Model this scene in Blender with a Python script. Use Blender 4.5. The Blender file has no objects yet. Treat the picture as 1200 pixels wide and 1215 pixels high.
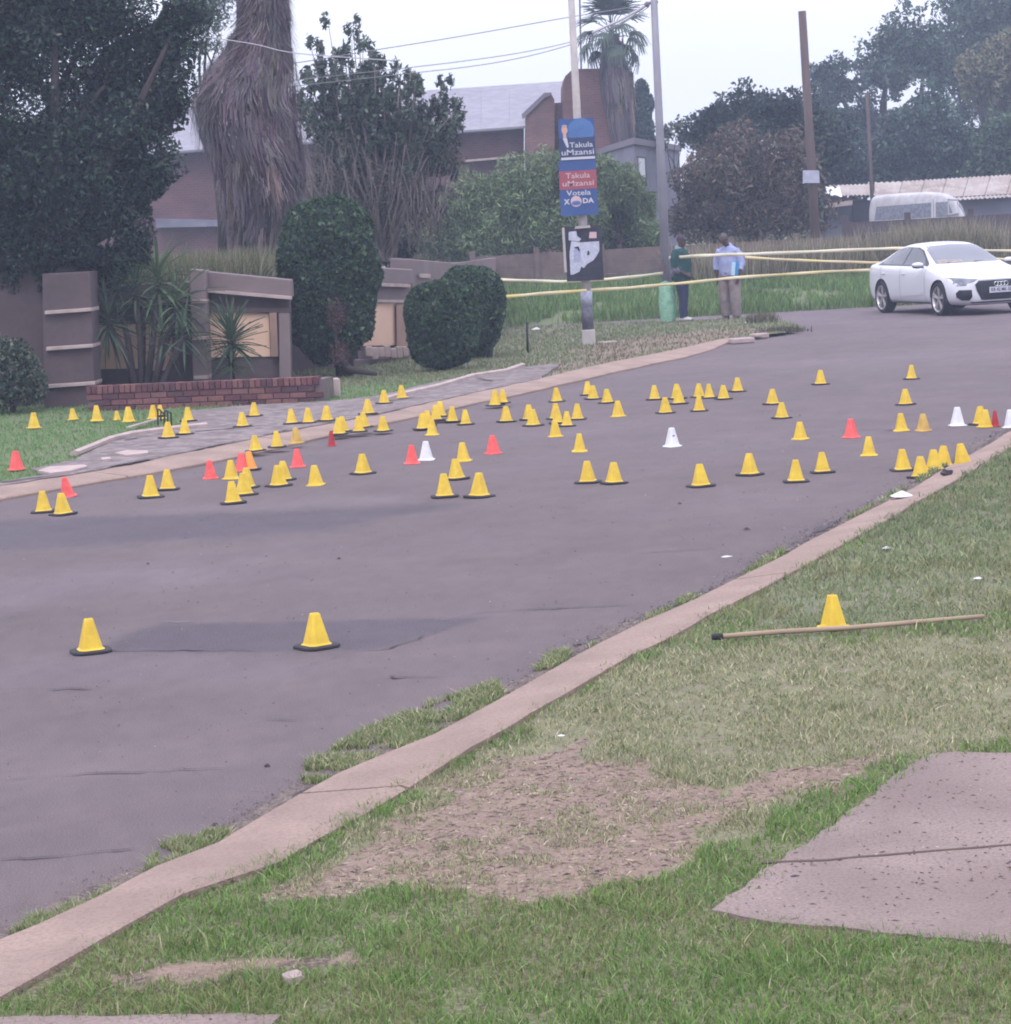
import bpy, bmesh, math, random
import numpy as np
from mathutils import Vector, Matrix, noise as mnoise
from mathutils.bvhtree import BVHTree
random.seed(7)
rng = np.random.default_rng(11)
D = bpy.data
SC = bpy.context.scene
COL = SC.collection

# ------------------------------------------------------------------ camera
W0, H0, FPX = 1200.0, 1215.0, 2800.0      # the photograph's pixels and the focal length in them
EYE = Vector((0, 0, 2.2))
PITCH, ROLL = math.radians(6.93), math.radians(3.15)
cam = D.objects.new('camera', D.cameras.new('camera'))
COL.objects.link(cam)
ROT = Matrix.Rotation(math.radians(90) - PITCH, 3, 'X') @ Matrix.Rotation(-ROLL, 3, 'Z')
cam.location = EYE
cam.rotation_euler = ROT.to_euler()
cam.data.sensor_fit = 'HORIZONTAL'
cam.data.sensor_width = 36.0
cam.data.lens = FPX / W0 * 36.0
cam.data.clip_end = 2000
SC.camera = cam

# ------------------------------------------------------------------ sky, sun, exposure
SUN_EL, SUN_AZ = math.radians(52), math.radians(200)
w = D.worlds.new('World'); SC.world = w; w.use_nodes = True
nt = w.node_tree; nt.nodes.clear()
def N(t, **k):
    n = nt.nodes.new(t)
    for a, b in k.items(): setattr(n, a, b)
    return n
sky = N('ShaderNodeTexSky', sky_type='NISHITA', sun_disc=False, sun_elevation=SUN_EL, sun_rotation=SUN_AZ)
geo = N('ShaderNodeTexCoord'); sep = N('ShaderNodeSeparateXYZ')
nt.links.new(geo.outputs['Generated'], sep.inputs[0])
# an overcast deck: brighter overhead than at the horizon, as clouds are
mr = N('ShaderNodeMapRange'); mr.inputs['From Min'].default_value = 0; mr.inputs['From Max'].default_value = 1
mr.inputs['To Min'].default_value = 1.0; mr.inputs['To Max'].default_value = 2.35
nt.links.new(sep.outputs['Z'], mr.inputs['Value'])
cr = N('ShaderNodeValToRGB')
cr.color_ramp.elements[0].position = 0.0; cr.color_ramp.elements[0].color = (0.83, 0.82, 0.885, 1)
cr.color_ramp.elements[1].position = 0.16; cr.color_ramp.elements[1].color = (0.76, 0.765, 0.90, 1)
nt.links.new(sep.outputs['Z'], cr.inputs[0])
nz = N('ShaderNodeTexNoise'); nz.inputs['Scale'].default_value = 2.2; nz.inputs['Detail'].default_value = 5
nt.links.new(geo.outputs['Generated'], nz.inputs['Vector'])
mr2 = N('ShaderNodeMapRange'); mr2.inputs['From Min'].default_value = .3; mr2.inputs['From Max'].default_value = .7
mr2.inputs['To Min'].default_value = .92; mr2.inputs['To Max'].default_value = 1.08
nt.links.new(nz.outputs['Fac'], mr2.inputs['Value'])
m1 = N('ShaderNodeMath', operation='MULTIPLY'); nt.links.new(mr.outputs[0], m1.inputs[0]); nt.links.new(mr2.outputs[0], m1.inputs[1])
m2 = N('ShaderNodeMath', operation='MULTIPLY'); nt.links.new(m1.outputs[0], m2.inputs[0]); m2.inputs[1].default_value = 13.0
vm = N('ShaderNodeVectorMath', operation='SCALE'); nt.links.new(cr.outputs[0], vm.inputs[0]); nt.links.new(m2.outputs[0], vm.inputs['Scale'])
mx = N('ShaderNodeMixRGB'); mx.inputs[0].default_value = 0.94
nt.links.new(sky.outputs[0], mx.inputs[1]); nt.links.new(vm.outputs[0], mx.inputs[2])
bg = N('ShaderNodeBackground'); bg.inputs['Strength'].default_value = 0.1
nt.links.new(mx.outputs[0], bg.inputs[0])
wo = N('ShaderNodeOutputWorld'); nt.links.new(bg.outputs[0], wo.inputs[0])
sl = D.lights.new('sun', 'SUN'); sl.energy = 0.9; sl.angle = math.radians(25); sl.color = (1.0, .95, .9)
so = D.objects.new('sun', sl); COL.objects.link(so)
so.rotation_euler = (math.radians(90) - SUN_EL, 0, math.radians(180) - SUN_AZ)
SC.view_settings.view_transform = 'Standard'; SC.view_settings.look = 'None'
SC.view_settings.gamma = 1; SC.view_settings.exposure = 0.22; SC.view_settings.use_curve_mapping = False
SC.cycles.max_bounces = 6; SC.cycles.transparent_max_bounces = 6
SC.cycles.filter_width = 1.9

# ------------------------------------------------------------------ helpers
def ray(px, py):
    return (ROT @ Vector(((px - W0 / 2) / FPX, -(py - H0 / 2) / FPX, -1.0)))
def gp(px, py, z=0.0):                     # the point of the plane at height z seen there
    d = ray(px, py); t = (z - EYE.z) / d.z
    return EYE + d * t
def dp(px, py, Y):                         # the point at distance Y seen there
    d = ray(px, py); return EYE + d * (Y / d.y)
def ppm(Y): return FPX / Y                 # pixels per metre at distance Y

def tag(o, label=None, cat=None, group=None, kind=None):
    if label: o['label'] = label
    if cat: o['category'] = cat
    if group: o['group'] = group
    if kind: o['kind'] = kind
    return o
def thing(name, label, cat, loc=(0, 0, 0), group=None, rz=0):
    o = D.objects.new(name, None); COL.objects.link(o)
    o.empty_display_size = .2
    o.location = loc; o.rotation_euler = (0, 0, rz)
    return tag(o, label, cat, group)
def root_loc(p):
    v = Vector((0, 0, 0))
    while p is not None:
        v += p.location; p = p.parent
    return v
def link(name, me, mat, parent=None, smooth=False, mods=None):
    if mat is not None:
        for m in (mat if isinstance(mat, (list, tuple)) else [mat]): me.materials.append(m)
    o = D.objects.new(name, me); COL.objects.link(o)
    if parent is not None: o.parent = parent
    if smooth: me.polygons.foreach_set('use_smooth', [True] * len(me.polygons))
    return o
class MB:
    def __init__(s): s.v = []; s.f = []
    def add(s, v, f):
        n = len(s.v); s.v += [tuple(p) for p in v]; s.f += [tuple(i + n for i in q) for q in f]
    def box(s, c, d, rot=None):
        c = Vector(c); hx, hy, hz = d[0] / 2, d[1] / 2, d[2] / 2
        pts = [Vector((x, y, z)) for x in (-hx, hx) for y in (-hy, hy) for z in (-hz, hz)]
        if rot is not None: pts = [rot @ p for p in pts]
        s.add([p + c for p in pts], [(0, 1, 3, 2), (4, 6, 7, 5), (0, 4, 5, 1), (2, 3, 7, 6), (0, 2, 6, 4), (1, 5, 7, 3)])
        return s
    def hexa(s, lo, hi):                   # four points below, four above
        s.add(list(lo) + list(hi), [(3, 2, 1, 0), (4, 5, 6, 7), (0, 1, 5, 4), (1, 2, 6, 5), (2, 3, 7, 6), (3, 0, 4, 7)])
        return s
    def prism(s, poly, off):               # polygon extruded by a vector
        n = len(poly); off = Vector(off)
        poly = [Vector(p) for p in poly]
        s.add(poly + [p + off for p in poly], [tuple(range(n))[::-1], tuple(range(n, 2 * n))] + [(i, (i + 1) % n, n + (i + 1) % n, n + i) for i in range(n)])
        return s
    def tube(s, pts, rad, n=8, ref=(0, 0, 1), cap=True):
        pts = [Vector(p) for p in pts]; ref = Vector(ref); base = len(s.v); K = len(pts)
        for i, p in enumerate(pts):
            t = (pts[min(i + 1, K - 1)] - pts[max(i - 1, 0)]).normalized()
            a = ref - t * ref.dot(t)
            if a.length < 1e-3: a = Vector((1, 0, 0)) - t * t.x
            if a.length < 1e-3: a = Vector((0, 1, 0)) - t * t.y
            a.normalize(); b = t.cross(a)
            r = rad[i] if isinstance(rad, (list, tuple)) else rad
            ra, rb = r if isinstance(r, (list, tuple)) else (r, r)
            for k in range(n):
                g = 2 * math.pi * k / n
                s.v.append(tuple(p + a * ra * math.cos(g) + b * rb * math.sin(g)))
        for i in range(K - 1):
            for k in range(n):
                k2 = (k + 1) % n
                s.f.append((base + i * n + k, base + i * n + k2, base + (i + 1) * n + k2, base + (i + 1) * n + k))
        if cap:
            s.f.append(tuple(base + k for k in range(n))[::-1]); s.f.append(tuple(base + (K - 1) * n + k for k in range(n)))
        return s
    def ball(s, c, r, nu=12, nv=8, rot=None):
        c = Vector(c); base = len(s.v)
        rx, ry, rz = r if isinstance(r, (list, tuple)) else (r, r, r)
        for j in range(1, nv):
            th = math.pi * j / nv
            for i in range(nu):
                ph = 2 * math.pi * i / nu
                q = Vector((rx * math.sin(th) * math.cos(ph), ry * math.sin(th) * math.sin(ph), rz * math.cos(th)))
                if rot is not None: q = rot @ q
                s.v.append(tuple(q + c))
        top = len(s.v); q = Vector((0, 0, rz)); q2 = Vector((0, 0, -rz))
        if rot is not None: q = rot @ q; q2 = rot @ q2
        s.v.append(tuple(q + c)); s.v.append(tuple(q2 + c))
        for j in range(nv - 2):
            for i in range(nu):
                i2 = (i + 1) % nu
                s.f.append((base + j * nu + i, base + (j + 1) * nu + i, base + (j + 1) * nu + i2, base + j * nu + i2))
        for i in range(nu):
            i2 = (i + 1) % nu
            s.f.append((top, base + i, base + i2)); s.f.append((top + 1, base + (nv - 2) * nu + i2, base + (nv - 2) * nu + i))
        return s
    def build(s, name, mat, parent=None, smooth=False, bevel=0):
        off = root_loc(parent)
        me = D.meshes.new(name)
        me.from_pydata([(p[0] - off.x, p[1] - off.y, p[2] - off.z) for p in s.v], [], s.f)
        o = link(name, me, mat, parent, smooth)
        if bevel:
            m = o.modifiers.new('bevel', 'BEVEL'); m.width = bevel; m.segments = 2; m.limit_method = 'ANGLE'
        return o
def bake(o):                               # apply an object's modifiers
    dg = bpy.context.evaluated_depsgraph_get(); dg.update()
    me = D.meshes.new_from_object(o.evaluated_get(dg)); o.modifiers.clear(); old = o.data; o.data = me
    return o
def np_mesh(name, V, F, mat, parent=None, col=None, smooth=False):
    off = np.array(root_loc(parent)[:]); V = np.asarray(V, dtype=np.float32) - off.astype(np.float32); F = np.asarray(F, dtype=np.int32)
    me = D.meshes.new(name); k = F.shape[1]
    me.vertices.add(len(V)); me.vertices.foreach_set('co', V.ravel())
    me.loops.add(F.size); me.loops.foreach_set('vertex_index', F.ravel())
    me.polygons.add(len(F)); me.polygons.foreach_set('loop_start', np.arange(0, F.size, k, dtype=np.int32))
    if col is not None:
        a = me.color_attributes.new('tint', 'FLOAT_COLOR', 'POINT')
        c = np.ones((len(V), 4), dtype=np.float32); c[:, :3] = col; a.data.foreach_set('color', c.ravel())
    me.update(calc_edges=True)
    if smooth: me.polygons.foreach_set('use_smooth', np.ones(len(F), dtype=bool))
    return link(name, me, mat, parent)
def inpoly(P, x, y):
    x = np.asarray(x); y = np.asarray(y); r = np.zeros(x.shape, bool); n = len(P)
    for i in range(n):
        x1, y1 = P[i][0], P[i][1]; x2, y2 = P[(i + 1) % n][0], P[(i + 1) % n][1]
        if y1 == y2: continue
        c = ((y1 > y) != (y2 > y)) & (x < (x2 - x1) * (y - y1) / (y2 - y1) + x1)
        r ^= c
    return r
_lat = np.random.default_rng(5).random((256, 256)).astype(np.float32)
def vn2(x, y):                             # value noise 0..1
    xi = np.floor(x).astype(int); yi = np.floor(y).astype(int); fx = x - xi; fy = y - yi
    fx = fx * fx * (3 - 2 * fx); fy = fy * fy * (3 - 2 * fy)
    g = lambda a, b: _lat[a & 255, b & 255]
    return (g(xi, yi) * (1 - fx) + g(xi + 1, yi) * fx) * (1 - fy) + (g(xi, yi + 1) * (1 - fx) + g(xi + 1, yi + 1) * fx) * fy
def fbm(x, y, o=3):
    s = 0; a = .5; t = 0
    for i in range(o): s = s + a * vn2(x * 2 ** i + 17 * i, y * 2 ** i + 31 * i); t += a; a *= .5
    return s / t
_l3 = np.random.default_rng(9).random((64, 64, 64)).astype(np.float32)
def vn3(p):
    i = np.floor(p).astype(int); f = p - i; f = f * f * (3 - 2 * f); r = 0
    for a in (0, 1):
        for b in (0, 1):
            for c in (0, 1):
                wgt = (f[:, 0] if a else 1 - f[:, 0]) * (f[:, 1] if b else 1 - f[:, 1]) * (f[:, 2] if c else 1 - f[:, 2])
                r = r + wgt * _l3[(i[:, 0] + a) & 63, (i[:, 1] + b) & 63, (i[:, 2] + c) & 63]
    return r

# ------------------------------------------------------------------ materials
def mat(name, c1, c2=None, scale=4.0, rough=.8, c3=None, s3=30, f3=.4, bump=0.0, bscale=60, metal=0, spec=.3, attr=False, coord='pos', trans=0, contrast=(.35, .65), stretch=None, sheen=0, alpha=1, coat=0):
    m = D.materials.new(name); m.use_nodes = True; t = m.node_tree; n = t.nodes; L = t.links
    b = n['Principled BSDF']; b.inputs['Roughness'].default_value = rough; b.inputs['Metallic'].default_value = metal
    b.inputs['Specular IOR Level'].default_value = spec; b.inputs['Alpha'].default_value = alpha; b.inputs['Coat Weight'].default_value = coat
    if coord == 'pos': vec = n.new('ShaderNodeNewGeometry').outputs['Position']
    else: vec = n.new('ShaderNodeTexCoord').outputs['Object']
    if stretch:
        mp = n.new('ShaderNodeMapping'); mp.inputs['Scale'].default_value = stretch; L.new(vec, mp.inputs[0]); vec = mp.outputs[0]
    def noise(s, d=4):
        q = n.new('ShaderNodeTexNoise'); q.inputs['Scale'].default_value = s; q.inputs['Detail'].default_value = d; L.new(vec, q.inputs['Vector']); return q.outputs['Fac']
    def ramp(src, a, b2):
        r = n.new('ShaderNodeMapRange'); r.inputs['From Min'].default_value = a; r.inputs['From Max'].default_value = b2; L.new(src, r.inputs['Value']); return r.outputs[0]
    def mix(fac, a, b2, mode='MIX'):
        x = n.new('ShaderNodeMixRGB'); x.blend_type = mode
        if isinstance(fac, float): x.inputs[0].default_value = fac
        else: L.new(fac, x.inputs[0])
        for i, q in ((1, a), (2, b2)):
            if isinstance(q, tuple): x.inputs[i].default_value = (*q, 1)
            else: L.new(q, x.inputs[i])
        return x.outputs[0]
    if attr:
        a = n.new('ShaderNodeVertexColor'); a.layer_name = 'tint'; col = a.outputs['Color']
        if c2 is not None: col = mix(ramp(noise(scale), *contrast), col, mix(1.0, col, c2, 'MULTIPLY'))
    elif c2 is not None: col = mix(ramp(noise(scale), *contrast), c1, c2)
    else: col = c1
    if c3 is not None:
        r = n.new('ShaderNodeMath'); r.operation = 'MULTIPLY'; L.new(ramp(noise(s3, 2), .45, .62), r.inputs[0]); r.inputs[1].default_value = f3
        col = mix(r.outputs[0], col if not isinstance(col, tuple) else col, c3)
    if isinstance(col, tuple): b.inputs['Base Color'].default_value = (*col, 1)
    else: L.new(col, b.inputs['Base Color'])
    if bump:
        bp = n.new('ShaderNodeBump'); bp.inputs['Strength'].default_value = bump; bp.inputs['Distance'].default_value = .02
        L.new(noise(bscale, 3), bp.inputs['Height']); L.new(bp.outputs[0], b.inputs['Normal'])
    if trans:
        tr = n.new('ShaderNodeBsdfTranslucent'); ms = n.new('ShaderNodeMixShader'); ms.inputs[0].default_value = trans
        if isinstance(col, tuple): tr.inputs[0].default_value = (*col, 1)
        else: L.new(col, tr.inputs[0])
        L.new(b.outputs[0], ms.inputs[1]); L.new(tr.outputs[0], ms.inputs[2]); L.new(ms.outputs[0], n['Material Output'].inputs[0])
    return m
M = {}
M['asphalt'] = mat('asphalt', (.1, .1, .1), (.86, .87, .90), 1.6, .85, (.31, .265, .25), 170, .42, .7, 230, spec=.08, attr=True, contrast=(.3, .7))
M['asphalt_far'] = mat('asphalt_plain', (.162, .133, .140), (.14, .118, .125), 1.1, .85)
M['asphalt_patch'] = mat('asphalt_patch', (.088, .084, .096), (.112, .098, .106), 3.5, .88, (.17, .155, .165), 130, .35, .4, 170, spec=.08)
M['asphalt_worn'] = mat('asphalt_worn', (.185, .17, .205), (.165, .15, .18), 2.0, .85, (.24, .22, .24), 140, .45, .3, 160, spec=.2)
M['crack'] = mat('crack', (.05, .043, .05), (.08, .07, .08), 12, .95)
M['kerb'] = mat('kerb_concrete', (.405, .292, .245), (.31, .225, .19), 2.2, .92, (.20, .15, .125), 60, .4, .8, 170)
M['joint'] = mat('joint_dirt', (.10, .075, .065), None, rough=.95)
M['slab'] = mat('slab_concrete', (.275, .216, .198), (.205, .158, .146), 1.7, .9, (.15, .115, .105), 75, .5, .45, 130, spec=.1)
M['soil'] = mat('soil', (.2, .14, .11), (.72, .70, .72), 9, .95, (.27, .19, .17), 55, .6, .7, 60, attr=True)
M['blade'] = mat('grass_blade', (.1, .1, .1), None, rough=.7, attr=True, trans=.25, spec=.15)
M['leaf'] = mat('leaf', (.1, .1, .1), None, rough=.6, attr=True, trans=.2, spec=.25)
M['bark'] = mat('bark', (.062, .050, .048), (.040, .033, .035), 6, .95, bump=.6, bscale=30, stretch=(1, 1, .2))
M['yellow'] = mat('yellow_plastic', (.78, .545, .045), (.66, .44, .035), 11, .5, (.40, .28, .06), 30, .14, spec=.4, trans=.12)
M['yellow_dull'] = mat('dull_yellow_plastic', (.55, .36, .09), (.42, .26, .06), 9, .6, coord='obj', spec=.3)
M['orange_yellow'] = mat('orange_yellow_plastic', (.80, .33, .05), None, rough=.5, spec=.4, trans=.12)
M['red'] = mat('red_plastic', (.86, .14, .13), (.76, .10, .09), 11, .5, spec=.35, trans=.15)
M['darkred'] = mat('dark_red_plastic', (.36, .03, .035), None, rough=.55)
M['whiteplastic'] = mat('white_plastic', (.70, .70, .73), (.58, .58, .62), 11, .5)
M['black'] = mat('black_rubber', (.022, .021, .028), None, rough=.7)
M['plaster'] = mat('plaster_wall', (.112, .082, .086), (.09, .066, .072), 1.4, .92, (.065, .05, .06), 9, .3, .3, 60)
M['plaster_cap'] = mat('plaster_cap', (.205, .160, .162), (.17, .132, .135), 2, .92, bump=.2)
M['cream'] = mat('cream_plaster', (.74, .51, .38), (.66, .45, .33), 1.5, .9, bump=.15)
M['band'] = mat('pale_band', (.42, .33, .31), (.33, .26, .25), 6, .9)
M['brick'] = mat('red_brick', (.155, .065, .070), (.10, .048, .058), 9, .92, (.2, .10, .10), 40, .4, .4, 70)
M['mortar'] = mat('mortar', (.14, .105, .11), None, rough=.95)
# ================================================================== GROUND
def sheet(name, poly, z, m, kind='structure', thick=0, **k):
    poly = [Vector((p[0], p[1], z)) for p in poly]
    a = MB(); n = len(poly)
    if thick: a.prism([p - Vector((0, 0, thick)) for p in poly], (0, 0, thick))
    else: a.add(poly, [tuple(range(n))])
    o = a.build(name, m); o['kind'] = kind
    bm = bmesh.new(); bm.from_mesh(o.data); bmesh.ops.triangulate(bm, faces=[f for f in bm.faces if len(f.verts) > 4]); bm.normal_update()
    if not thick and sum(f.normal.z for f in bm.faces) < 0: bmesh.ops.reverse_faces(bm, faces=bm.faces)
    elif thick: bmesh.ops.recalc_face_normals(bm, faces=bm.faces)
    bm.to_mesh(o.data); bm.free()
    return o
def px_poly(pts, z): return [gp(x, y, z) for x, y in pts]
def jag(pts, step=.12, amp=.02, closed=True, seed=0):      # a polyline resampled with an uneven edge
    r = random.Random(seed); out = []; n = len(pts)
    for i in range(n if closed else n - 1):
        a = pts[i]; b = pts[(i + 1) % n]; L = (b - a).length; k = max(1, int(L / step))
        for j in range(k):
            p = a.lerp(b, j / k); out.append(Vector((p.x + r.uniform(-amp, amp), p.y + r.uniform(-amp, amp), p.z)))
    if not closed: out.append(pts[-1])
    return out
sheet('ground', [(-240, -30), (240, -30), (240, 380), (-240, 380)], -.05, mat('far_ground', (.12, .115, .07), (.15, .12, .085), .3, .95, (.09, .11, .06), 3, .6))
sheet('road', [(-70, -12), (70, -12), (70, 51.6), (-70, 51.6)], -.012, M['asphalt_far'])
def P2(L): return [(p.x, p.y) for p in (gp(a_, b_) for a_, b_ in L)]
BANDS = [(P2([(118, 772), (140, 754), (190, 741), (330, 739), (450, 735), (545, 734), (580, 732), (530, 745), (490, 758), (455, 770), (370, 772), (200, 774)]), (.64, .70, .82), .035),
    (P2([(-160, 628), (40, 616), (150, 612), (300, 608), (430, 604), (500, 597), (560, 597), (470, 612), (370, 632), (200, 641), (60, 650), (-160, 662)]), (.66, .72, .84), .12),
    (P2([(180, 606), (290, 595), (400, 589), (480, 587), (495, 590), (430, 601), (300, 606), (150, 611)]), (1.22, 1.24, 1.26), .16),
    (P2([(-160, 700), (60, 680), (160, 668), (260, 668), (220, 690), (110, 705), (60, 720), (-160, 740)]), (1.15, 1.18, 1.24), .25),
    (P2([(570, 527), (600, 514), (690, 506), (760, 500), (800, 503), (720, 517), (640, 524), (590, 532)]), (1.14, 1.16, 1.18), .5),
    (P2([(900, 436), (960, 424), (1060, 417), (1200, 412), (1330, 410), (1200, 424), (1050, 430), (940, 442)]), (1.16, 1.18, 1.2), .9),
    (P2([(640, 400), (900, 392), (1300, 370), (1300, 355), (700, 376)]), (1.1, 1.12, 1.15), 1.0),
    (P2([(0, 780), (120, 772), (330, 776), (420, 785), (330, 810), (100, 815), (0, 818)]), (1.12, 1.14, 1.18), .15),
    (P2([(0, 905), (200, 895), (340, 890), (300, 915), (100, 930), (0, 935)]), (1.10, 1.10, 1.10), .15),
    (P2([(780, 520), (960, 513), (1140, 503), (1140, 512), (980, 530), (800, 535)]), (1.10, 1.12, 1.14), .4)]
def tint_road(x, y):
    c = np.tile(np.array([.148, .118, .125]), (len(x), 1)); rr_ = np.random.default_rng(3)
    for pg, k_, bl in BANDS:
        acc = np.zeros(len(x))
        for j in range(14): acc += inpoly(pg, x + rr_.normal(0, bl, len(x)) * .8 + (fbm(x * 1.5, y * 1.5) - .5) * bl * 4, y + rr_.normal(0, bl, len(x)))
        f = (acc / 14)[:, None]; c = c * (1 - f + f * np.array(k_))
    s_ = x * math.cos(.42) - y * math.sin(.42); t_ = x * math.sin(.42) + y * math.cos(.42)      # streaks along the wheel tracks
    c *= (1 + .16 * (fbm(s_ * 1.4, t_ * .12) - .5))[:, None] * (1 + .22 * (fbm(x * .5 + 9, y * .5) - .5))[:, None] * (1 + .16 * (fbm(x * 4, y * 4) - .5))[:, None] * (1 + .22 * (fbm(x * 14, y * 9) - .5))[:, None]
    return c * np.where(y > 30, 1.04, 1.0)[:, None]
def roadgrid(nu, ny):
    us = np.linspace(-.60, .60, nu); ys = 4.2 * (51.6 / 4.2) ** np.linspace(0, 1, ny); Yg, Ug = np.meshgrid(ys, us, indexing='ij'); ids = np.arange(nu * ny).reshape(ny, nu)
    F = np.stack([ids[:-1, :-1], ids[:-1, 1:], ids[1:, 1:], ids[1:, :-1]], -1).reshape(-1, 4); V = np.stack([(Ug * Yg).ravel(), Yg.ravel(), np.zeros(nu * ny)], -1)
    o = np_mesh('road', V, F, M['asphalt'], None, tint_road(V[:, 0], V[:, 1]), True); o['kind'] = 'structure'
roadgrid(620, 440)

# road repairs, worn bands and cracks
def crack(pts, wd, m, z=.008, seed=1, name='road_crack', kind='structure'):
    P = jag([gp(x, y, z) for x, y in pts], .05, .022 if kind == 'structure' and wd < .03 else .012, False, seed); a = MB(); r = random.Random(seed); V = []; F = []
    for i, p in enumerate(P):
        t = (P[min(i + 1, len(P) - 1)] - P[max(i - 1, 0)]).normalized(); n = Vector((-t.y, t.x, 0)); ww = wd * r.uniform(.2, 1.0) * max(.12, math.sin(i * .21 + seed) + .35 * math.sin(i * .9) + .45)
        V += [p + n * ww, p - n * ww]
        if i: F.append((2 * i - 2, 2 * i - 1, 2 * i + 1, 2 * i))
    a.add(V, F); o = a.build(name, m); o['kind'] = kind
    for q in o.data.polygons:
        if q.normal.z < 0: o.data.flip_normals(); break
    return o
for i, (pts, wd) in enumerate([
    ([(130, 771), (250, 771), (370, 771), (455, 770)], .010), ([(455, 770), (500, 755), (545, 741)], .006),
    ([(460, 803), (560, 802), (610, 798)], .010), ([(318, 853), (360, 853), (402, 851)], .011),
    ([(300, 811), (350, 795), (400, 778)], .008), ([(-20, 817), (60, 817), (120, 816)], .008),
    ([(560, 727), (640, 722), (760, 716), (800, 714)], .008), ([(760, 655), (850, 650), (900, 648)], .008),
    ([(1070, 510), (1010, 509), (950, 513)], .02), ([(1150, 502), (1080, 507)], .02),
    ([(790, 599), (798, 598.5)], .04), ([(815, 462), (860, 463), (900, 459), (960, 455)], .02),
    ([(0, 924), (120, 917), (240, 911), (330, 905)], .006), ([(0, 1020), (90, 1012), (160, 1006)], .006),
    ([(190, 738), (330, 736), (460, 733)], .004), ([(520, 735), (560, 726), (620, 700)], .004)]):
    crack(pts, wd, M['crack'] if wd > .0055 else M['asphalt_worn'], seed=i)
# the dark edge of broken asphalt along the near kerb
for i, pts in enumerate([[(690, 765), (760, 733), (800, 716), (850, 694)], [(860, 688), (900, 667), (930, 652)], [(935, 648), (975, 627), (1018, 606)], [(330, 958), (372, 932)], [(130, 1068), (180, 1035), (225, 1020)], [(1085, 573), (1130, 549), (1180, 520)]]):
    crack(pts, .028, M['crack'], seed=40 + i, name='gutter_gap')

# ------------------------------------------------------------------ kerbs
LIN = [(-60, 615), (0, 595), (100, 577), (180, 564), (240, 553), (280, 545), (350, 529), (400, 517), (450, 506), (500, 495), (570, 479), (600, 474), (680, 455), (740, 441), (800, 428), (840, 418), (872, 405)]
LOUT = [(-60, 590), (0, 573), (100, 558), (200, 538), (290, 520), (340, 509), (400, 498), (450, 488), (500, 477), (560, 464), (600, 455), (640, 448), (700, 434), (770, 420), (800, 414), (845, 404), (862, 401)]
RIN = [(0, 1121), (76, 1099), (142, 1061), (175, 1040), (223, 1025), (289, 988), (354, 950), (385, 934), (435, 911), (506, 883), (562, 856), (600, 831), (651, 803), (716, 767), (767, 743), (823, 717), (883, 689), (929, 664), (975, 639), (1020, 615), (1040, 606), (1083, 584), (1120, 560), (1149, 545), (1173, 531), (1200, 515)]
ROUT = [(0, 1181), (40, 1172), (66, 1152), (116, 1111), (177, 1079), (220, 1056), (299, 1037), (344, 1009), (415, 969), (481, 932), (532, 900), (600, 862), (646, 834), (691, 811), (742, 777), (803, 750), (853, 721), (929, 683), (975, 658), (1035, 625), (1071, 604), (1083, 596), (1120, 576), (1160, 553), (1189, 535), (1215, 520)]
lin = [gp(x, y, .0) for x, y in LIN]; lout = [gp(x, y, .085) for x, y in LOUT]
rin = [gp(x, y, .0) for x, y in RIN]; rout = [gp(x, y, .085) for x, y in ROUT]
rdir = (rin[-1] - rin[4]); rdir = Vector((rdir.x, rdir.y, 0)).normalized()
for k in range(1, 30):                                      # both kerbs run on out of the picture
    rin.append(rin[25] + rdir * k * 1.0); rout.append(rout[25] + rdir * k * 1.0)
ldir = Vector((lin[6].x - lin[1].x, lin[6].y - lin[1].y, 0)).normalized()
lin = [lin[0] - ldir * q for q in (12, 9, 6, 3)] + lin; lout = [lout[0] - ldir * q for q in (12, 9, 6, 3)] + lout
rd2 = Vector((rin[6].x - rin[0].x, rin[6].y - rin[0].y, 0)).normalized()
rin = [rin[0] - rd2 * q for q in (8, 6, 4, 2)] + rin; rout = [rout[0] - rd2 * q for q in (8, 6, 4, 2)] + rout
def resample(P, n):
    d = [0]
    for i in range(1, len(P)): d.append(d[-1] + (P[i] - P[i - 1]).length)
    out = []
    for k in range(n + 1):
        t = d[-1] * k / n; i = max(j for j in range(len(d)) if d[j] <= t + 1e-9); i = min(i, len(P) - 2)
        out.append(P[i].lerp(P[i + 1], (t - d[i]) / max(1e-9, d[i + 1] - d[i])))
    return out
def near_pairs(A, B, n):                                    # the two edges of a strip, matched across
    A = resample(A, n); out = []
    Bs = resample(B, n * 6)
    for p in A:
        q = min(Bs, key=lambda b: (b.x - p.x) ** 2 + (b.y - p.y) ** 2); out.append((p, q))
    return out
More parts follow.
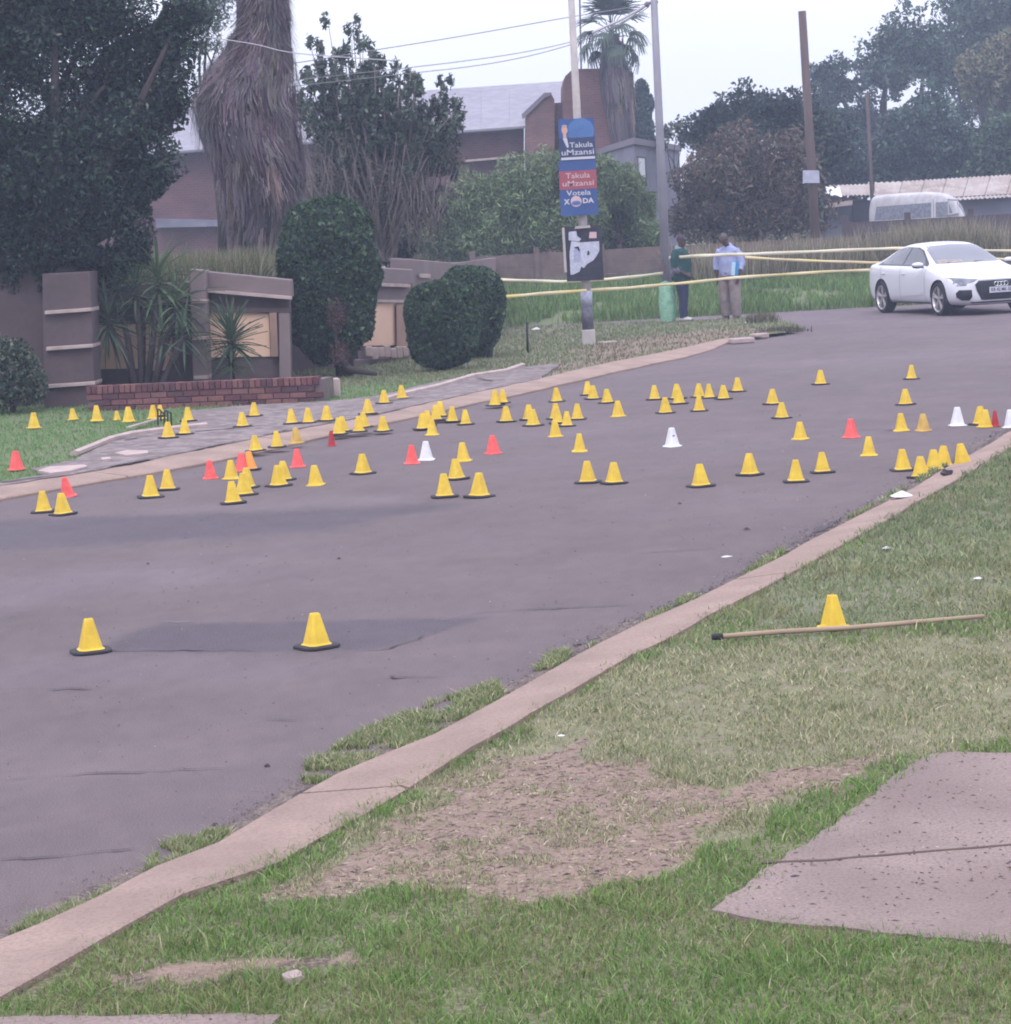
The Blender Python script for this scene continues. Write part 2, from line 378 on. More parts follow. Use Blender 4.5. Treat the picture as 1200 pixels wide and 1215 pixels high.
def kerb(A, B, n, seclen, lab):
    root = thing('kerb', None, None); root['kind'] = 'structure'
    pr = near_pairs(A, B, n); r = random.Random(3); i = 0
    prof = [(0, -.06), (0, .022), (.05, .036), (.5, .058), (.93, .082), (1.0, .074), (1.0, -.04)]
    while i < n:
        j = min(n, i + seclen + r.randint(-1, 2)); V = []; F = []; K = len(prof)
        for k in range(i, j + 1):
            p, q = pr[k]
            if k == i: p = p.lerp(pr[k + 1][0], .02 / max(.05, (pr[k + 1][0] - p).length)); q = q.lerp(pr[k + 1][1], .02 / max(.05, (pr[k + 1][1] - q).length)) if (pr[k + 1][1] - q).length > .03 else q
            w1 = (fbm(np.array([p.x * 2.5]), np.array([p.y * 2.5]))[0] - .5) * .12; w2 = (fbm(np.array([q.x * 3.1 + 9]), np.array([q.y * 3.1]))[0] - .5) * .06
            for t, z in prof:
                tt = t + (w1 if t < .1 else 0) + (w2 * 1.5 if t > .9 else 0)
                c = p.lerp(q, tt); V.append((c.x, c.y, z + (fbm(np.array([c.x * 1.3]), np.array([c.y * 1.3]))[0] - .5) * .014))
        for k in range(j - i):
            for c in range(K - 1): F.append((k * K + c, k * K + c + 1, (k + 1) * K + c + 1, (k + 1) * K + c))
        F.append(tuple(range(K))[::-1]); F.append(tuple((j - i) * K + c for c in range(K)))
        a = MB(); a.add(V, F); o = a.build('kerb_section', M['kerb'], root)
        bm = bmesh.new(); bm.from_mesh(o.data); bmesh.ops.recalc_face_normals(bm, faces=bm.faces); bm.to_mesh(o.data); bm.free()
        i = j
    return root
kerb(lin, lout, 110, 11, 'left'); kerb(rin, rout, 150, 14, 'right')
for i, pts in enumerate([[(228, 1041), (260, 1033), (299, 1023), (326, 1016)]]):
    P = [gp(x, y, .075) for x, y in pts]; a = MB()
    a.tube([p - Vector((0, 0, .012)) for p in P], .006, 5); o = a.build('kerb_crack', M['joint']); o['kind'] = 'structure'

# dirt and broken asphalt in the near gutter
_p = near_pairs(rin, rout, 420); V = []; F = []
for i, (p, q) in enumerate(_p):
    o_ = (p - q); o_.z = 0; o_.normalize(); w_ = .03 + .42 * max(0, fbm(np.array([p.x * 1.3]), np.array([p.y * .9]), 4)[0] - .36); V += [(p.x - o_.x * .03, p.y - o_.y * .03, .006), (p.x + o_.x * w_, p.y + o_.y * w_, .006)]
    if i: F.append((2 * i - 2, 2 * i, 2 * i + 1, 2 * i - 1))
a = MB(); a.add(V, F); o = a.build('gutter_dirt', mat('gutter_dirt', (.15, .115, .10), (.075, .06, .058), 7, .95, (.24, .19, .165), 60, .5, .8, 70)); o['kind'] = 'structure'
if sum(q.normal.z for q in o.data.polygons) < 0: o.data.flip_normals()

# ------------------------------------------------------------------ verges: height, cover and colour
rline = [(p.x, p.y) for p in [a.lerp(b, .80) for a, b in near_pairs(rin, rout, 80)]]
lline = [(p.x, p.y) for p in [a.lerp(b, .80) for a, b in near_pairs(lin, lout, 80)]]
RV = rline + [(90, rline[-1][1]), (90, -10), (rline[0][0], -10)]
EDGE = [gp(x, y, .06) for x, y in [(868, 402), (905, 398), (935, 393), (952, 388), (935, 381), (905, 377.5), (870, 377.8), (810, 380)]]
LV = lline + [(p.x, p.y) for p in EDGE] + [(EDGE[-1].x - 3, 49.6), (-90, 50.2), (-90, -10)]
SOIL = [(q.x, q.y) for q in px_poly([(305, 1048), (420, 992), (520, 935), (590, 893), (690, 882), (760, 905), (850, 932), (1010, 912), (1065, 902), (1000, 943), (900, 958), (800, 985), (838, 1020), (760, 1050), (640, 1064), (440, 1064), (330, 1060)], .07)]
SHADED_MAT = [(q.x, q.y) for q in px_poly([(120, 1165), (200, 1150), (300, 1140), (420, 1128), (440, 1140), (340, 1165), (200, 1172)], .07)]  # matted grass in shadow; its shade is put into the ground tint
DRY = [(q.x, q.y) for q in px_poly([(330, 1030), (560, 890), (760, 775), (850, 760), (1260, 740), (1260, 890), (1110, 880), (1000, 940), (830, 1010), (760, 1050), (330, 1050)], .07)]
GREY = [(q.x, q.y) for q in px_poly([(860, 730), (900, 690), (1000, 650), (1260, 600), (1260, 700), (1100, 740), (960, 745)], .07)]
WORN = [(q.x, q.y) for q in px_poly([(560, 446), (700, 425), (770, 413), (862, 396), (850, 402), (760, 420), (700, 434), (640, 447), (560, 464)], .07)]
WORN2 = [(q.x, q.y) for q in px_poly([(690, 412), (760, 400), (880, 388), (930, 390), (870, 402), (760, 420), (690, 430)], .07)]
def zones(x, y):
    wx = x + (fbm(x * 3, y * 3) - .5) * .5 * np.clip(y / 12, .5, 3); wy = y + (fbm(x * 3 + 50, y * 3) - .5) * .9 * np.clip(y / 12, .5, 3)
    soil = inpoly(SOIL, wx, wy) | inpoly(SHADED_MAT, wx, wy)
    dry = inpoly(DRY, wx, wy); grey = inpoly(GREY, wx, wy); worn = inpoly(WORN, wx, wy) | inpoly(WORN2, wx, wy)
    return soil, dry, grey, worn
def vz(x, y): return .056 + (fbm(x * 1.7, y * 1.7) - .5) * .02
def verge(name, poly, u0, u1, y0, y1, nu, ny, tintfn):
    us = np.linspace(u0, u1, nu); ys = y0 * (y1 / y0) ** np.linspace(0, 1, ny)
    Yg, Ug = np.meshgrid(ys, us, indexing='ij'); Xg = Ug * Yg; Zg = vz(Xg, Yg)
    ids = np.arange(nu * ny).reshape(ny, nu)
    F = np.stack([ids[:-1, :-1], ids[:-1, 1:], ids[1:, 1:], ids[1:, :-1]], -1).reshape(-1, 4)
    cx = (Xg[:-1, :-1] + Xg[1:, 1:]).ravel() / 2; cy = (Yg[:-1, :-1] + Yg[1:, 1:]).ravel() / 2
    F = F[inpoly(poly, cx, cy)]
    V = np.stack([Xg.ravel(), Yg.ravel(), Zg.ravel()], -1)
    o = np_mesh(name, V, F, M['soil'], None, tintfn(V[:, 0], V[:, 1]), True); o['kind'] = 'structure'; return o
def blend(mask_list, base):
    c = np.tile(np.array(base, float), (len(mask_list[0][0]), 1))
    for m_, col in mask_list: c[m_] = col
    return c
def tint_r(x, y):
    s, d, g, w_ = zones(x, y)
    s2 = inpoly(SHADED_MAT, x + (fbm(x * 6, y * 6) - .5) * .3, y + (fbm(x * 6 + 7, y * 6) - .5) * .5)
    return blend([(g, (.135, .165, .085)), (d, (.165, .18, .09)), (s, (.235, .172, .130)), (s2, (.085, .07, .05))], (.105, .125, .05))  # the darkest tint paints the shadow among the matted grass
def tint_l(x, y):
    s, d, g, w_ = zones(x, y)
    c = blend([(y > 34, (.155, .165, .10)), (w_, (.21, .175, .125))], (.10, .155, .06)); return c
verge('verge', RV, -.30, .95, 4.5, 47, 380, 420, tint_r)
verge('verge', LV, -.95, .45, 12, 50.5, 420, 300, tint_l)

# concrete slabs of the near side
SLAB = px_poly([(843, 1068), (880, 1040), (930, 1005), (965, 985), (1015, 947), (1050, 920), (1090, 892), (1118, 883), (1200, 883), (1500, 884), (1560, 1150), (1200, 1107), (1100, 1099), (1000, 1088), (920, 1082)], .1)
so_ = sheet('concrete_slab', jag(SLAB, .05, .012, True, 5), .068, M['slab'], thick=.12)
SLAB2 = px_poly([(-200, 1196), (0, 1193), (100, 1192), (210, 1191), (332, 1190), (318, 1203), (300, 1225), (290, 1300), (-200, 1300)], .1)
sheet('concrete_slab', jag(SLAB2, .05, .012, True, 6), .068, M['slab'], thick=.12)
for pts in ([(905, 1024), (980, 1021), (1050, 1015), (1120, 1009), (1200, 1003), (1300, 996)],):
    P = jag([gp(x, y, .0685) for x, y in pts], .08, .006, False, 3); a = MB(); a.tube(P, [.0045 + .0025 * random.random() for _ in P], 5)
    o = a.build('slab_joint', M['joint']); o['kind'] = 'structure'
SLABS_XY = [[(p.x, p.y) for p in SLAB], [(p.x, p.y) for p in SLAB2]]

# the rough driveway on the far side and its light edging
DRIVE = [(-60, 585), (0, 571), (60, 562), (40, 556), (90, 545), (130, 524), (170, 514), (200, 509), (225, 506), (225, 487), (300, 480), (388, 476), (450, 469), (480, 462), (520, 452), (560, 445), (600, 438), (640, 433), (668, 430), (640, 449), (600, 457), (560, 466), (500, 479), (450, 490), (400, 500), (340, 511), (290, 522), (200, 540), (100, 560)]
M['drive'] = mat('old_paving', (.185, .150, .145), (.12, .096, .096), 2.2, .92, (.28, .235, .23), 8, .6, .8, 40)
drive = px_poly(DRIVE, .085); sheet('driveway', jag(drive, .25, .03, True, 8), .085, M['drive'], thick=.1)
DRIVE_XY = [(p.x, p.y) for p in drive]
for i, pts in enumerate([[(0, 592 - 20), (100, 559), (200, 540), (290, 521), (340, 510)], [(150, 522), (190, 514), (240, 511), (290, 506), (340, 503), (400, 500)], [(60, 560), (110, 556), (160, 548)], [(400, 478), (440, 478), (500, 470), (555, 464)], [(560, 447), (585, 452)]]):
    crack(pts, .035, M['crack'], z=.091, seed=70 + i, name='paving_crack')
a = MB(); P = [gp(x, y, .1) for x, y in [(88, 538), (108, 530), (130, 521), (155, 515), (185, 511), (215, 507.5), (245, 504.5)]]
a.tube(P, [(.035, .05)] * len(P), 6); o = a.build('lawn_edging', M['band']); o['kind'] = 'structure'
a = MB(); P = [gp(x, y, .1) for x, y in [(455, 474), (480, 467), (520, 458), (560, 446), (600, 440), (620, 433)]]
a.tube(P, [(.035, .05)] * len(P), 6); o = a.build('lawn_edging', M['band']); o['kind'] = 'structure'
for pts in ([(45, 558), (60, 553), (100, 551), (104, 553), (85, 558), (60, 561)], [(136, 537), (150, 534), (175, 534), (176, 537), (150, 540)], [(120, 543), (130, 542), (132, 544), (121, 545)]):
    sheet('paving_fragment', px_poly(pts, .105), .105, M['band'], thick=.03)

# bank beyond the side street, raised garden behind the walls
def terrain(name, x0, x1, y0, y1, nx, ny, zf, m):
    X, Y = np.meshgrid(np.linspace(x0, x1, nx), np.linspace(y0, y1, ny)); Z = zf(X, Y); ids = np.arange(nx * ny).reshape(ny, nx)
    F = np.stack([ids[:-1, :-1], ids[:-1, 1:], ids[1:, 1:], ids[1:, :-1]], -1).reshape(-1, 4)
    o = np_mesh(name, np.stack([X.ravel(), Y.ravel(), Z.ravel()], -1), F, m, smooth=True); o['kind'] = 'structure'; return o
M['bank'] = mat('bank_soil', (.11, .15, .07), (.15, .16, .09), .8, .95, (.14, .12, .08), 6, .4)
def bank_z(X, Y): return -.04 + .62 * np.clip((Y - 51.1) / 5.0, 0, 1) ** .8 + (fbm(X * .8, Y * .8) - .5) * .12 * np.clip((Y - 51) / 2, 0, 1) + .05 * np.clip((Y - 57) / 20, 0, 6)
terrain('grass_bank', -60, 70, 51.1, 300, 160, 200, bank_z, M['bank'])
def yard_z(X, Y): return .9 + .9 * np.clip((Y - 34) / 3, 0, 1) + .6 * np.clip((Y - 40) / 50, 0, 1.5)
# walls of the far property are laid out below; the garden behind them
YARD = [dp(-200, 400, 34.6), dp(338, 400, 34.8), dp(343, 400, 38.2), dp(425, 400, 39.2), dp(489, 400, 42.7), dp(588, 360, 47.2), dp(588, 360, 56.6), dp(-500, 360, 56.6)]
a = MB(); g_ = [Vector((p.x, p.y, 1.38)) for p in YARD]; a.prism([p - Vector((0, 0, 1.6)) for p in g_], (0, 0, 1.6)); o = a.build('garden_terrain', M['bank']); o['kind'] = 'structure'

# ------------------------------------------------------------------ grass
def grass(name, label, x, y, z, L, wd, col, lean=.5, cat='grass'):
    n = len(x); th = rng.uniform(0, 2 * math.pi, n); ph = rng.uniform(0, 2 * math.pi, n)
    le = L * np.abs(rng.normal(0, lean, n))
    d = np.stack([np.cos(th), np.sin(th), np.zeros(n)], -1) * (wd / 2)[:, None]
    t = np.stack([np.cos(ph) * le, np.sin(ph) * le, L], -1)
    b = np.stack([x, y, z], -1); m_ = b + t * np.array([.35, .35, .55])
    V = np.stack([b - d, b + d, m_ + d * .8, m_ - d * .8, b + t], 1).reshape(-1, 3)
    i = np.arange(n) * 5
    F = np.concatenate([np.stack([i, i + 1, i + 2], -1), np.stack([i, i + 2, i + 3], -1), np.stack([i + 3, i + 2, i + 4], -1)])
    o = np_mesh(name, V, F, M['blade'], None, np.repeat(col, 5, axis=0)); tag(o, label, cat, kind='stuff'); return o
def pick(n, cols, wts, var=.22):
    cols = np.array(cols); idx = rng.choice(len(cols), n, p=np.array(wts) / sum(wts)); c = cols[idx]
    return np.clip(c * (1 + rng.normal(0, var, (n, 1))) + rng.normal(0, .008, (n, 3)), .01, .9)
GREEN = [(.15, .25, .068), (.115, .195, .055), (.195, .285, .095), (.33, .33, .19)]
DRYC = [(0.336, 0.319, 0.190), (0.241, 0.263, 0.134), (0.448, 0.403, 0.280), (0.174, 0.218, 0.101)]
# near right verge
_pr = near_pairs(rin, rout, 120); KO = [(p.x, p.y) for p in (a_.lerp(b_, .86) for a_, b_ in _pr)] + [(b_.x, b_.y) for a_, b_ in _pr][::-1]
n = 640000
y = 5.2 * (40 / 5.2) ** rng.random(n); u = rng.uniform(-.27, .30, n); x = u * y
ok = inpoly(RV, x, y)
for s_ in SLABS_XY: ok &= ~inpoly(s_, x + rng.normal(0, .032, n), y + rng.normal(0, .032, n))
kx = inpoly([(p.x, p.y) for p in rin] + [(p.x, p.y) for p in rout][::-1], x + rng.normal(0, .01, n), y + rng.normal(0, .01, n)); kx &= ~(inpoly(KO, x, y) & (rng.random(n) < .8)); ok &= ~kx
x = x[ok]; y = y[ok]; n = len(x)
s, d, g, w_ = zones(x, y); nz_ = fbm(x * 5, y * 5); n2 = fbm(x * 1.6 + 40, y * 1.6)
keep = np.ones(n, bool); keep &= ~(s & (y > 7.2) & (rng.random(n) > .16 + .7 * (nz_ > .56))) & ~(s & (y <= 7.2) & (rng.random(n) > .45)); keep &= ~(d & ~s & (rng.random(n) > .72 + .9 * (nz_ > .44)))
keep &= ~(g & (rng.random(n) > .85)); keep &= (nz_ > .30) | (rng.random(n) < .4)
x, y, s, d, g, nz_, n2 = [q[keep] for q in (x, y, s, d, g, nz_, n2)]; n = len(x)
L = np.where(s, .014, np.where(d, .022, .027)) * rng.uniform(.5, 1.3, n) * (1 + .5 * (nz_ > .6)); L = L * np.clip(y / 11, 1, 2.0) ** .7
wd = .0035 * np.clip(y / 6.5, 1, 6) * rng.uniform(.7, 1.3, n)
col = pick(n, GREEN, [5, 4, 3, 1.0])
dm = d | s; col[dm] = pick(dm.sum(), DRYC, [4, 4, 2, 3]); col[g & ~dm] = pick((g & ~dm).sum(), [(.20, .245, .12), (.24, .265, .14), (.15, .20, .09), (.28, .27, .17)], [3, 3, 3, 1.3])
mid = (~dm) & (~g) & (y > 9.5); col[mid] = pick(mid.sum(), GREEN + DRYC, [4, 3, 2, 1, 1, 2, .5, 3])
far_ = (~dm) & (y > 15); col[far_] = pick(far_.sum(), [(0.156, 0.210, 0.096), (0.198, 0.234, 0.126), (0.240, 0.258, 0.156)], [3, 3, 1.5])
yl = (~dm) & (n2 > .58) & (rng.random(n) < .35); col[yl] = pick(yl.sum(), [(.22, .22, .10), (.27, .25, .14)], [1, 1])
grass('verge_grass', 'short patchy grass on the near verge, green in front and dry further back', x, y, vz(x, y) - .004, L, wd, col, .95)
# soil crumbs and dead stalks lying in the bare patch
n = 90000; y = rng.uniform(6.3, 13.5, n); x = rng.uniform(-.25, .25, n) * y; s, d, g, w_ = zones(x, y); ok = s & (y > 7.2) & inpoly(RV, x, y)
for s_ in SLABS_XY: ok &= ~inpoly(s_, x, y)
x = x[ok]; y = y[ok]; n = len(x); r_ = rng.uniform(.0015, .006, n) * rng.uniform(.5, 1.2, n); th = rng.uniform(0, 6.28, n); el = rng.uniform(1, 5.5, n)
dx = np.stack([np.cos(th), np.sin(th), 0 * th], -1) * (r_ * el)[:, None]; dy = np.stack([-np.sin(th), np.cos(th), 0 * th], -1) * r_[:, None] * .6; c = np.stack([x, y, vz(x, y)], -1)
V = np.stack([c - dx, c + dy, c + dx, c - dy, c + np.stack([0 * r_, 0 * r_, r_ * 1.0], -1)], 1).reshape(-1, 3); i = np.arange(n) * 5
F = np.concatenate([np.stack([i + a_, i + b_, i + 4], -1) for a_, b_ in ((0, 3), (3, 2), (2, 1), (1, 0))])
tag(np_mesh('soil_crumbs', V, F, M['blade'], None, np.repeat(pick(n, [(.26, .19, .155), (.17, .125, .105), (.38, .32, .25), (.12, .09, .08), (.24, .23, .14)], [4, 5, 1.6, 3, 3]), 5, axis=0)), 'crumbs of earth, gravel and dead stalks on the bare patch of the near verge', 'soil', kind='stuff')
# grit, leaf bits and small stones lying on the road, thickest along the near gutter
n = 16000; y = 5 * (26 / 5) ** rng.random(n); k_ = rng.random(n) < .8; ex = np.interp(y, [p.y for p in rin[::1]], [p.x for p in rin[::1]])
x = np.where(k_, ex - np.abs(rng.normal(0, .11, n)), rng.uniform(-.24, .2, n) * y); ok = (x < ex - .005) & (fbm(x * 2, y * 2) > rng.uniform(.2, .62, n)); x = x[ok]; y = y[ok]; n = len(x)
r_ = rng.uniform(.0015, .0045, n) * np.clip(y / 8, 1, 2) * np.where(rng.random(n) < .01, 2.0, .8); th = rng.uniform(0, 6.28, n)
dx = np.stack([np.cos(th), np.sin(th), 0 * th], -1) * (r_ * rng.uniform(1, 2, n))[:, None]; dy = np.stack([-np.sin(th), np.cos(th), 0 * th], -1) * r_[:, None]; c = np.stack([x, y, .005 + 0 * x], -1)
V = np.stack([c - dx, c + dy, c + dx, c - dy, c + np.stack([0 * r_, 0 * r_, r_ * 1.1], -1)], 1).reshape(-1, 3); i = np.arange(n) * 5
F = np.concatenate([np.stack([i + a_, i + b_, i + 4], -1) for a_, b_ in ((0, 3), (3, 2), (2, 1), (1, 0))])
tag(np_mesh('road_grit', V, F, M['blade'], None, np.repeat(pick(n, [(.07, .058, .055), (.24, .20, .18), (.13, .105, .09), (.40, .36, .32)], [4, 2, 4, .12]), 5, axis=0)), 'loose grit, leaf bits and small stones lying on the asphalt', 'grit', kind='stuff')
n = 14000; y = rng.uniform(5.2, 11.5, n); x = rng.uniform(-.3, .3, n) * y; ok = (inpoly(SLABS_XY[0], x, y) | inpoly(SLABS_XY[1], x, y)) & (fbm(x * 3, y * 3) > rng.uniform(.25, .6, n)); x = x[ok]; y = y[ok]; n = len(x)
r_ = rng.uniform(.0012, .0040, n); th = rng.uniform(0, 6.28, n); dx = np.stack([np.cos(th), np.sin(th), 0 * th], -1) * (r_ * rng.uniform(1, 4.5, n))[:, None]; dy = np.stack([-np.sin(th), np.cos(th), 0 * th], -1) * r_[:, None]; c = np.stack([x, y, .0688 + 0 * x], -1)
V = np.stack([c - dx, c + dy, c + dx, c - dy, c + np.stack([0 * r_, 0 * r_, r_], -1)], 1).reshape(-1, 3); i = np.arange(n) * 5
F = np.concatenate([np.stack([i + a_, i + b_, i + 4], -1) for a_, b_ in ((0, 3), (3, 2), (2, 1), (1, 0))])
tag(np_mesh('slab_grit', V, F, M['blade'], None, np.repeat(pick(n, [(.10, .08, .07), (.36, .32, .27), (.18, .14, .11)], [4, 1, 3]), 5, axis=0)), 'grit and dead grass bits lying on the near concrete slabs', 'grit', kind='stuff')
# tufts in the gutter of the near kerb
GUT = [[(355, 930), (362, 905), (430, 868), (500, 838), (590, 808), (600, 826), (562, 851), (506, 880), (435, 907), (385, 930)],
       [(170, 1036), (190, 1002), (262, 985), (275, 990), (223, 1022)], [(10, 1112), (45, 1085), (140, 1055), (142, 1062), (76, 1100)],
       [(635, 796), (655, 776), (690, 768), (710, 765), (660, 792)], [(760, 738), (820, 706), (830, 708), (770, 737)],
       [(1080, 575), (1110, 556), (1128, 551), (1100, 568)], [(880, 683), (925, 652), (935, 655), (890, 680)], [(1000, 618), (1060, 585), (1080, 578), (1020, 610)]]
X = []; Y = []
for k, pg in enumerate(GUT):
    P = px_poly(pg, .01); a0 = min(p.x for p in P); a1 = max(p.x for p in P); b0 = min(p.y for p in P); b1 = max(p.y for p in P)
    m_ = [9000, 2600, 2600, 2200, 1200, 1200, 1000, 1400][k]; xx = rng.uniform(a0, a1, m_ * 6); yy = rng.uniform(b0, b1, m_ * 6)
    q = inpoly([(p.x, p.y) for p in P], xx, yy) & (fbm(xx * 6, yy * 6) > .40); X.append(xx[q][:m_]); Y.append(yy[q][:m_])
x = np.concatenate(X); y = np.concatenate(Y); n = len(x)
grass('gutter_grass', 'tufts of weedy grass growing in the gutter of the near kerb', x, y, np.full(n, .0), rng.uniform(.012, .045, n) * np.clip(y / 14, 1, 1.5), .004 * np.clip(y / 7, 1, 3), pick(n, DRYC + GREEN, [3, 3, 2, 3, 1, 2, 1, 1]), .9)
# far lawns
n = 150000
y = 20 * (51 / 20) ** rng.random(n); u = rng.uniform(-.27, .17, n); x = u * y
ok = inpoly(LV, x, y) & ~inpoly(DRIVE_XY, x, y) & ~inpoly([(p.x, p.y) for p in lin] + [(p.x, p.y) for p in lout][::-1], x, y)
x = x[ok]; y = y[ok]; n = len(x); s, d, g, w_ = zones(x, y)
keep = ~(w_ & (rng.random(n) > .6)) & ((fbm(x, y) > .36) | (rng.random(n) < .6)); x = x[keep]; y = y[keep]; w_ = w_[keep]; n = len(x)
col = pick(n, [(0.143, 0.260, 0.091), (0.182, 0.293, 0.117), (0.130, 0.221, 0.085)], [3, 3, 2], .12); fr = y > 33
col[fr] = pick(fr.sum(), [(0.180, 0.216, 0.114), (0.216, 0.228, 0.138), (0.156, 0.210, 0.096)], [3, 2, 2], .12); col[w_] = pick(w_.sum(), [(.22, .19, .13), (.15, .15, .09)], [2, 1])
grass('lawn_grass', 'mown lawn grass on the far side of the road, greenest at the left', x, y, vz(x, y) - .004, rng.uniform(.02, .05, n) * np.where(fr, 1.3, 1), .012 * y / 25 * rng.uniform(.7, 1.3, n), col, .6)
# long grass on the bank beyond the side street
n = 70000; y = rng.uniform(51.2, 58, n); x = rng.uniform(-3, 18, n); cl = fbm(x * 1.2, y * 1.2)
ok = (cl > .30); x = x[ok]; y = y[ok]; cl = cl[ok]; n = len(x)
L = rng.uniform(.12, .34, n) * (.6 + .9 * cl); col = pick(n, [(.15, .24, .08), (.20, .30, .11), (.11, .18, .07), (.26, .29, .15)], [4, 3, 3, 1])
grass('bank_grass', 'long green grass on the bank beyond the side street', x, y, bank_z(x, y) - .01, L, rng.uniform(.012, .03, n), col, .5)
# ================================================================== FOLIAGE TOOLS
def unit(n):
    v = rng.normal(size=(n, 3)); return v / np.linalg.norm(v, axis=1)[:, None]
def foliage(name, parent, blobs, n, size, cols, wts, shell=.55, gap=.0, gf=1.2, aspect=1.9, power=2.0, lump=.35, lf=1.0, up=0.0, var=.22, droop=0, vis=None, clump=.35):
    area = np.array([(r[0] * r[2]) for c, r in blobs]); idx = rng.choice(len(blobs), int(n * 1.6), p=area / area.sum())
    C = np.array([b[0][:] for b in blobs])[idx]; R = np.array([b[1] for b in blobs])[idx]; d = unit(len(idx))
    f = (np.abs(d) ** power).sum(1) ** (-1 / power)
    p0 = d * R * f[:, None]; q = C + p0
    lmp = 1 + lump * (vn3(q * lf * 2.2 + 7) - .55) * 2
    t = (1 - shell * rng.random(len(idx)) ** 1.3) * lmp
    P = C + p0 * t[:, None]
    if gap > 0:
        P = P[vn3(P * gf + 3) * .6 + vn3(P * gf * 2.3) * .4 > gap]
    P = P[:n]; n = len(P)
    a = unit(n); a[:, 2] = a[:, 2] + up; a[:, 2] -= droop; a /= np.linalg.norm(a, axis=1)[:, None]
    b = np.cross(a, unit(n)); b /= np.linalg.norm(b, axis=1)[:, None] + 1e-6
    s = size * rng.uniform(.55, 1.35, n)[:, None]
    V = np.stack([P - a * s * .5, P + b * s * .5 / aspect, P + a * s * .5, P - b * s * .5 / aspect], 1).reshape(-1, 3)
    i = np.arange(n) * 4; F = np.stack([i, i + 1, i + 2, i + 3], -1)
    col = pick(n, cols, wts, var) * (1 + clump * (vn3(P * gf * 1.5 + 20) - .5) * 2)[:, None]
    return np_mesh(name, V, F, M['leaf'], parent, np.repeat(np.clip(col, .008, .8), 4, axis=0))
def pxblobs(L, Y, depth=.8, ys=None):
    out = []
    for k, b in enumerate(L):
        px, py, r = b[:3]; rz = b[3] if len(b) > 3 else r
        yy = Y + (b[4] if len(b) > 4 else ((k * 37) % 7 - 3) / 3 * .35 * r / ppm(Y)); out.append((dp(px, py, yy), (r / ppm(Y), r / ppm(Y) * depth, rz / ppm(Y))))
    return out
def limbs(a, base, tips, r0, r1, seed=0, bend=.12, n=6):
    r = random.Random(seed)
    for t in tips:
        t = Vector(t); L = (t - base).length; P = []
        o = Vector((r.uniform(-1, 1), r.uniform(-1, 1), r.uniform(-.3, .3))) * L * bend
        for k in range(n + 1):
            s = k / n; P.append(base.lerp(t, s) + o * math.sin(s * math.pi) + Vector((0, 0, L * .06 * math.sin(s * math.pi))))
        a.tube(P, [r0 * (1 - s / n) + r1 * s / n for s in range(n + 1)], 6)
def tree(name, label, Yd, L, n, size, cols, wts, trunk, tr=.15, group=None, cat='tree', depth=.8, **k):
    base = dp(trunk[0], trunk[1], Yd); base.z = min(base.z, trunk[2] if len(trunk) > 2 else base.z)
    root = thing(name, label, cat, base, group)
    B = pxblobs(L, Yd, depth); foliage('crown', root, B, n, size, cols, wts, **k)
    a = MB(); fork = base.lerp(B[0][0], .45); fork.x = (base.x * 2 + fork.x) / 3
    a.tube([base, base.lerp(fork, .5) + Vector((tr * .5, 0, 0)), fork], [tr * 1.25, tr, tr * .85], 8); limbs(a, fork, [b[0] for b in B], tr * .6, tr * .1, len(L))
    for b in B[::2]:
        lim = [b[0] + Vector((random.uniform(-1, 1) * b[1][0] * .8, random.uniform(-1, 1) * b[1][1] * .6, random.uniform(-.1, .9) * b[1][2])) for _ in range(4)]
        limbs(a, b[0], lim, tr * .14, tr * .04, 3, n=3)
    a.build('trunk', M['bark'], root, True)
    return root
def facepx(a, pts, thick):                  # pts: (px, py, Y) -> solid slab pushed back by thick
    return a.prism([dp(*p) for p in pts], (0, thick, 0))

# ================================================================== LEFT WALL, PLANTER, PLANTS
M['reveal'] = mat('tan_reveal', (.36, .24, .19), (.30, .20, .165), 3, .9)
wl = thing('garden_wall', 'dark plastered garden wall with pale bands, capped pillars and cream recessed panels', 'wall', dp(200, 490, 33.5))
def wp(name, pts, thick, m, smooth=False, bevel=.012):
    a = MB(); facepx(a, pts, thick); o = a.build(name, m, wl, bevel=bevel)
    bm = bmesh.new(); bm.from_mesh(o.data); bmesh.ops.recalc_face_normals(bm, faces=bm.faces); bm.to_mesh(o.data); bm.free(); return o
wp('wall_panel', [(-160, 510, 33.0), (56, 500, 33.0), (52, 322, 33.0), (-160, 330, 33.0)], .22, M['plaster'])
wp('pillar', [(53, 492, 32.2), (113, 489, 32.2), (107, 322, 32.2), (50, 325, 32.2)], .6, M['plaster'])
for y0 in (370, 413, 457.5): wp('pale_band', [(53 + (y0 - 370) * .04, y0 + 3.2, 32.12), (109 + (y0 - 370) * .04, y0 - .8, 32.12), (109 + (y0 - 370) * .04, y0 - 5.0, 32.12), (53 + (y0 - 370) * .04, y0 - 1.2, 32.12)], .62, M['band'], bevel=.006)
wp('wall_panel', [(100, 492, 33.9), (232, 487, 33.9), (228, 350, 33.9), (98, 356, 33.9)], .2, M['plaster'])
wp('wall_cap', [(98, 357, 33.82), (228, 351, 33.82), (226, 334, 33.82), (98, 341, 33.82)], .34, M['plaster_cap'])
wp('pale_band', [(112, 363, 33.8), (226, 358, 33.8), (226, 354, 33.8), (112, 359, 33.8)], .1, M['band'], bevel=.004)
wp('cream_panel', [(114, 438, 33.87), (168, 437, 33.87), (168, 384, 33.87), (114, 386, 33.87)], .04, M['cream'], bevel=.004)
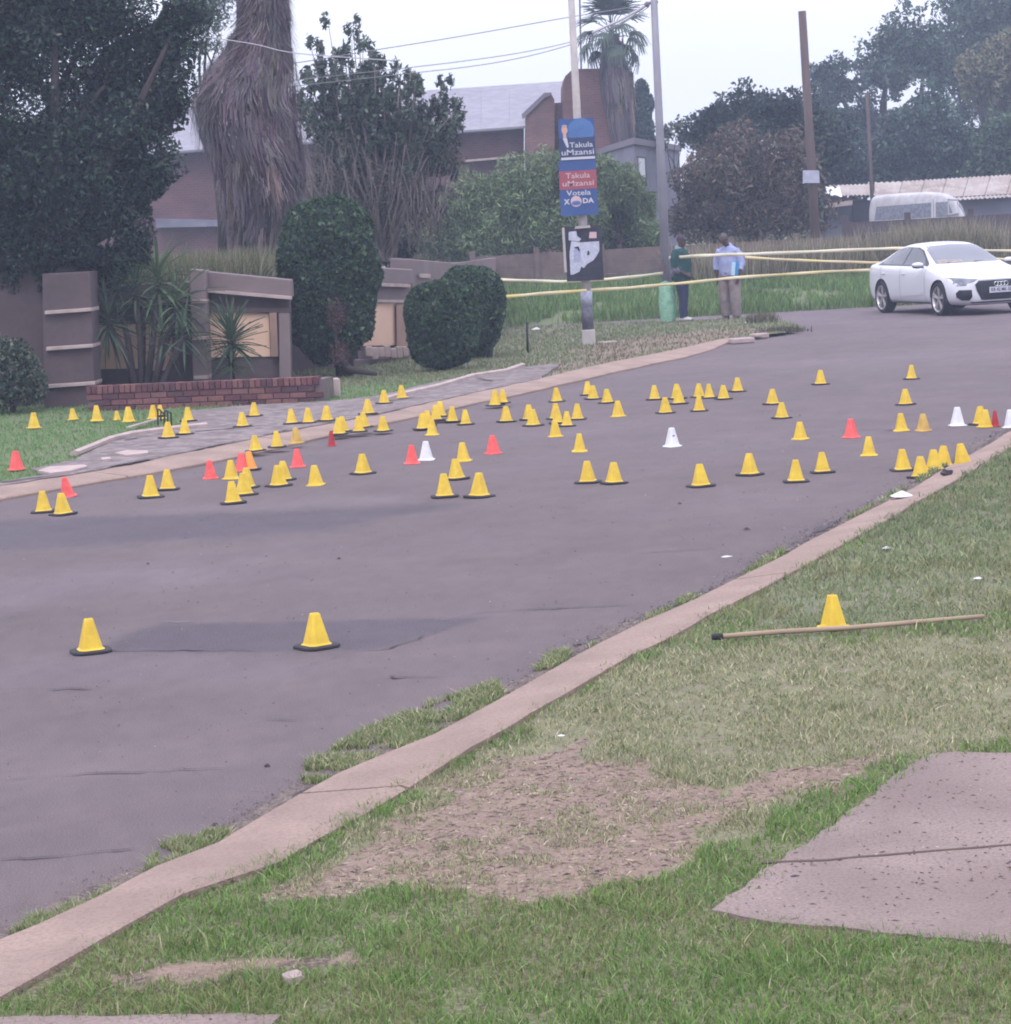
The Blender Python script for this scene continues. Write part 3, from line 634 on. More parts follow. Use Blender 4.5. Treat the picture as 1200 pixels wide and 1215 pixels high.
wp('cream_panel', [(173, 440, 33.87), (204, 439, 33.87), (204, 384, 33.87), (173, 385, 33.87)], .04, M['cream'], bevel=.004)
wp('pillar', [(230, 487, 33.3), (248, 486, 33.3), (243, 321, 33.3), (225, 319, 33.3)], .5, M['plaster_cap'])
for y0 in (358, 401.5, 448): wp('pale_band', [(227 + (y0 - 358) * .03, y0 + 2, 33.24), (244 + (y0 - 358) * .03, y0 + 1.5, 33.24), (244 + (y0 - 358) * .03, y0 - 2.5, 33.24), (227 + (y0 - 358) * .03, y0 - 2, 33.24)], .5, M['band'], bevel=.003)
wp('wall_panel', [(247, 487, 33.8), (346, 484, 33.8), (344, 348, 33.8), (243, 344, 33.8)], .2, M['plaster'])
wp('wall_cap', [(243.5, 344, 33.62), (346, 353, 33.62), (345, 332, 33.62), (243, 322, 33.62)], .42, M['plaster_cap'])
wp('pale_band', [(240, 346.5, 33.55), (346, 355.5, 33.55), (346, 351.5, 33.55), (240, 342.5, 33.55)], .1, M['band'], bevel=.004)
wp('cream_panel', [(243.5, 424, 33.77), (321, 423, 33.77), (319, 372, 33.77), (242.5, 368, 33.77)], .04, M['cream'], bevel=.004)
wp('panel_reveal', [(321.5, 423, 33.70), (330, 423, 33.62), (328, 371, 33.62), (319.5, 371, 33.70)], .1, M['reveal'], bevel=.003)
wp('lintel', [(243.2, 371, 33.70), (345, 371, 33.70), (345, 366, 33.70), (243, 364, 33.70)], .1, M['plaster'], bevel=.004)
wp('pilaster', [(332, 487, 33.66), (345, 486, 33.66), (343, 371.5, 33.66), (330.5, 371.5, 33.66)], .2, M['plaster_cap'])
wp('return_wall', [(341, 484, 34.1), (346, 460, 37.6), (346, 336, 37.6), (341, 333, 34.1)], .2, M['plaster'])
wp('wall_panel', [(346, 455, 37.7), (428, 440, 38.4), (428, 336, 38.4), (346, 336, 37.7)], .25, M['plaster'])
w2 = thing('garden_wall', 'lower stepped garden wall with cream panel behind the two clipped round hedges', 'wall', dp(500, 430, 41)); wl = w2
wp('wall_panel', [(425, 436, 38.2), (487, 433, 40.3), (487, 338, 40.3), (425, 338, 38.2)], .22, M['plaster_cap'])
wp('wall_cap', [(425, 334, 38.05), (489, 337, 40.1), (489, 320, 40.1), (425, 316, 38.05)], .4, M['plaster_cap'])
wp('pale_band', [(425, 338.5, 37.95), (487, 341, 40.0), (487, 337, 40.0), (425, 334.5, 37.95)], .1, M['band'], bevel=.004)
wp('pale_band', [(430, 358.5, 38.2), (485, 359, 39.9), (485, 356, 39.9), (430, 355.5, 38.2)], .1, M['band'], bevel=.004)
wp('cream_panel', [(430, 410.5, 38.25), (470, 409.5, 39.6), (469, 360, 39.6), (430, 359.5, 38.25)], .05, M['cream'], bevel=.004)
wp('panel_reveal', [(471, 421, 39.5), (484, 421, 39.9), (483, 361, 39.9), (470.5, 361, 39.5)], .1, M['reveal'], bevel=.004)
wp('plinth', [(420, 439, 37.9), (486, 434, 40.1), (486, 424, 40.1), (420, 427, 37.9)], .3, M['mortar'])
wp('end_pillar', [(463, 430, 42.0), (489, 430, 42.0), (489, 307.5, 42.0), (463, 306.5, 42.0)], .5, M['plaster_cap'])
wp('wall_panel', [(489.5, 436, 41.0), (583, 428, 46.0), (583, 306, 46.0), (540, 312, 43.6), (489.5, 308, 41.0)], .3, M['plaster_cap'])
wp('end_pillar', [(578, 430, 45.6), (591, 428, 45.9), (588.5, 306, 45.9), (576, 307, 45.6)], .6, M['plaster_cap'])
wp('pale_band', [(498, 329.5, 41.2), (511, 330, 41.9), (511, 325, 41.9), (498, 325, 41.2)], .1, M['band'], bevel=.004)
a = MB(); 
for i in range(7):
    p = dp(438 + i * 7, 417 + (i * 5) % 3, 38.3 + i * .22); a.box(p, (.11, .12, .17 + .03 * (i % 2)), Matrix.Rotation(.1 * i, 3, 'Z'))
a.build('stone_row', M['band'], w2, bevel=.02)

# brick planter: bricks laid one by one, a soldier course on top
b0 = gp(104, 489, .05); b1 = gp(385, 478, .05); bl = (b1 - b0).length; bd = (b1 - b0).normalized(); bnrm = Vector((-bd.y, bd.x, 0))
pl = thing('brick_planter', 'low red brick planter wall with upright top course along the far driveway', 'planter', b0.lerp(b1, .5))
brick_rot = Matrix.Rotation(math.atan2(bd.y, bd.x), 3, 'Z')
a = MB(); a.box(b0.lerp(b1, .5) + bnrm * .07 + Vector((0, 0, .155)), (bl - .01, .085, .30), brick_rot); a.build('mortar_bed', M['mortar'], pl)
def brickmesh(d):
    q = MB(); q.box((0, 0, 0), d); me = D.meshes.new('brick'); me.from_pydata(q.v, [], q.f)
    bm = bmesh.new(); bm.from_mesh(me); bmesh.ops.bevel(bm, geom=bm.edges[:], offset=.005, segments=1, affect='EDGES'); bm.to_mesh(me); bm.free(); return me
M['brick_obj'] = []
for c_ in ((.17, .075, .080), (.125, .052, .060), (.20, .095, .09), (.10, .05, .06)): M['brick_obj'].append(mat('brick_face', c_, tuple(v * .75 for v in c_), 20, .92, bump=.3, bscale=90))
BM = []
for m_ in M['brick_obj']: me = brickmesh((.214, .10, .068)); me.materials.append(m_); BM.append(me)
SMs = []
for m_ in M['brick_obj']: me = brickmesh((.068, .16, .104)); me.materials.append(m_); SMs.append(me)
rr = random.Random(4)
def put(me, name, p, parent, rot):
    o = D.objects.new(name, me); COL.objects.link(o); o.parent = parent; o.location = p - root_loc(parent); o.rotation_euler = rot; return o
ang = math.atan2(bd.y, bd.x)
for c in range(3):
    k = int(bl / .224)
    for i in range(k):
        s_ = .112 + i * .224 + (.112 if c % 2 else 0)
        if s_ > bl - .1: continue
        put(rr.choice(BM), 'brick', b0 + bd * s_ + bnrm * (.045 + rr.uniform(-.003, .004)) + Vector((0, 0, .034 + c * .078)), pl, (0, 0, ang + rr.uniform(-.01, .01)))
for i in range(int(bl / .078)):
    put(rr.choice(SMs), 'brick', b0 + bd * (.039 + i * .078) + bnrm * (.065 + rr.uniform(-.003, .004)) + Vector((0, 0, .29 + rr.uniform(-.003, .003))), pl, (rr.uniform(-.02, .02), 0, ang))
a = MB(); c = b0.lerp(b1, .49) + bnrm * .45 + Vector((0, 0, .15)); a.box(c, (bl * .97, .6, .28), brick_rot); a.build('planter_soil', mat('planter_soil', (.10, .085, .08), (.16, .13, .11), 6, .95), pl)
e = gp(391, 472, .05); wb = thing('concrete_block', 'small pale concrete block at the right end of the brick planter', 'block', e)
a = MB(); a.box(e + Vector((.05, .1, .12)), (.17, .2, .26), Matrix.Rotation(.2, 3, 'Z')); a.build('block', M['band'], wb, bevel=.012)

# yuccas
M['sword'] = mat('sword_leaf', (.045, .085, .06), (.085, .13, .07), 3, .55, spec=.35, trans=.1)
M['sword_pale'] = mat('pale_sword_leaf', (.12, .18, .09), (.09, .14, .075), 3, .55, spec=.35, trans=.15)
def sword(L, wd, droop, m):
    V = []; F = []; n = 5
    for i in range(n + 1):
        s = i / n; ww = wd * (1 - s ** 2.2) * (.6 + .8 * s if s < .5 else 1) / 2 + .001; z = -droop * s * s * L; xx = L * s
        V += [(xx, -ww, z + .012), (xx, 0, z), (xx, ww, z + .012)]
        if i:
            k = 3 * i; F += [(k - 3, k - 2, k + 1, k), (k - 2, k - 1, k + 2, k + 1)]
    me = D.meshes.new('leaf'); me.from_pydata(V, [], F); me.materials.append(m); return me
SW = [sword(.55, .045, .12, M['sword']), sword(.5, .04, .35, M['sword']), sword(.5, .05, .02, M['sword'])]
SWP = [sword(.62, .05, .2, M['sword_pale']), sword(.58, .045, .5, M['sword_pale'])]
def rosette(root, c, n, meshes, sc=1.0, lo=-40, hi=85, seed=0, name='leaf'):
    r = random.Random(seed)
    for i in range(n):
        az = i * 2.39996 + r.uniform(-.2, .2); el = math.radians(lo + (hi - lo) * (i / n) ** .9 + r.uniform(-7, 7)); s_ = sc * r.uniform(.75, 1.1)
        o = put(r.choice(meshes), name, c + Vector((0, 0, (i / n - .5) * .22 * sc)), root, (0, -el, az)); o.scale = (s_, s_, s_)
yb = b0 + bd * (bl * .60) + bnrm * .6; yb = dp(277, 452, 32.9)
yu = thing('yucca', 'single spiky yucca standing in front of the large cream wall panel', 'plant', yb)
a = MB(); a.tube([yb - Vector((0, 0, .1)), yb + Vector((-.02, 0, .35)), dp(274, 405, 32.9)], [.055, .05, .045], 8); a.build('stem', M['bark'], yu, True)
rosette(yu, dp(275, 404, 32.9), 110, SW, .95, -40, 88, 2)
rosette(yu, dp(275, 432, 32.9), 70, SW, .60, -35, 70, 3)
cb = dp(170, 458, 32.9); yc = thing('yucca_clump', 'clump of several yuccas with leaning trunks beside the banded pillar', 'plant', cb)
a = MB(); heads = [(128, 383, .0), (160, 345, .1), (188, 335, .3), (210, 362, .3), (218, 398, 0), (192, 402, -.1), (138, 345, .2)]
for (hx, hy, dy), bx in zip(heads, (166, 168, 172, 178, 186, 180, 160)):
    p = dp(hx, hy, 32.9 + dy); q = dp(bx, 462, 32.9); a.tube([q - Vector((0, 0, .1)), q.lerp(p, .5) + Vector((.03, 0, .02)), p], [.055, .045, .04], 7)
a.build('trunk', M['bark'], yc, True)
for k, (hx, hy, dy) in enumerate(heads):
    rosette(yc, dp(hx, hy, 32.9 + dy), (44, 44, 44, 44, 26, 24, 30)[k], SWP if k in (2, 3) else SW, (1.15, 1.0, 1.2, 1.15, .95, .9, .9)[k], -75 if k == 0 else -50, 85, 10 + k)

# shrubs and clipped hedges
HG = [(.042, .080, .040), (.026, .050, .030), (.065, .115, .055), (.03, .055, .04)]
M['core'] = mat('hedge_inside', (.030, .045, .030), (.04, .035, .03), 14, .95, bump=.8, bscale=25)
def hedge(name, label, px, y0, y1, hw, Yd, n, taper=.75, bare=None, trunkpx=None, pw=2.75, cat='hedge', group=None, seed=0):
    foot = dp(px, y1, Yd); c = dp(px + (y0 - y1) * .0 , (y0 + y1) / 2 - 4, Yd); rx = hw / ppm(Yd); rz = (y1 - y0 - 8) / 2 / ppm(Yd)
    root = thing(name, label, cat, Vector((foot.x, Yd, .05)), group)
    m_ = n; d = unit(int(m_ * 1.3)); f = (np.abs(d) ** pw).sum(1) ** (-1 / pw); p0 = d * np.array([rx, rx * .95, rz]) * f[:, None]
    h = p0[:, 2] / rz; p0[:, :2] *= (taper + (1 - taper) * np.clip((h + 1) / 1.25, 0, 1))[:, None]
    sh = (1 + .16 * (vn3((p0 + c[:]) * 2.6) - .5) + .09 * (vn3((p0 + c[:]) * 9) - .5)) * (1 - .07 * rng.random(len(d)) ** 2 + .02 * rng.random(len(d)) ** 6)
    P = p0 * sh[:, None] + np.array(c[:])
    if bare is not None:
        bx, by, brx, brz = bare; bc = dp(bx, by, Yd - rx); q = ((P[:, 0] - bc.x) / (brx / ppm(Yd))) ** 2 + ((P[:, 2] - bc.z) / (brz / ppm(Yd))) ** 2
        P = P[~((q < 1) & (P[:, 1] < Yd) & (rng.random(len(P)) > .12))]
    P = P[:m_]; n_ = len(P); a_ = unit(n_); a_[:, 2] += .5; a_ /= np.linalg.norm(a_, axis=1)[:, None]; b_ = np.cross(a_, unit(n_)); b_ /= np.linalg.norm(b_, axis=1)[:, None]
    s = .042 * rng.uniform(.5, 1.4, n_)[:, None]
    V = np.stack([P - a_ * s, P + b_ * s * .6, P + a_ * s, P - b_ * s * .6], 1).reshape(-1, 3); i = np.arange(n_) * 4
    col = pick(n_, HG + [(.13, .18, .11)], [4, 3, 3, 3, 1.0]) * (1 + .35 * (vn3(P * 4) - .5) * 2)[:, None]
    np_mesh('foliage', V, np.stack([i, i + 1, i + 2, i + 3], -1), M['leaf'], root, np.repeat(np.clip(col, .008, .5), 4, axis=0))
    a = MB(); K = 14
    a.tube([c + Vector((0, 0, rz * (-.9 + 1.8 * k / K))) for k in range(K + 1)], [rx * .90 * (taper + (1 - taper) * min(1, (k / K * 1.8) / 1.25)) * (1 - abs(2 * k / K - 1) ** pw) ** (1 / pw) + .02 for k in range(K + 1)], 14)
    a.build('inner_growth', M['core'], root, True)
    a = MB(); tp = trunkpx or px; fb = dp(tp, y1, Yd)
    for q in (-.1, .02, .14): a.tube([Vector((fb.x + q * .6, Yd, .0)), Vector((fb.x + q, Yd - .05, c.z - rz * .75)), Vector((c.x + q * 2, Yd, c.z - rz * .3))], [.06, .05, .03], 7)
    a.build('trunk', M['bark'], root, True)
    return root
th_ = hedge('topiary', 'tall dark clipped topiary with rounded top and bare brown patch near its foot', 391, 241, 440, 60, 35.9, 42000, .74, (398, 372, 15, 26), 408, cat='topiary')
a = MB(); p = dp(408, 440, 35.4); a.tube([p + Vector((-.1, .1, .2)), p + Vector((.1, -.05, .02)), Vector((p.x + .5, 35.1, .1))], [.07, .06, .03], 7)
a.tube([dp(392, 355, 35.5), dp(398, 400, 35.35), dp(405, 436, 35.5)], [.03, .04, .06], 6); a.build('root', M['bark'], th_, True)
foliage('bare_twigs', th_, [(dp(399, 372, 35.25), (.19, .10, .33)), (dp(404, 420, 35.3), (.16, .10, .22))], 1800, .05, [(.17, .105, .095), (.11, .075, .07)], [1, 1], shell=1, aspect=4)
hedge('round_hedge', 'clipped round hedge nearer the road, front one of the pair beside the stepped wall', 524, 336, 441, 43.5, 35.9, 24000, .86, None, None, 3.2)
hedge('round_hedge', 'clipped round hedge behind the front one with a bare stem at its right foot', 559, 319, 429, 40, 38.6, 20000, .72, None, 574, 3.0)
tree('shrub', 'grey green shrub at the left edge in front of the dark wall', 31.6, [(10, 445, 38), (30, 455, 26), (-20, 440, 45), (40, 462, 18), (15, 425, 25)], 9000, .06, [(.06, .10, .07), (.11, .14, .09), (.17, .17, .12), (.04, .065, .05)], [3, 3, 2, 3], (15, 492, .05), .04, cat='shrub', shell=.7, lump=.3)

# big dark tree, palms
DG = [(.024, .045, .036), (.015, .028, .026), (.04, .068, .045), (.02, .034, .036)]
tree('dark_tree', 'large dark evergreen tree hanging over the wall at the left edge', 33.2,
     [(60, 180, 85), (20, 40, 90), (120, 20, 75), (195, 55, 50), (150, 150, 58), (150, 75, 40), (30, 250, 85), (115, 235, 55), (-50, 130, 90), (-50, 280, 80), (150, 270, 42), (95, 300, 38), (20, 310, 40), (175, 210, 32), (200, 110, 34), (70, 300, 45), (-10, 320, 35), (215, 15, 36), (60, -30, 80), (160, 300, 26), (130, 325, 24), (60, 325, 30), (15, 330, 26), (70, 325, 42), (125, 300, 38), (35, 290, 50), (160, 190, 60), (90, 190, 60), (100, 270, 60), (30, 200, 70), (185, 130, 40), (120, 110, 45)],
     170000, .082, DG + [(.12, .14, .10)], [4, 4, 3, 3, .5], (70, 440, 1.5), .2, shell=.95, gap=.28, gf=1.7, lump=.45, aspect=2.2, clump=.3)
tree('feathery_tree', 'small pale green feathery tree between the dark tree and the thick palm trunk', 44, [(245, 15, 34), (262, 45, 20), (235, 45, 22), (258, -15, 30)], 5000, .11, [(.11, .15, .12), (.07, .11, .09)], [1, 1], (262, 280, 1.5), .08, shell=.9, gap=.46, gf=2, aspect=5, droop=.5)
pb = dp(318, 300, 42); palm = thing('palm_tree', 'thick palm trunk wrapped in a shaggy skirt of dead brown fronds', 'palm', Vector((pb.x, 42, 1.4)))
a = MB(); P = [dp(318 - i * .9, 310 - i * 30, 42) for i in range(14)]; a.tube(P, [.5, .5, .5, .5, .5, .48, .46, .45, .44, .43, .42, .42, .41, .41], 14); a.build('trunk', mat('palm_trunk', (.10, .08, .09), (.065, .052, .06), 5, .95, bump=1, bscale=12, stretch=(3, 3, .6)), palm, True)
def skirt(root, prof, Yd, n, Lr, wd, cols, wts, name='dead_fronds', clumps=420, flare=.10, spread=.10):
    prof = np.array(prof, float); pm = ppm(Yd); seg = 4; r = np.random.default_rng(int(Yd)); ncl = clumps
    cy = r.uniform(prof[0, 0] - 15, prof[-1, 0] - 12, ncl); ct = r.uniform(0, 2 * np.pi, ncl); ct = np.where(r.random(ncl) < .55, -np.abs(np.mod(ct, np.pi)), ct); cj = r.uniform(.84, 1.04, ncl); cf = r.uniform(-.6, 1.4, ncl) * flare; cL = r.uniform(*Lr, ncl); cc = pick(ncl, cols, wts, .25)
    k = r.integers(0, ncl, n); th = ct[k] + r.normal(0, spread, n); y0 = cy[k] + r.normal(0, 5, n); L = cL[k] * r.uniform(.5, 1.15, n); V = np.zeros((n, (seg + 1) * 2, 3)); wob = r.normal(0, .035, n)
    O = EYE
    for q in range(n):
        lx, rx_ = np.interp(y0[q], prof[:, 0], prof[:, 1]), np.interp(y0[q], prof[:, 0], prof[:, 2]); hw0 = (rx_ - lx) / 2 * cj[k[q]] * 1.04; c0 = (lx + rx_) / 2
        for s in range(seg + 1):
            t = s / seg; yy = y0[q] + L[q] * pm * t; a1, b1 = np.interp(yy, prof[:, 0], prof[:, 1]), np.interp(yy, prof[:, 0], prof[:, 2]); hw = (1 - .72 * t) * hw0 + .72 * t * (b1 - a1) / 2 * cj[k[q]]; c = c0 * (1 - .8 * t) + (a1 + b1) / 2 * .8 * t
            hw += cf[k[q]] * pm * t * t * .8; g = th[q] + wob[q] * t * 2; pp = dp(c + hw * math.cos(g), yy, Yd); rad = hw / pm * math.sin(g)
            ww = wd * (1.15 - t * .85) * (.6 + (q % 7) / 8); tx = -math.sin(g) * ww; ty = math.cos(g) * ww
            V[q, 2 * s] = (pp.x - tx, pp.y + rad - ty, pp.z); V[q, 2 * s + 1] = (pp.x + tx, pp.y + rad + ty, pp.z)
    i = np.arange(n)[:, None] * (seg + 1) * 2; F = np.concatenate([np.concatenate([i + 2 * s, i + 2 * s + 1, i + 2 * s + 3, i + 2 * s + 2], 1) for s in range(seg)])
    col = cc[k] * r.uniform(.8, 1.2, (n, 1))
    return np_mesh(name, V.reshape(-1, 3), F, M['blade'], root, np.repeat(col, (seg + 1) * 2, axis=0))
BR = [(.16, .13, .145), (.115, .092, .105), (.20, .165, .175), (.26, .20, .16)]
skirt(palm, [(-40, 288, 340), (10, 286, 341), (35, 280, 343), (60, 262, 347), (90, 238, 350), (125, 228, 352), (150, 236, 355), (180, 250, 358), (215, 262, 361), (250, 272, 356), (290, 284, 340)], 42, 12000, (.28, .85), .013, BR, [4, 4, 2, .3], clumps=800, flare=.22)
def fanfrond(L, droop, nl=16, m=None, seed=0):
    r = random.Random(seed); a = MB(); a.tube([(0, 0, 0), (L * .28, 0, L * .10), (L * .5, 0, L * .10)], [.02, .016, .012], 5); V = []; F = []
    for i in range(nl):
        g = math.radians(-78 + 156 * i / (nl - 1)); LL = L * .52 * r.uniform(.85, 1.1); base = Vector((L * .5, 0, L * .1)); dirv = Vector((math.cos(g), math.sin(g), 0)); sd = Vector((-math.sin(g), math.cos(g), 0))
        k0 = len(V)
        for s in range(4):
            t = s / 3; p = base + dirv * LL * t * (1 - .25 * t * droop) + Vector((0, 0, .05 * L * t - droop * LL * t * t * .9)); ww = LL * .055 * (.5 + 1.4 * t if t < .5 else 1.2 * (1.25 - t))
            V += [p - sd * ww, p + sd * ww]
            if s: F.append((k0 + 2 * s - 2, k0 + 2 * s - 1, k0 + 2 * s + 1, k0 + 2 * s))
    a.add(V, F); me = D.meshes.new('frond'); me.from_pydata(a.v, [], a.f); me.materials.append(m); return me
M['palm_leaf'] = mat('palm_leaf', (.045, .075, .06), (.07, .105, .075), 2, .55, spec=.3)
pc = dp(726, 38, 78); palm2 = thing('palm_tree', 'distant fan palm with green fronds rising above the brick chimney block', 'palm', Vector((pc.x, 78, .8)))
a = MB(); a.tube([dp(742, 240, 78), dp(736, 150, 78), dp(729, 90, 78), dp(726, 40, 78)], [.36, .33, .30, .24], 10); a.build('trunk', D.materials['palm_trunk'], palm2, True)
FR = [fanfrond(1.5, .45, 14, M['palm_leaf'], 1), fanfrond(1.45, .9, 14, M['palm_leaf'], 2), fanfrond(1.5, .2, 14, M['palm_leaf'], 3)]
for i in range(26):
    el = (-38 + 122 * (i / 26) ** .9); az = i * 2.4; o = put(FR[1 if i < 12 else (0 if i < 22 else 2)], 'frond', pc + Vector((0, 0, (i / 30 - .6) * .5)), palm2, (0, -math.radians(el), az)); s_ = 1.0 if i < 24 else .85; o.scale = (s_,) * 3
skirt(palm2, [(62, 714, 740), (85, 712, 750), (110, 716, 752), (140, 722, 753), (165, 730, 752)], 78, 1500, (.5, 1.3), .03, BR, [4, 4, 2, 1], clumps=120)

# leafy upright shrub in the middle, bushes and far trees
sb = dp(455, 306, 46); sh = thing('leafy_tree', 'sparse upright tree with bare grey stems and leafy twig tips against the sky', 'tree', Vector((sb.x, 46, 1.5)))
rs = random.Random(12); a = MB(); blobs = []
for i in range(74):
    tx = 350 + 205 * (i + .5) / 74 + rs.uniform(-8, 8); e_ = 1 - abs((tx - 425) / 130) ** 2.2
    ty = 20 + (1 - max(0, e_)) * 120 + rs.uniform(0, 90) + (35 if 460 < tx < 520 else 0) ; tip = dp(tx, ty, 46 + rs.uniform(-1.1, 1.1)); b = dp(455 + rs.uniform(-14, 14), 310, 46 + rs.uniform(-.3, .3))
    m_ = dp(455 + (tx - 455) * .62 + rs.uniform(-6, 6), 190 + rs.uniform(-20, 20), 46 + rs.uniform(-.7, .7))
    a.tube([b, b.lerp(m_, .5) + Vector((rs.uniform(-.08, .08), 0, 0)), m_, m_.lerp(tip, .5) + Vector((rs.uniform(-.1, .1), 0, 0)), tip], [.045, .032, .022, .014, .006], 5)
    for q in range(6):
        s_ = .1 + .9 * q / 5; c = m_.lerp(tip, s_) + Vector((rs.uniform(-.12, .12), rs.uniform(-.2, .2), rs.uniform(-.1, .1))); blobs.append((c, (.10, .12, .17)))
for i in range(320):
    b = dp(455 + rs.uniform(-85, 70), 300 - rs.uniform(0, 60), 46 + rs.uniform(-.8, .8)); t = b + Vector((rs.uniform(-.5, .5), rs.uniform(-.3, .3), rs.uniform(.6, 1.7))); a.tube([b, b.lerp(t, .5) + Vector((rs.uniform(-.1, .1), 0, 0)), t], [.014, .009, .004], 4)
a.build('branches', mat('twig_bark', (.22, .18, .175), (.15, .125, .125), 6, .95), sh, True)
foliage('crown', sh, blobs, 26000, .12, [(.065, .095, .07), (.09, .12, .085), (.13, .15, .12), (.045, .065, .055)], [4, 3, 1.5, 3], shell=1, aspect=2.3, up=.6, lump=.2)
foliage('inner_leaves', sh, pxblobs([(420, 175, 42), (500, 185, 45), (385, 195, 30), (530, 190, 25), (450, 240, 60, 45), (400, 240, 45, 35), (510, 245, 40, 40), (440, 215, 70, 45)], 46.3, .7), 30000, .085, [(.11, .105, .095), (.08, .09, .075), (.16, .14, .125), (.11, .12, .09)], [3, 3, 2, 2], shell=.95, gap=.42, gf=2, aspect=2.5)
BG = [(.14, .20, .085), (.20, .265, .12), (.09, .135, .075), (.24, .29, .15)]
tree('feathery_bush', 'broad feathery green bush behind the brown boundary wall, left of the poster pole', 58.5, [(620, 225, 42), (575, 245, 46), (530, 265, 42), (655, 215, 38), (600, 275, 50), (650, 260, 46), (550, 285, 40), (500, 282, 28), (690, 255, 30)], 60000, .15, BG, [4, 3, 4, 1.2], (600, 300, .5), .1, cat='bush', shell=.8, aspect=5, lump=.45, up=.2, clump=.4)
tree('feathery_bush', 'feathery green bush behind the brown boundary wall between the two grey poles', 59.5, [(735, 225, 36), (705, 245, 36), (755, 250, 32), (720, 275, 38), (765, 275, 25), (715, 205, 22)], 40000, .15, BG, [3, 3, 4, 1], (735, 300, .5), .1, cat='bush', shell=.8, aspect=5, lump=.45, up=.2, clump=.4)
tree('dark_shrub', 'low dark shrub above the stepped wall, left of the feathery bush', 47.5, [(462, 300, 20), (480, 296, 15), (448, 292, 16)], 3500, .08, DG, [1, 1, 1, 1], (465, 325, 1.4), .04, cat='shrub', shell=.9)
RB = [(.125, .09, .075), (.085, .07, .06), (.16, .125, .09), (.06, .065, .05)]
tree('russet_bush', 'wide russet brown bush mass behind the wall between the lamp pole and timber pole', 63, [(880, 200, 58), (835, 215, 42), (930, 205, 50), (845, 255, 48), (900, 250, 55), (950, 250, 42), (815, 260, 28)], 34000, .14, RB, [4, 3, 2, 3], (885, 295, .5), .14, cat='bush', shell=.8, lump=.4, aspect=2.5)
tree('broad_tree', 'dark green bushy tree top with thin bare twigs above the russet bush', 70, [(880, 140, 42), (850, 150, 34), (920, 140, 40), (950, 150, 40), (975, 175, 38), (835, 165, 22)], 22000, .15, DG + [(.07, .09, .06)], [3, 3, 3, 3, 2], (890, 290, .6), .2, shell=.85, lump=.5, gap=.36, gf=1.2)
GT = [(.05, .09, .058), (.036, .064, .048), (.08, .125, .075), (.095, .115, .085)]
tree('gum_tree', 'tall loose dark tree with sky showing through, behind the timber pole', 104, [(1050, 100, 52), (1000, 95, 32), (1090, 55, 48), (1035, 150, 45), (985, 130, 30), (1120, 110, 50), (975, 85, 20), (1065, 60, 32)], 30000, .24, GT, [3, 4, 2, 1], (1060, 260, 1), .3, shell=.9, lump=.55, gap=.45, gf=.9, aspect=2.2)
tree('gum_tree', 'tallest dark tree, rising out of the top right corner of the picture', 108, [(1170, 60, 62), (1150, 15, 45), (1210, 10, 60), (1190, 120, 55), (1120, 75, 38), (1240, 90, 60)], 30000, .24, GT, [3, 4, 2, 1], (1180, 260, 1), .3, shell=.9, lump=.55, gap=.42, gf=.9, aspect=2.2)
tree('round_tree', 'rounded bluish green tree directly behind the rusty shed roof', 88, [(1090, 165, 48), (1055, 185, 36), (1130, 180, 42), (1100, 135, 30), (1075, 215, 40), (1125, 215, 40)], 32000, .19, [(.055, .10, .07), (.04, .07, .055), (.08, .13, .085), (.035, .055, .05)], [3, 3, 2, 3], (1095, 260, 1), .2, shell=.8, lump=.45, up=-.2)
tree('yellowing_tree', 'yellowish olive tree in front of the tallest trees at the right edge', 96, [(1175, 85, 34), (1200, 70, 36), (1160, 110, 22), (1205, 115, 32), (1150, 80, 18)], 15000, .2, [(.17, .165, .09), (.12, .13, .08), (.22, .20, .11)], [3, 3, 1.5], (1190, 250, 1), .2, shell=.9, lump=.5, gap=.36, gf=1, aspect=2.5)
tree('round_tree', 'green tree at the right edge behind the shed, under the yellowish one', 86, [(1190, 180, 42), (1225, 165, 45), (1170, 205, 28), (1210, 215, 35)], 16000, .19, [(.06, .105, .06), (.045, .075, .05), (.09, .135, .075)], [3, 3, 2], (1200, 260, 1), .2, shell=.8, lump=.45)
tree('narrow_tree', 'dark narrow tree between the timber pole and the rounded tree', 84, [(1000, 175, 28, 40), (1015, 210, 28), (985, 215, 25), (1000, 145, 18)], 12000, .17, [(.045, .08, .06), (.03, .05, .045)], [1, 1], (1003, 270, 1), .15, shell=.85, lump=.4)
tree('conifer', 'small dark pointed conifer right of the brick chimney block', 90, [(762, 150, 17, 26), (762, 128, 14, 22), (761, 108, 9, 17), (764, 168, 18, 20)], 9000, .15, [(.035, .065, .06), (.05, .085, .075)], [1, 1], (764, 230, 1), .12, cat='conifer', shell=.6, lump=.3, up=.5)
tree('sapling', 'thin sparse sapling beside the top of the grey plastered building', 72, [(792, 158, 14), (806, 150, 9), (785, 172, 8), (812, 165, 12)], 700, .15, [(.06, .08, .06), (.10, .10, .08)], [1, 1], (808, 230, 1), .05, cat='tree', shell=1, gap=.3)

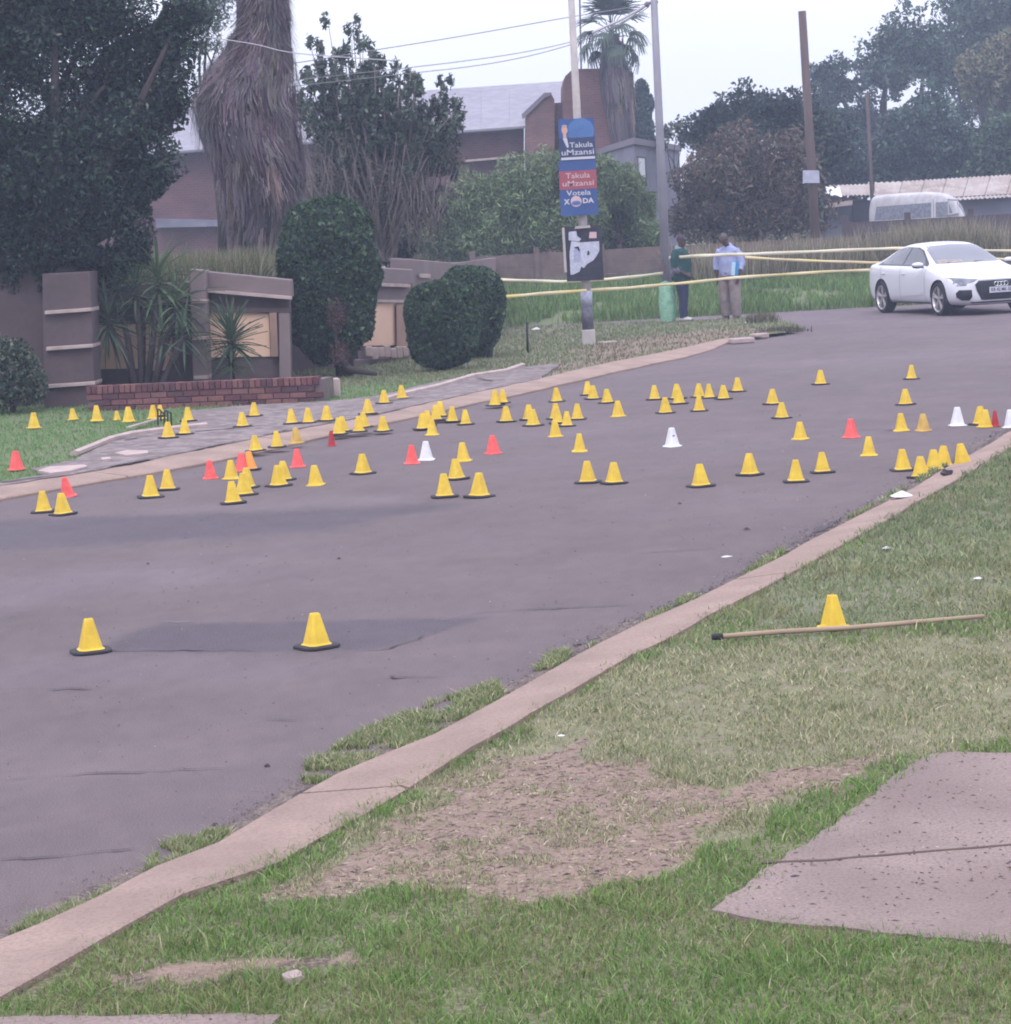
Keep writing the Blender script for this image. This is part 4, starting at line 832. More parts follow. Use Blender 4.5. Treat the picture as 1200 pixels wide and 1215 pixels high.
# dry grass in the raised garden and reeds by the far wall
n = 26000; yy = rng.uniform(34.9, 42, n); uu = rng.uniform(-.27, -.03, n); xx = uu * yy; ok = xx < np.interp(yy, [34.8, 38.2, 46.5], [YARD[1].x, YARD[2].x, YARD[3].x]) - .3; xx = xx[ok]; yy = yy[ok]; n = len(xx)
grass('dry_garden_grass', 'long pale dry grass growing in the raised garden above the wall', xx, yy, np.full(n, 1.36), rng.uniform(.35, .78, n), rng.uniform(.010, .025, n), pick(n, [(.20, .20, .12), (.27, .24, .16), (.13, .15, .08)], [3, 2, 3]), .35)
n = 9000; xx = np.concatenate([rng.normal(dp(1110, 300, 56).x, .9, n // 2), rng.uniform(dp(900, 300, 56).x, dp(1190, 300, 56).x, n // 4), rng.uniform(dp(790, 300, 56).x, dp(1000, 300, 56).x, n // 4)]); yy = rng.uniform(55.2, 56.2, len(xx)); n = len(xx)
grass('reeds', 'tall dry reeds and weeds in front of the far boundary wall', xx, yy, bank_z(xx, yy), rng.uniform(.4, 1.35, n) * np.where(np.arange(n) < 4500, 1.0, .85), rng.uniform(.012, .028, n), pick(n, [(.32, .27, .20), (.23, .22, .15), (.38, .33, .25), (.16, .175, .11)], [3, 3, 1.5, 2]), .28)

# ================================================================== BUILDINGS
def brickmat(name, c1, c2):
    m = D.materials.new(name); m.use_nodes = True; t = m.node_tree; b = t.nodes['Principled BSDF']; b.inputs['Roughness'].default_value = .92
    g = t.nodes.new('ShaderNodeNewGeometry'); mp = t.nodes.new('ShaderNodeMapping'); mp.inputs['Rotation'].default_value = (math.radians(90), 0, 0); t.links.new(g.outputs['Position'], mp.inputs[0])
    k = t.nodes.new('ShaderNodeTexBrick'); k.inputs['Scale'].default_value = 1.0; k.inputs['Brick Width'].default_value = .225; k.inputs['Row Height'].default_value = .085; k.inputs['Mortar Size'].default_value = .008
    k.inputs['Color1'].default_value = (*c1, 1); k.inputs['Color2'].default_value = (*c2, 1); k.inputs['Mortar'].default_value = (.12, .09, .09, 1); t.links.new(mp.outputs[0], k.inputs['Vector'])
    nz = t.nodes.new('ShaderNodeTexNoise'); nz.inputs['Scale'].default_value = .9; nz.inputs['Detail'].default_value = 5; t.links.new(g.outputs['Position'], nz.inputs['Vector'])
    mx = t.nodes.new('ShaderNodeMixRGB'); mx.blend_type = 'MULTIPLY'; mx.inputs[0].default_value = .8; t.links.new(k.outputs['Color'], mx.inputs[1])
    cr = t.nodes.new('ShaderNodeMapRange'); cr.inputs['From Min'].default_value = .3; cr.inputs['From Max'].default_value = .7; cr.inputs['To Min'].default_value = .65; cr.inputs['To Max'].default_value = 1.25
    t.links.new(nz.outputs['Fac'], cr.inputs[0]); t.links.new(cr.outputs[0], mx.inputs[2]); t.links.new(mx.outputs[0], b.inputs['Base Color']); return m
M['facebrick'] = brickmat('face_brick', (.135, .058, .056), (.10, .044, .047)); M['facebrick2'] = brickmat('face_brick_pale', (.20, .105, .09), (.16, .082, .075))
M['roof'] = mat('grey_roof', (.21, .20, .235), (.18, .17, .205), .5, .6, (.32, .30, .34), 3, .3, spec=.4)
M['fascia'] = mat('fascia', (.16, .14, .17), None, rough=.7)
M['greywall'] = mat('grey_plaster', (.20, .195, .25), (.16, .155, .205), .8, .9, (.11, .10, .13), 3, .4)
def fix(o):
    bm = bmesh.new(); bm.from_mesh(o.data); bmesh.ops.triangulate(bm, faces=[f for f in bm.faces if len(f.verts) > 4]); bmesh.ops.recalc_face_normals(bm, faces=bm.faces); bm.to_mesh(o.data); bm.free(); return o
def bp(root, name, pts, thick, m, bevel=0): 
    a = MB(); facepx(a, pts, thick); return fix(a.build(name, m, root, bevel=bevel))
hs = thing('brick_house', 'long brick house with grey sheet roof and tall brick chimney block', 'house', dp(400, 300, 82))
bp(hs, 'wall', [(110, 320, 80), (622, 320, 80), (622, 152, 80), (110, 186, 80)], 9, M['facebrick'])
def roofpt(x, t): return (x, (186 - (x - 110) * .0715) * (1 - t) + (133.5 - (x - 110) * .0670) * t, 79.3 + 6.2 * t)
rw = 17
for i in range(rw):
    x0 = 100 + (672 - 100) * i / rw; x1 = 100 + (672 - 100) * (i + 1) / rw - .12
    if x0 > 610: pts = [roofpt(x0, .42 if x0 < 640 else .62), roofpt(x1, .48 if x0 < 640 else .62), roofpt(x1, 1), roofpt(x0, 1)]
    else: pts = [roofpt(x0, 0), roofpt(x1, 0), roofpt(x1, 1), roofpt(x0, 1)]
    a = MB(); P = [dp(*p) for p in pts]; a.prism([p - Vector((0, 0, .07)) for p in P], (0, 0, .07)); fix(a.build('roof_sheet', M['roof'], hs))
bp(hs, 'fascia', [(100, 190.5, 79.35), (611, 153.5, 79.35), (611, 150.5, 79.35), (100, 187.3, 79.35)], .12, M['fascia'])
bp(hs, 'gable', [(624, 320, 78.6), (660, 320, 78.6), (658, 118, 78.6), (654, 110.5, 78.6), (647, 111.5, 78.6), (624, 137, 78.6)], 2.4, M['facebrick2'])
bp(hs, 'gable_coping', [(620.5, 141, 78.5), (647, 115, 78.5), (653, 113.5, 78.5), (655, 109.5, 78.5), (646, 109.8, 78.5), (619, 135.5, 78.5)], .3, M['fascia'])
bp(hs, 'wall', [(658, 320, 79.4), (672, 320, 79.4), (672, 121, 79.4), (658, 122, 79.4)], 3, M['facebrick'])
ch = bp(hs, 'chimney_block', [(668.5, 320, 78), (753, 320, 78), (752, 86, 78), (736, 81, 78), (680, 81.5, 78), (671, 90, 78), (668.5, 100, 78)], 2.6, M['facebrick'])
bp(hs, 'vent_slot', [(741.5, 158, 77.95), (744.5, 158, 77.95), (744, 140, 77.95), (741, 140, 77.95)], .05, M['band'])
bp(hs, 'ledge', [(185, 270, 79.5), (276, 268, 79.5), (276, 261, 79.5), (185, 259, 79.5)], .5, M['greywall'])
bp(hs, 'ledge', [(552, 192, 79.5), (612, 187, 79.5), (612, 184.5, 79.5), (552, 189.5, 79.5)], .5, M['band'])
a = MB(); a.tube([dp(690, 90, 79), dp(687.5, -30, 79)], .03, 6); a.build('antenna_mast', M['fascia'], hs)
gb = thing('plastered_building', 'small grey plastered building with a broken white window, right of the brick house', 'building', dp(750, 280, 72))
A_, B_, C_ = dp(698, 180, 80), dp(752, 167, 68), dp(806, 176, 78); zt = B_.z; E_ = A_ + (C_ - B_)
foot = [Vector((p.x, p.y, .4)) for p in (A_, B_, C_, E_)]
a = MB(); a.prism(foot, (0, 0, zt - .5)); fix(a.build('wall', M['greywall'], gb))
ctr = sum(foot, Vector()) / 4; ov = [Vector((ctr.x + (p.x - ctr.x) * 1.05, ctr.y + (p.y - ctr.y) * 1.05, zt - .10)) for p in foot]
a = MB(); a.prism(ov, (0, 0, .18)); fix(a.build('roof', M['fascia'], gb))
def onwall(P, Q, s, z): q = P.lerp(Q, s); return Vector((q.x, q.y, z))
def wallquad(root, name, P, Q, s0, s1, z0, z1, off, thick, m):
    nrm = Vector((Q.y - P.y, P.x - Q.x, 0)).normalized()
    if nrm.y > 0: nrm = -nrm
    pts = [onwall(P, Q, s0, z0), onwall(P, Q, s1, z0), onwall(P, Q, s1, z1), onwall(P, Q, s0, z1)]
    a = MB(); a.prism([p + nrm * off for p in pts], -nrm * thick); return fix(a.build(name, m, root))
M['darkhole'] = mat('dark_opening', (.03, .03, .045), None, rough=.6)
wallquad(gb, 'window', B_, C_, .04, .22, 3.1, 3.95, .02, .06, M['darkhole']); wallquad(gb, 'window_board', B_, C_, .06, .17, 3.25, 3.9, .05, .03, M['whiteplastic']); wallquad(gb, 'doorway', B_, C_, .10, .32, .6, 2.95, .02, .06, M['darkhole'])
wallquad(gb, 'downpipe', B_, C_, .0, .02, .6, 3.9, .06, .05, M['fascia'])

# boundary wall beyond the side street: posts and stacked panels
M['precast'] = mat('precast_wall', (.155, .115, .105), (.12, .09, .09), 1.2, .93, (.20, .16, .14), 5, .4, .2)
M['precast_dark'] = mat('precast_wall_dark', (.085, .065, .08), (.065, .05, .065), 1.0, .93, (.11, .09, .095), 5, .4)
bw = thing('boundary_wall', 'brown precast boundary wall of stacked panels beyond the grass bank', 'wall', dp(800, 340, 56.7))
x0 = dp(560, 300, 56.7).x; x1 = dp(1008, 300, 56.7).x; k = int((x1 - x0) / 1.55) + 1; rr = random.Random(2)
pmesh = MB().box((0, 0, 0), (1.46, .06, .285)); pm_ = D.meshes.new('wall_slab'); pm_.from_pydata(pmesh.v, [], pmesh.f); pm_.materials.append(M['precast'])
pp_ = MB().box((0, 0, 0), (.13, .14, 1.75)); po_ = D.meshes.new('post'); po_.from_pydata(pp_.v, [], pp_.f); po_.materials.append(M['precast'])
for i in range(k):
    xx = x0 + i * 1.55; put(po_, 'post', Vector((xx, 56.7, .75)), bw, (0, rr.uniform(-.01, .01), 0))
    for j in range(5): put(pm_, 'wall_slab', Vector((xx + .775, 56.72 + rr.uniform(-.01, .01), .18 + j * .29 + rr.uniform(-.004, .004))), bw, (rr.uniform(-.02, .02), rr.uniform(-.006, .006), 0))
bw2 = thing('boundary_wall', 'dark brown slab fence behind the white sedan at the right edge', 'wall', dp(1100, 300, 58.5))
pm2 = D.meshes.new('wall_slab'); pm2.from_pydata(pmesh.v, [], pmesh.f); pm2.materials.append(M['precast_dark']); po2 = D.meshes.new('post'); po2.from_pydata([(v[0], v[1], v[2] * 1.16) for v in pp_.v], [], pp_.f); po2.materials.append(M['precast_dark'])
x0 = dp(1004, 300, 58.5).x
for i in range(6):
    xx = x0 + i * 1.55; put(po2, 'post', Vector((xx, 58.5, .95)), bw2, (0, 0, 0))
    for j in range(6): put(pm2, 'wall_slab', Vector((xx + .775, 58.52 + rr.uniform(-.01, .01), .2 + j * .29)), bw2, (rr.uniform(-.02, .02), rr.uniform(-.006, .006), 0))

# shed with rusty roof sheets
M['rust'] = mat('rusty_sheet', (.36, .31, .285), (.26, .205, .18), .9, .75, (.44, .40, .38), 3, .5, stretch=(1, 1, 1))
M['shedwall'] = mat('shed_wall', (.15, .15, .20), (.115, .11, .15), 1.2, .9)
sd = thing('shed', 'low grey shed with pale rusty corrugated roof sheets behind the boundary wall', 'shed', dp(1100, 270, 76))
bp(sd, 'wall', [(978, 290, 75.5), (1290, 280, 75.5), (1290, 225, 75.5), (1036, 238, 75.5), (978, 231, 75.5)], 4, M['shedwall'])
def sheetpanel(root, q, m, nr=5):           # one corrugated sheet, q = four corners
    q = [dp(*p) for p in q]; V = []; F = []; n = nr * 4
    for i in range(n + 1):
        s = i / n; h = .022 * math.sin(s * nr * 2 * math.pi); lo = q[0].lerp(q[1], s); hi = q[3].lerp(q[2], s); V += [lo + Vector((0, 0, h)), hi + Vector((0, 0, h))]
        if i: F.append((2 * i - 2, 2 * i, 2 * i + 1, 2 * i - 1))
    a = MB(); a.add(V, F); o = a.build('roof_sheet', m, root); s_ = o.modifiers.new('solid', 'SOLIDIFY'); s_.thickness = .01; return o
for i in range(9):
    xa = 1038 + i * 26; xb = xa + 25.2; sl_ = 14 if i else 6
    sheetpanel(sd, [(xa, 242.3 - (xa - 1038) * .055, 75.2), (xb, 242.3 - (xb - 1038) * .055, 75.2), (xb + 8, 217 - (xb + 8 - 1038) * .062, 78), (xa + 8 if i else xa, 217 - (xa + 8 - 1038) * .062, 78)], M['rust'])
for i in range(2): sheetpanel(sd, [(984 + i * 25, 232 - i * .5, 75.2), (1008.5 + i * 25, 231.5 - i * .5, 75.2), (1009 + i * 25, 218.8 - i, 77), (984 + i * 25, 220 - i, 77)], M['rust'])
o = sheetpanel(sd, [(980, 230, 75), (1000, 233, 75), (996, 221, 76), (979, 222, 75.6)], M['whiteplastic'], 2); o['label'] = 'crumpled pale sheet at the left end of the roof'
bp(sd, 'awning', [(980, 247, 74.9), (1012, 243, 74.9), (1012, 237.5, 74.9), (980, 241.5, 74.9)], .4, M['band']); bp(sd, 'window', [(1012.5, 262, 75.4), (1033, 260, 75.4), (1032, 237, 75.4), (1012.5, 238, 75.4)], .1, M['darkhole'])
bp(sd, 'teal_panel', [(967, 262, 75), (979, 262, 75), (978, 236, 75), (967, 237, 75)], .1, mat('teal_sheet', (.10, .22, .22), None, rough=.8))
# ================================================================== POLES, POSTERS, WIRES, TAPE
M['conc'] = mat('pole_concrete', (.46, .42, .40), (.38, .35, .34), 3, .85, (.28, .25, .25), 8, .3)
M['steel'] = mat('pole_steel', (.27, .265, .30), (.23, .22, .26), 2, .6, metal=.2)
M['timber'] = mat('pole_timber', (.12, .085, .08), (.085, .062, .062), 5, .9, stretch=(1, 1, .15))
def taper(root, name, p0, p1, r0, r1, m, n=12):
    a = MB(); a.tube([p0, p0.lerp(p1, .5), p1], [r0, (r0 + r1) / 2, r1], n); return a.build(name, m, root, True)
f1 = gp(699, 409, .05); Y1 = f1.y
def on1(py, dx=0): return dp(678.2 + (py - 0) * .0505 + dx, py, Y1)
pole1 = thing('street_pole', 'tapering concrete street pole carrying election posters and a black notice board', 'pole', f1)
taper(pole1, 'shaft', f1 + Vector((0, 0, -.1)), dp(674.5, -70, Y1), .092, .05, M['conc'])
def ringseg(root, name, ya, yb, r, m):
    a = MB(); a.tube([on1(ya), on1(yb)], r, 12); return a.build(name, m, root, True)
ringseg(pole1, 'dark_band', 391, 362, .098, mat('sooty_paint', (.075, .075, .10), (.13, .125, .15), 14, .8)).__setitem__('label', 'dark sooty band low on the pole')
ringseg(pole1, 'paper_wrap', 363, 345, .101, mat('wet_paper', (.36, .38, .48), (.28, .30, .38), 20, .8)).__setitem__('label', 'torn pale bill pasted round the pole')
a = MB(); a.box(f1 + Vector((0, -.03, .13)), (.23, .2, .27)); a.build('base_block', M['conc'], pole1, bevel=.015)
fs = f1 + Vector((.32, -.05, .02)); sl1 = thing('flat_stone', 'flat pale stone on the grass at the foot of the poster pole', 'stone', fs)
MB().box(fs, (.34, .16, .05), Matrix.Rotation(.15, 3, 'Z')).build('stone', M['band'], sl1, bevel=.015)

_font = None
def text(root, name, s, c, size, m, wd=None, bold=.0, zoff=0):      # flat lettering facing -Y
    cu = D.curves.new('lettering', 'FONT'); cu.body = s; cu.size = size; cu.align_x = 'CENTER'; cu.align_y = 'CENTER'; cu.extrude = .0015; cu.offset = bold; cu.resolution_u = 2
    t = D.objects.new('tmp', cu); COL.objects.link(t); bpy.context.view_layer.update()
    me = D.meshes.new_from_object(t.evaluated_get(bpy.context.evaluated_depsgraph_get())); D.objects.remove(t); D.curves.remove(cu); me.materials.clear()
    xs = [v.co.x for v in me.vertices]; k = (wd / (max(xs) - min(xs))) if wd else 1
    for v in me.vertices: v.co = Vector((v.co.x * k, -v.co.z, v.co.y))
    o = link(name, me, m, root); o.location = c - root_loc(root); return o
M['pblue'] = mat('poster_blue', (.035, .085, .25), (.028, .065, .20), 2, .45, spec=.4); M['pblue2'] = mat('poster_light_blue', (.075, .17, .38), (.05, .12, .30), 5, .45, spec=.4)
M['pnavy'] = mat('poster_navy', (.035, .05, .12), None, rough=.5); M['pred'] = mat('poster_red', (.30, .075, .10), None, rough=.5); M['pwhite'] = mat('poster_white', (.50, .50, .56), None, rough=.5)
M['ppink'] = mat('poster_pink', (.54, .38, .40), None, rough=.5); M['skinprint'] = mat('printed_skin', (.55, .33, .28), None, rough=.5); M['board'] = mat('board_black', (.022, .022, .035), (.035, .033, .05), 8, .7)
M['paper'] = mat('torn_paper', (.42, .44, .54), (.52, .53, .62), 14, .85, (.30, .31, .40), 40, .5)
YP = Y1 - .15
def poster(lab, xl, xr, yt, yb, lean=0):
    c = dp((xl + xr) / 2, (yt + yb) / 2, YP); ww = (xr - xl) / ppm(YP); hh = (yb - yt) / ppm(YP)
    root = thing('election_poster', lab, 'poster', c, 'posters on the street pole'); a = MB(); a.box(c, (ww, .012, hh)); a.build('board', M['pblue'], root)
    return root, c, ww, hh
def rect(root, name, c, ww, hh, m, off=.009):
    a = MB(); a.box(c + Vector((0, -off, 0)), (ww, .004, hh)); return a.build(name, m, root)
r1, c, ww, hh = poster('upper blue election poster with a portrait at its left and the word Takula', 664, 706, 141, 190)
rect(r1, 'lower_field', c + Vector((0, 0, -hh * .22)), ww * .998, hh * .54, M['pnavy'], .0085)
a = MB(); a.ball(c + Vector((.07, -.008, hh * .20)), (.23, .003, .22), 20, 8); a.build('light_disc', M['pblue2'], r1)
a = MB(); a.ball(c + Vector((-ww * .34, -.012, hh * .24)), (.052, .004, .075), 14, 8); a.ball(c + Vector((-ww * .34, -.012, hh * .10)), (.03, .003, .05), 10, 6); a.build('portrait_face', M['skinprint'], r1)
a = MB(); a.ball(c + Vector((-ww * .34, -.0135, hh * .33)), (.05, .003, .026), 12, 6); a.build('portrait_hair', mat('grey_hair', (.35, .30, .30), None), r1)
a = MB(); q = c + Vector((-ww * .34, -.0125, 0)); a.prism([q + Vector(p) for p in ((-.10, 0, -.17), (.13, 0, -.17), (.06, 0, .02), (-.06, 0, .02))], (0, .002, 0)); fix(a.build('portrait_jacket', M['pnavy'], r1))
a = MB(); a.prism([q + Vector(p) for p in ((-.04, -.002, .035), (.035, -.002, .035), (.06, -.002, -.12), (.03, -.002, -.13))], (0, .001, 0)); fix(a.build('portrait_shirt', M['pwhite'], r1))
text(r1, 'lettering', 'Takula', c + Vector((.065, -.016, -hh * .13)), .125, M['pwhite'], .40, .0015)
text(r1, 'lettering', 'uMzansi', c + Vector((0, -.016, -hh * .30)), .135, M['pwhite'], .56, .0015)
rect(r1, 'white_bar', c + Vector((0, 0, -hh * .44)), ww * .95, .042, M['pwhite'], .013)
r2, c, ww, hh = poster('lower blue and red election poster reading Takula uMzansi Votela', 664.5, 708.5, 191, 255)
rect(r2, 'red_band', c + Vector((0, 0, hh * .15)), ww * .998, hh * .34, M['pred'], .0085)
text(r2, 'lettering', 'Takula', c + Vector((0, -.016, hh * .225)), .13, M['ppink'], .42, .0015)
text(r2, 'lettering', 'uMzansi', c + Vector((.0, -.016, hh * .085)), .13, M['ppink'], .54, .0015)
text(r2, 'lettering', 'Votela', c + Vector((.0, -.016, -hh * .09)), .125, M['pwhite'], .42, .0015)
text(r2, 'lettering', 'X', c + Vector((-.21, -.016, -hh * .245)), .11, M['pwhite'], None, .006)
a = MB(); a.ball(c + Vector((-.05, -.012, -hh * .24)), (.095, .004, .095), 18, 8); a.build('round_emblem', M['ppink'], r2)
a = MB(); a.ball(c + Vector((-.05, -.0165, -hh * .27)), (.08, .002, .04), 14, 6); a.build('emblem_stripe', M['pblue2'], r2)
text(r2, 'lettering', 'DA', c + Vector((.155, -.016, -hh * .24)), .12, M['pwhite'], .19, .004)
YB = Y1 - .16; c = dp(692.5, 301, YB); nb = thing('notice_board', 'black notice board with torn pale bills tied to the street pole', 'notice board', c)
bp(nb, 'board', [(673, 334, YB), (717, 332, YB), (713.5, 267, YB), (669, 269, YB)], .03, M['board'])
bp(nb, 'side_rail', [(670, 323, YB - .03), (673, 323, YB - .03), (670, 270, YB - .03), (667, 270, YB - .03)], .03, M['conc'])
bp(nb, 'top_clip', [(682, 271.5, YB - .03), (701, 270, YB - .03), (700, 267, YB - .03), (683, 268.5, YB - .03)], .03, M['conc'])
bp(nb, 'torn_bill', [(677, 326, YB - .01), (681, 325.5, YB - .01), (688, 322, YB - .01), (690, 316, YB - .01), (693, 318, YB - .01), (697, 313, YB - .01), (704, 309, YB - .01), (708, 304, YB - .01), (711.5, 297, YB - .01), (711, 286, YB - .01), (690, 287.5, YB - .01), (678, 286, YB - .01), (676, 300, YB - .01)], .006, M['paper'])
bp(nb, 'torn_bill', [(675, 285, YB - .012), (687, 286.5, YB - .012), (690, 283.5, YB - .012), (685, 280, YB - .012), (684, 274, YB - .012), (675, 275, YB - .012)], .006, M['paper'])
bp(nb, 'torn_bill', [(699, 282.5, YB - .012), (708, 282.5, YB - .012), (708, 275, YB - .012), (700, 275, YB - .012)], .006, M['ppink'])
for q in ([(681, 311), (689, 310), (689, 294), (681, 295)], [(683, 299), (688, 298), (687, 292), (682, 293)], [(697, 303), (700, 302), (699.5, 298), (697.5, 297)]):
    bp(nb, 'printed_patch', [(x, y, YB - .014) for x, y in q], .003, mat('ink', (.28, .30, .44), (.36, .38, .5), 40) if q[0][0] == 681 else D.materials['board_black'])

f2 = gp(793, 379.5, .05); Y2 = f2.y; pole2 = thing('lamp_pole', 'tall grey steel pole beside the person in the green jacket', 'pole', f2)
taper(pole2, 'shaft', f2 + Vector((0, 0, -.1)), dp(773.5, -60, Y2), .105, .065, M['steel'])
a = MB(); a.tube([dp(766, 4, Y2), dp(781, 2, Y2)], .03, 6); a.ball(dp(768, 5, Y2), .06, 8, 6); a.build('bracket', M['fascia'], pole2)
rg = dp(787, 316, Y2 - .05); rag = thing('rag', 'brown rag hanging on the grey pole beside the person in green', 'rag', rg)
a = MB(); a.prism([dp(x, y, Y2 - .12) for x, y in ((787, 307), (790, 316), (790, 324), (783, 325), (780, 322), (784, 314))], (0, .05, 0)); fix(a.build('cloth', mat('rag_cloth', (.10, .07, .08), (.14, .10, .10), 30), rag))
f3 = dp(970.5, 306, 58); pole3 = thing('timber_pole', 'dark timber pole without wires behind the far wall with a small pale sign', 'pole', Vector((f3.x, 58, .3)))
taper(pole3, 'shaft', Vector((f3.x, 58, .1)), dp(952, 13, 58), .125, .095, M['timber'])
sgn = thing('pole_sign', 'small pale rectangular sign plate on the timber pole', 'sign', dp(963, 210, 57.8)); bp(sgn, 'plate', [(953, 217, 57.8), (973, 217, 57.8), (972, 202, 57.8), (953, 202, 57.8)], .02, mat('sign_plate', (.42, .43, .52), (.34, .35, .44), 8, .6))
f4 = dp(1037, 262, 73.5); pole4 = thing('timber_pole', 'thin dark timber pole rising in front of the rusty shed roof', 'pole', Vector((f4.x, 73.5, .6))); taper(pole4, 'shaft', Vector((f4.x, 73.5, .5)), dp(1029, 110, 73.5), .065, .05, M['timber'], 8)
fk = gp(626.5, 419, .05); stk = thing('iron_stake', 'thin dark iron stake standing in the far grass near the round hedges', 'stake', fk); taper(stk, 'stake', fk - Vector((0, 0, .05)), dp(625.5, 382, fk.y), .022, .018, M['black'], 6)

M['wire'] = mat('cable', (.20, .19, .22), None, rough=.6); M['wirep'] = mat('pale_cable', (.40, .38, .42), None, rough=.6)
def cable(lab, pts, r, m):
    P = [dp(*p) for p in pts]; a = MB(); Q = []
    for i in range(len(P) - 1):
        p0, p1, p2, p3 = P[max(i - 1, 0)], P[i], P[i + 1], P[min(i + 2, len(P) - 1)]
        for k in range(6):
            t = k / 6; Q.append(.5 * ((2 * p1) + (p2 - p0) * t + (2 * p0 - 5 * p1 + 4 * p2 - p3) * t * t + (3 * p1 - p0 - 3 * p2 + p3) * t ** 3))
    Q.append(P[-1]); a.tube(Q, r, 5); o = a.build('overhead_cable', m, None, True); tag(o, lab, 'cable', 'cables from the grey pole'); return o
cable('uppermost overhead cable running left from the grey pole top', [(768, 4, Y2), (744, 9, Y2), (671, 21, 45), (620, 30, 45), (540, 44, 45), (440, 60, 45), (300, 82, 45), (-60, 130, 45)], .009, M['wire'])
cable('middle overhead cable dipping left from the grey pole top', [(769, 6, Y2), (742, 24, Y2), (706, 40, 45), (672, 51, 45), (620, 62, 45), (560, 71, 45), (450, 84, 45), (-60, 140, 45)], .008, M['wire'])
cable('lowest overhead cable dipping left from the grey pole top', [(770, 8, Y2), (742, 26, Y2), (706, 42, 45), (672, 54.5, 45), (620, 68, 45), (556, 79, 45), (440, 92, 45), (-60, 148, 45)], .008, M['wire'])
cable('thick pale overhead cable crossing in front of the fan palm', [(769, 5, Y2), (740, 22, Y2), (720, 31, Y2), (703, 39, Y2)], .03, M['wirep'])
o = cable('pale overhead cable crossing in front of the thick palm trunk', [(-60, 22, 40), (120, 32, 40), (235, 43, 40), (300, 52, 40), (352, 63, 40), (470, 72, 40)], .009, M['wirep'])

M['tape'] = mat('barrier_tape', (.66, .55, .31), (.72, .62, .42), 1.6, .5, (.58, .46, .16), .9, .9)
M['tape_pale'] = mat('pale_barrier_tape', (.68, .64, .50), (.70, .62, .40), 1.2, .5)
def tape(lab, pts, wd, m):
    P = [dp(*p) for p in pts]; Q = []
    for i in range(len(P) - 1):
        for k in range(8): Q.append(P[i].lerp(P[i + 1], k / 8))
    Q.append(P[-1]); V = []; F = []; r = random.Random(len(lab))
    for i, p in enumerate(Q):
        tw = .25 * math.sin(i * .55 + r.random() * .3); up = Vector((0, math.sin(tw), math.cos(tw))) * wd * (.75 + .25 * abs(math.cos(i * .31)))
        V += [p - up / 2, p + up / 2]
        if i: F.append((2 * i - 2, 2 * i - 1, 2 * i + 1, 2 * i))
    a = MB(); a.add(V, F); o = a.build('barrier_tape', m, None, True); s_ = o.modifiers.new('solid', 'SOLIDIFY'); s_.thickness = .003
    tag(o, lab, 'barrier tape', 'yellow and white barrier tapes closing the road'); return o
YA = Y1 - .12
tape('lowest yellow barrier tape running in front of the poster pole and both people', [(594, 352.5, 39.5), (640, 348.5, 40), (695, 344.5, YA), (740, 342, 42.5), (785, 338, 45.2), (825, 334.5, 45.6), (870, 329.5, 46), (930, 325.5, 47), (985, 322, 48), (1040, 320, 49.5)], .062, M['tape'])
tape('short pale barrier tape at chest height from the stepped wall to the grey pole', [(587, 331.5, 45.3), (630, 333, 45.4), (668, 334, 45.5), (716, 331.5, 45.7), (750, 328.5, 45.8), (787, 324, Y2 - .12)], .062, M['tape_pale'])
tape('uppermost pale barrier tape passing across the blue shirt to the right edge', [(794, 306, Y2 - .15), (822, 303.8, 46.2), (850, 302.5, 46.1), (885, 301.5, 46.2), (940, 299.5, 48), (1000, 296.8, 50), (1060, 294.5, 51), (1110, 295, 51.5), (1160, 297, 51.5), (1240, 298, 51.5)], .070, M['tape_pale'])
tape('yellow barrier tape behind the blue shirted person and the sedan', [(884, 305, 50), (930, 308, 50.3), (985, 310, 50.6), (1033, 311.5, 50.8), (1100, 311, 51), (1180, 307, 51), (1250, 311, 51)], .062, M['tape'])

# ================================================================== CONES
def sqring(hw, z, rnd, n=16):
    out = []
    for k in range(n):
        g = 2 * math.pi * (k + .5) / n; c, s = math.cos(g), math.sin(g); p = rnd; f = (abs(c) ** p + abs(s) ** p) ** (-1 / p); out.append((hw * c * f, hw * s * f, z))
    return out
def cone_mesh(name, prof, m, rnd=5, hollow=True):
    V = []; F = []; n = 16
    for hw, z in prof: V += sqring(hw, z, rnd)
    for i in range(len(prof) - 1):
        for k in range(n): F.append((i * n + k, i * n + (k + 1) % n, (i + 1) * n + (k + 1) % n, (i + 1) * n + k))
    F.append(tuple(range(n))[::-1])
    F.append(tuple((len(prof) - 1) * n + k for k in range(n)))
    me = D.meshes.new(name); me.from_pydata(V, [], F); me.materials.append(m); me.polygons.foreach_set('use_smooth', [len(f) == 4 for f in F])
    me.polygons.foreach_set('use_smooth', [False] * len(F)); return me
HC = .178
BODY = [(.074, .010), (.072, .016), (.064, .019), (.058, .026), (.0235, HC - .006), (.021, HC), (.014, HC), (.013, HC - .02)]
RBODY = [(.080, .0), (.078, .008), (.062, .012), (.057, .022), (.024, HC - .006), (.021, HC), (.014, HC), (.013, HC - .02)]
BASE = [(.103, .0), (.107, .004), (.104, .013), (.074, .017)]
ME = {k: cone_mesh('cone_body', BODY if k in ('y', 'o') else RBODY, M[m_], 6) for k, m_ in (('y', 'yellow'), ('r', 'red'), ('w', 'whiteplastic'), ('d', 'darkred'), ('n', 'yellow'), ('b', 'yellow_dull'), ('o', 'orange_yellow'))}
MEB = cone_mesh('cone_base', BASE, M['black'], 4)
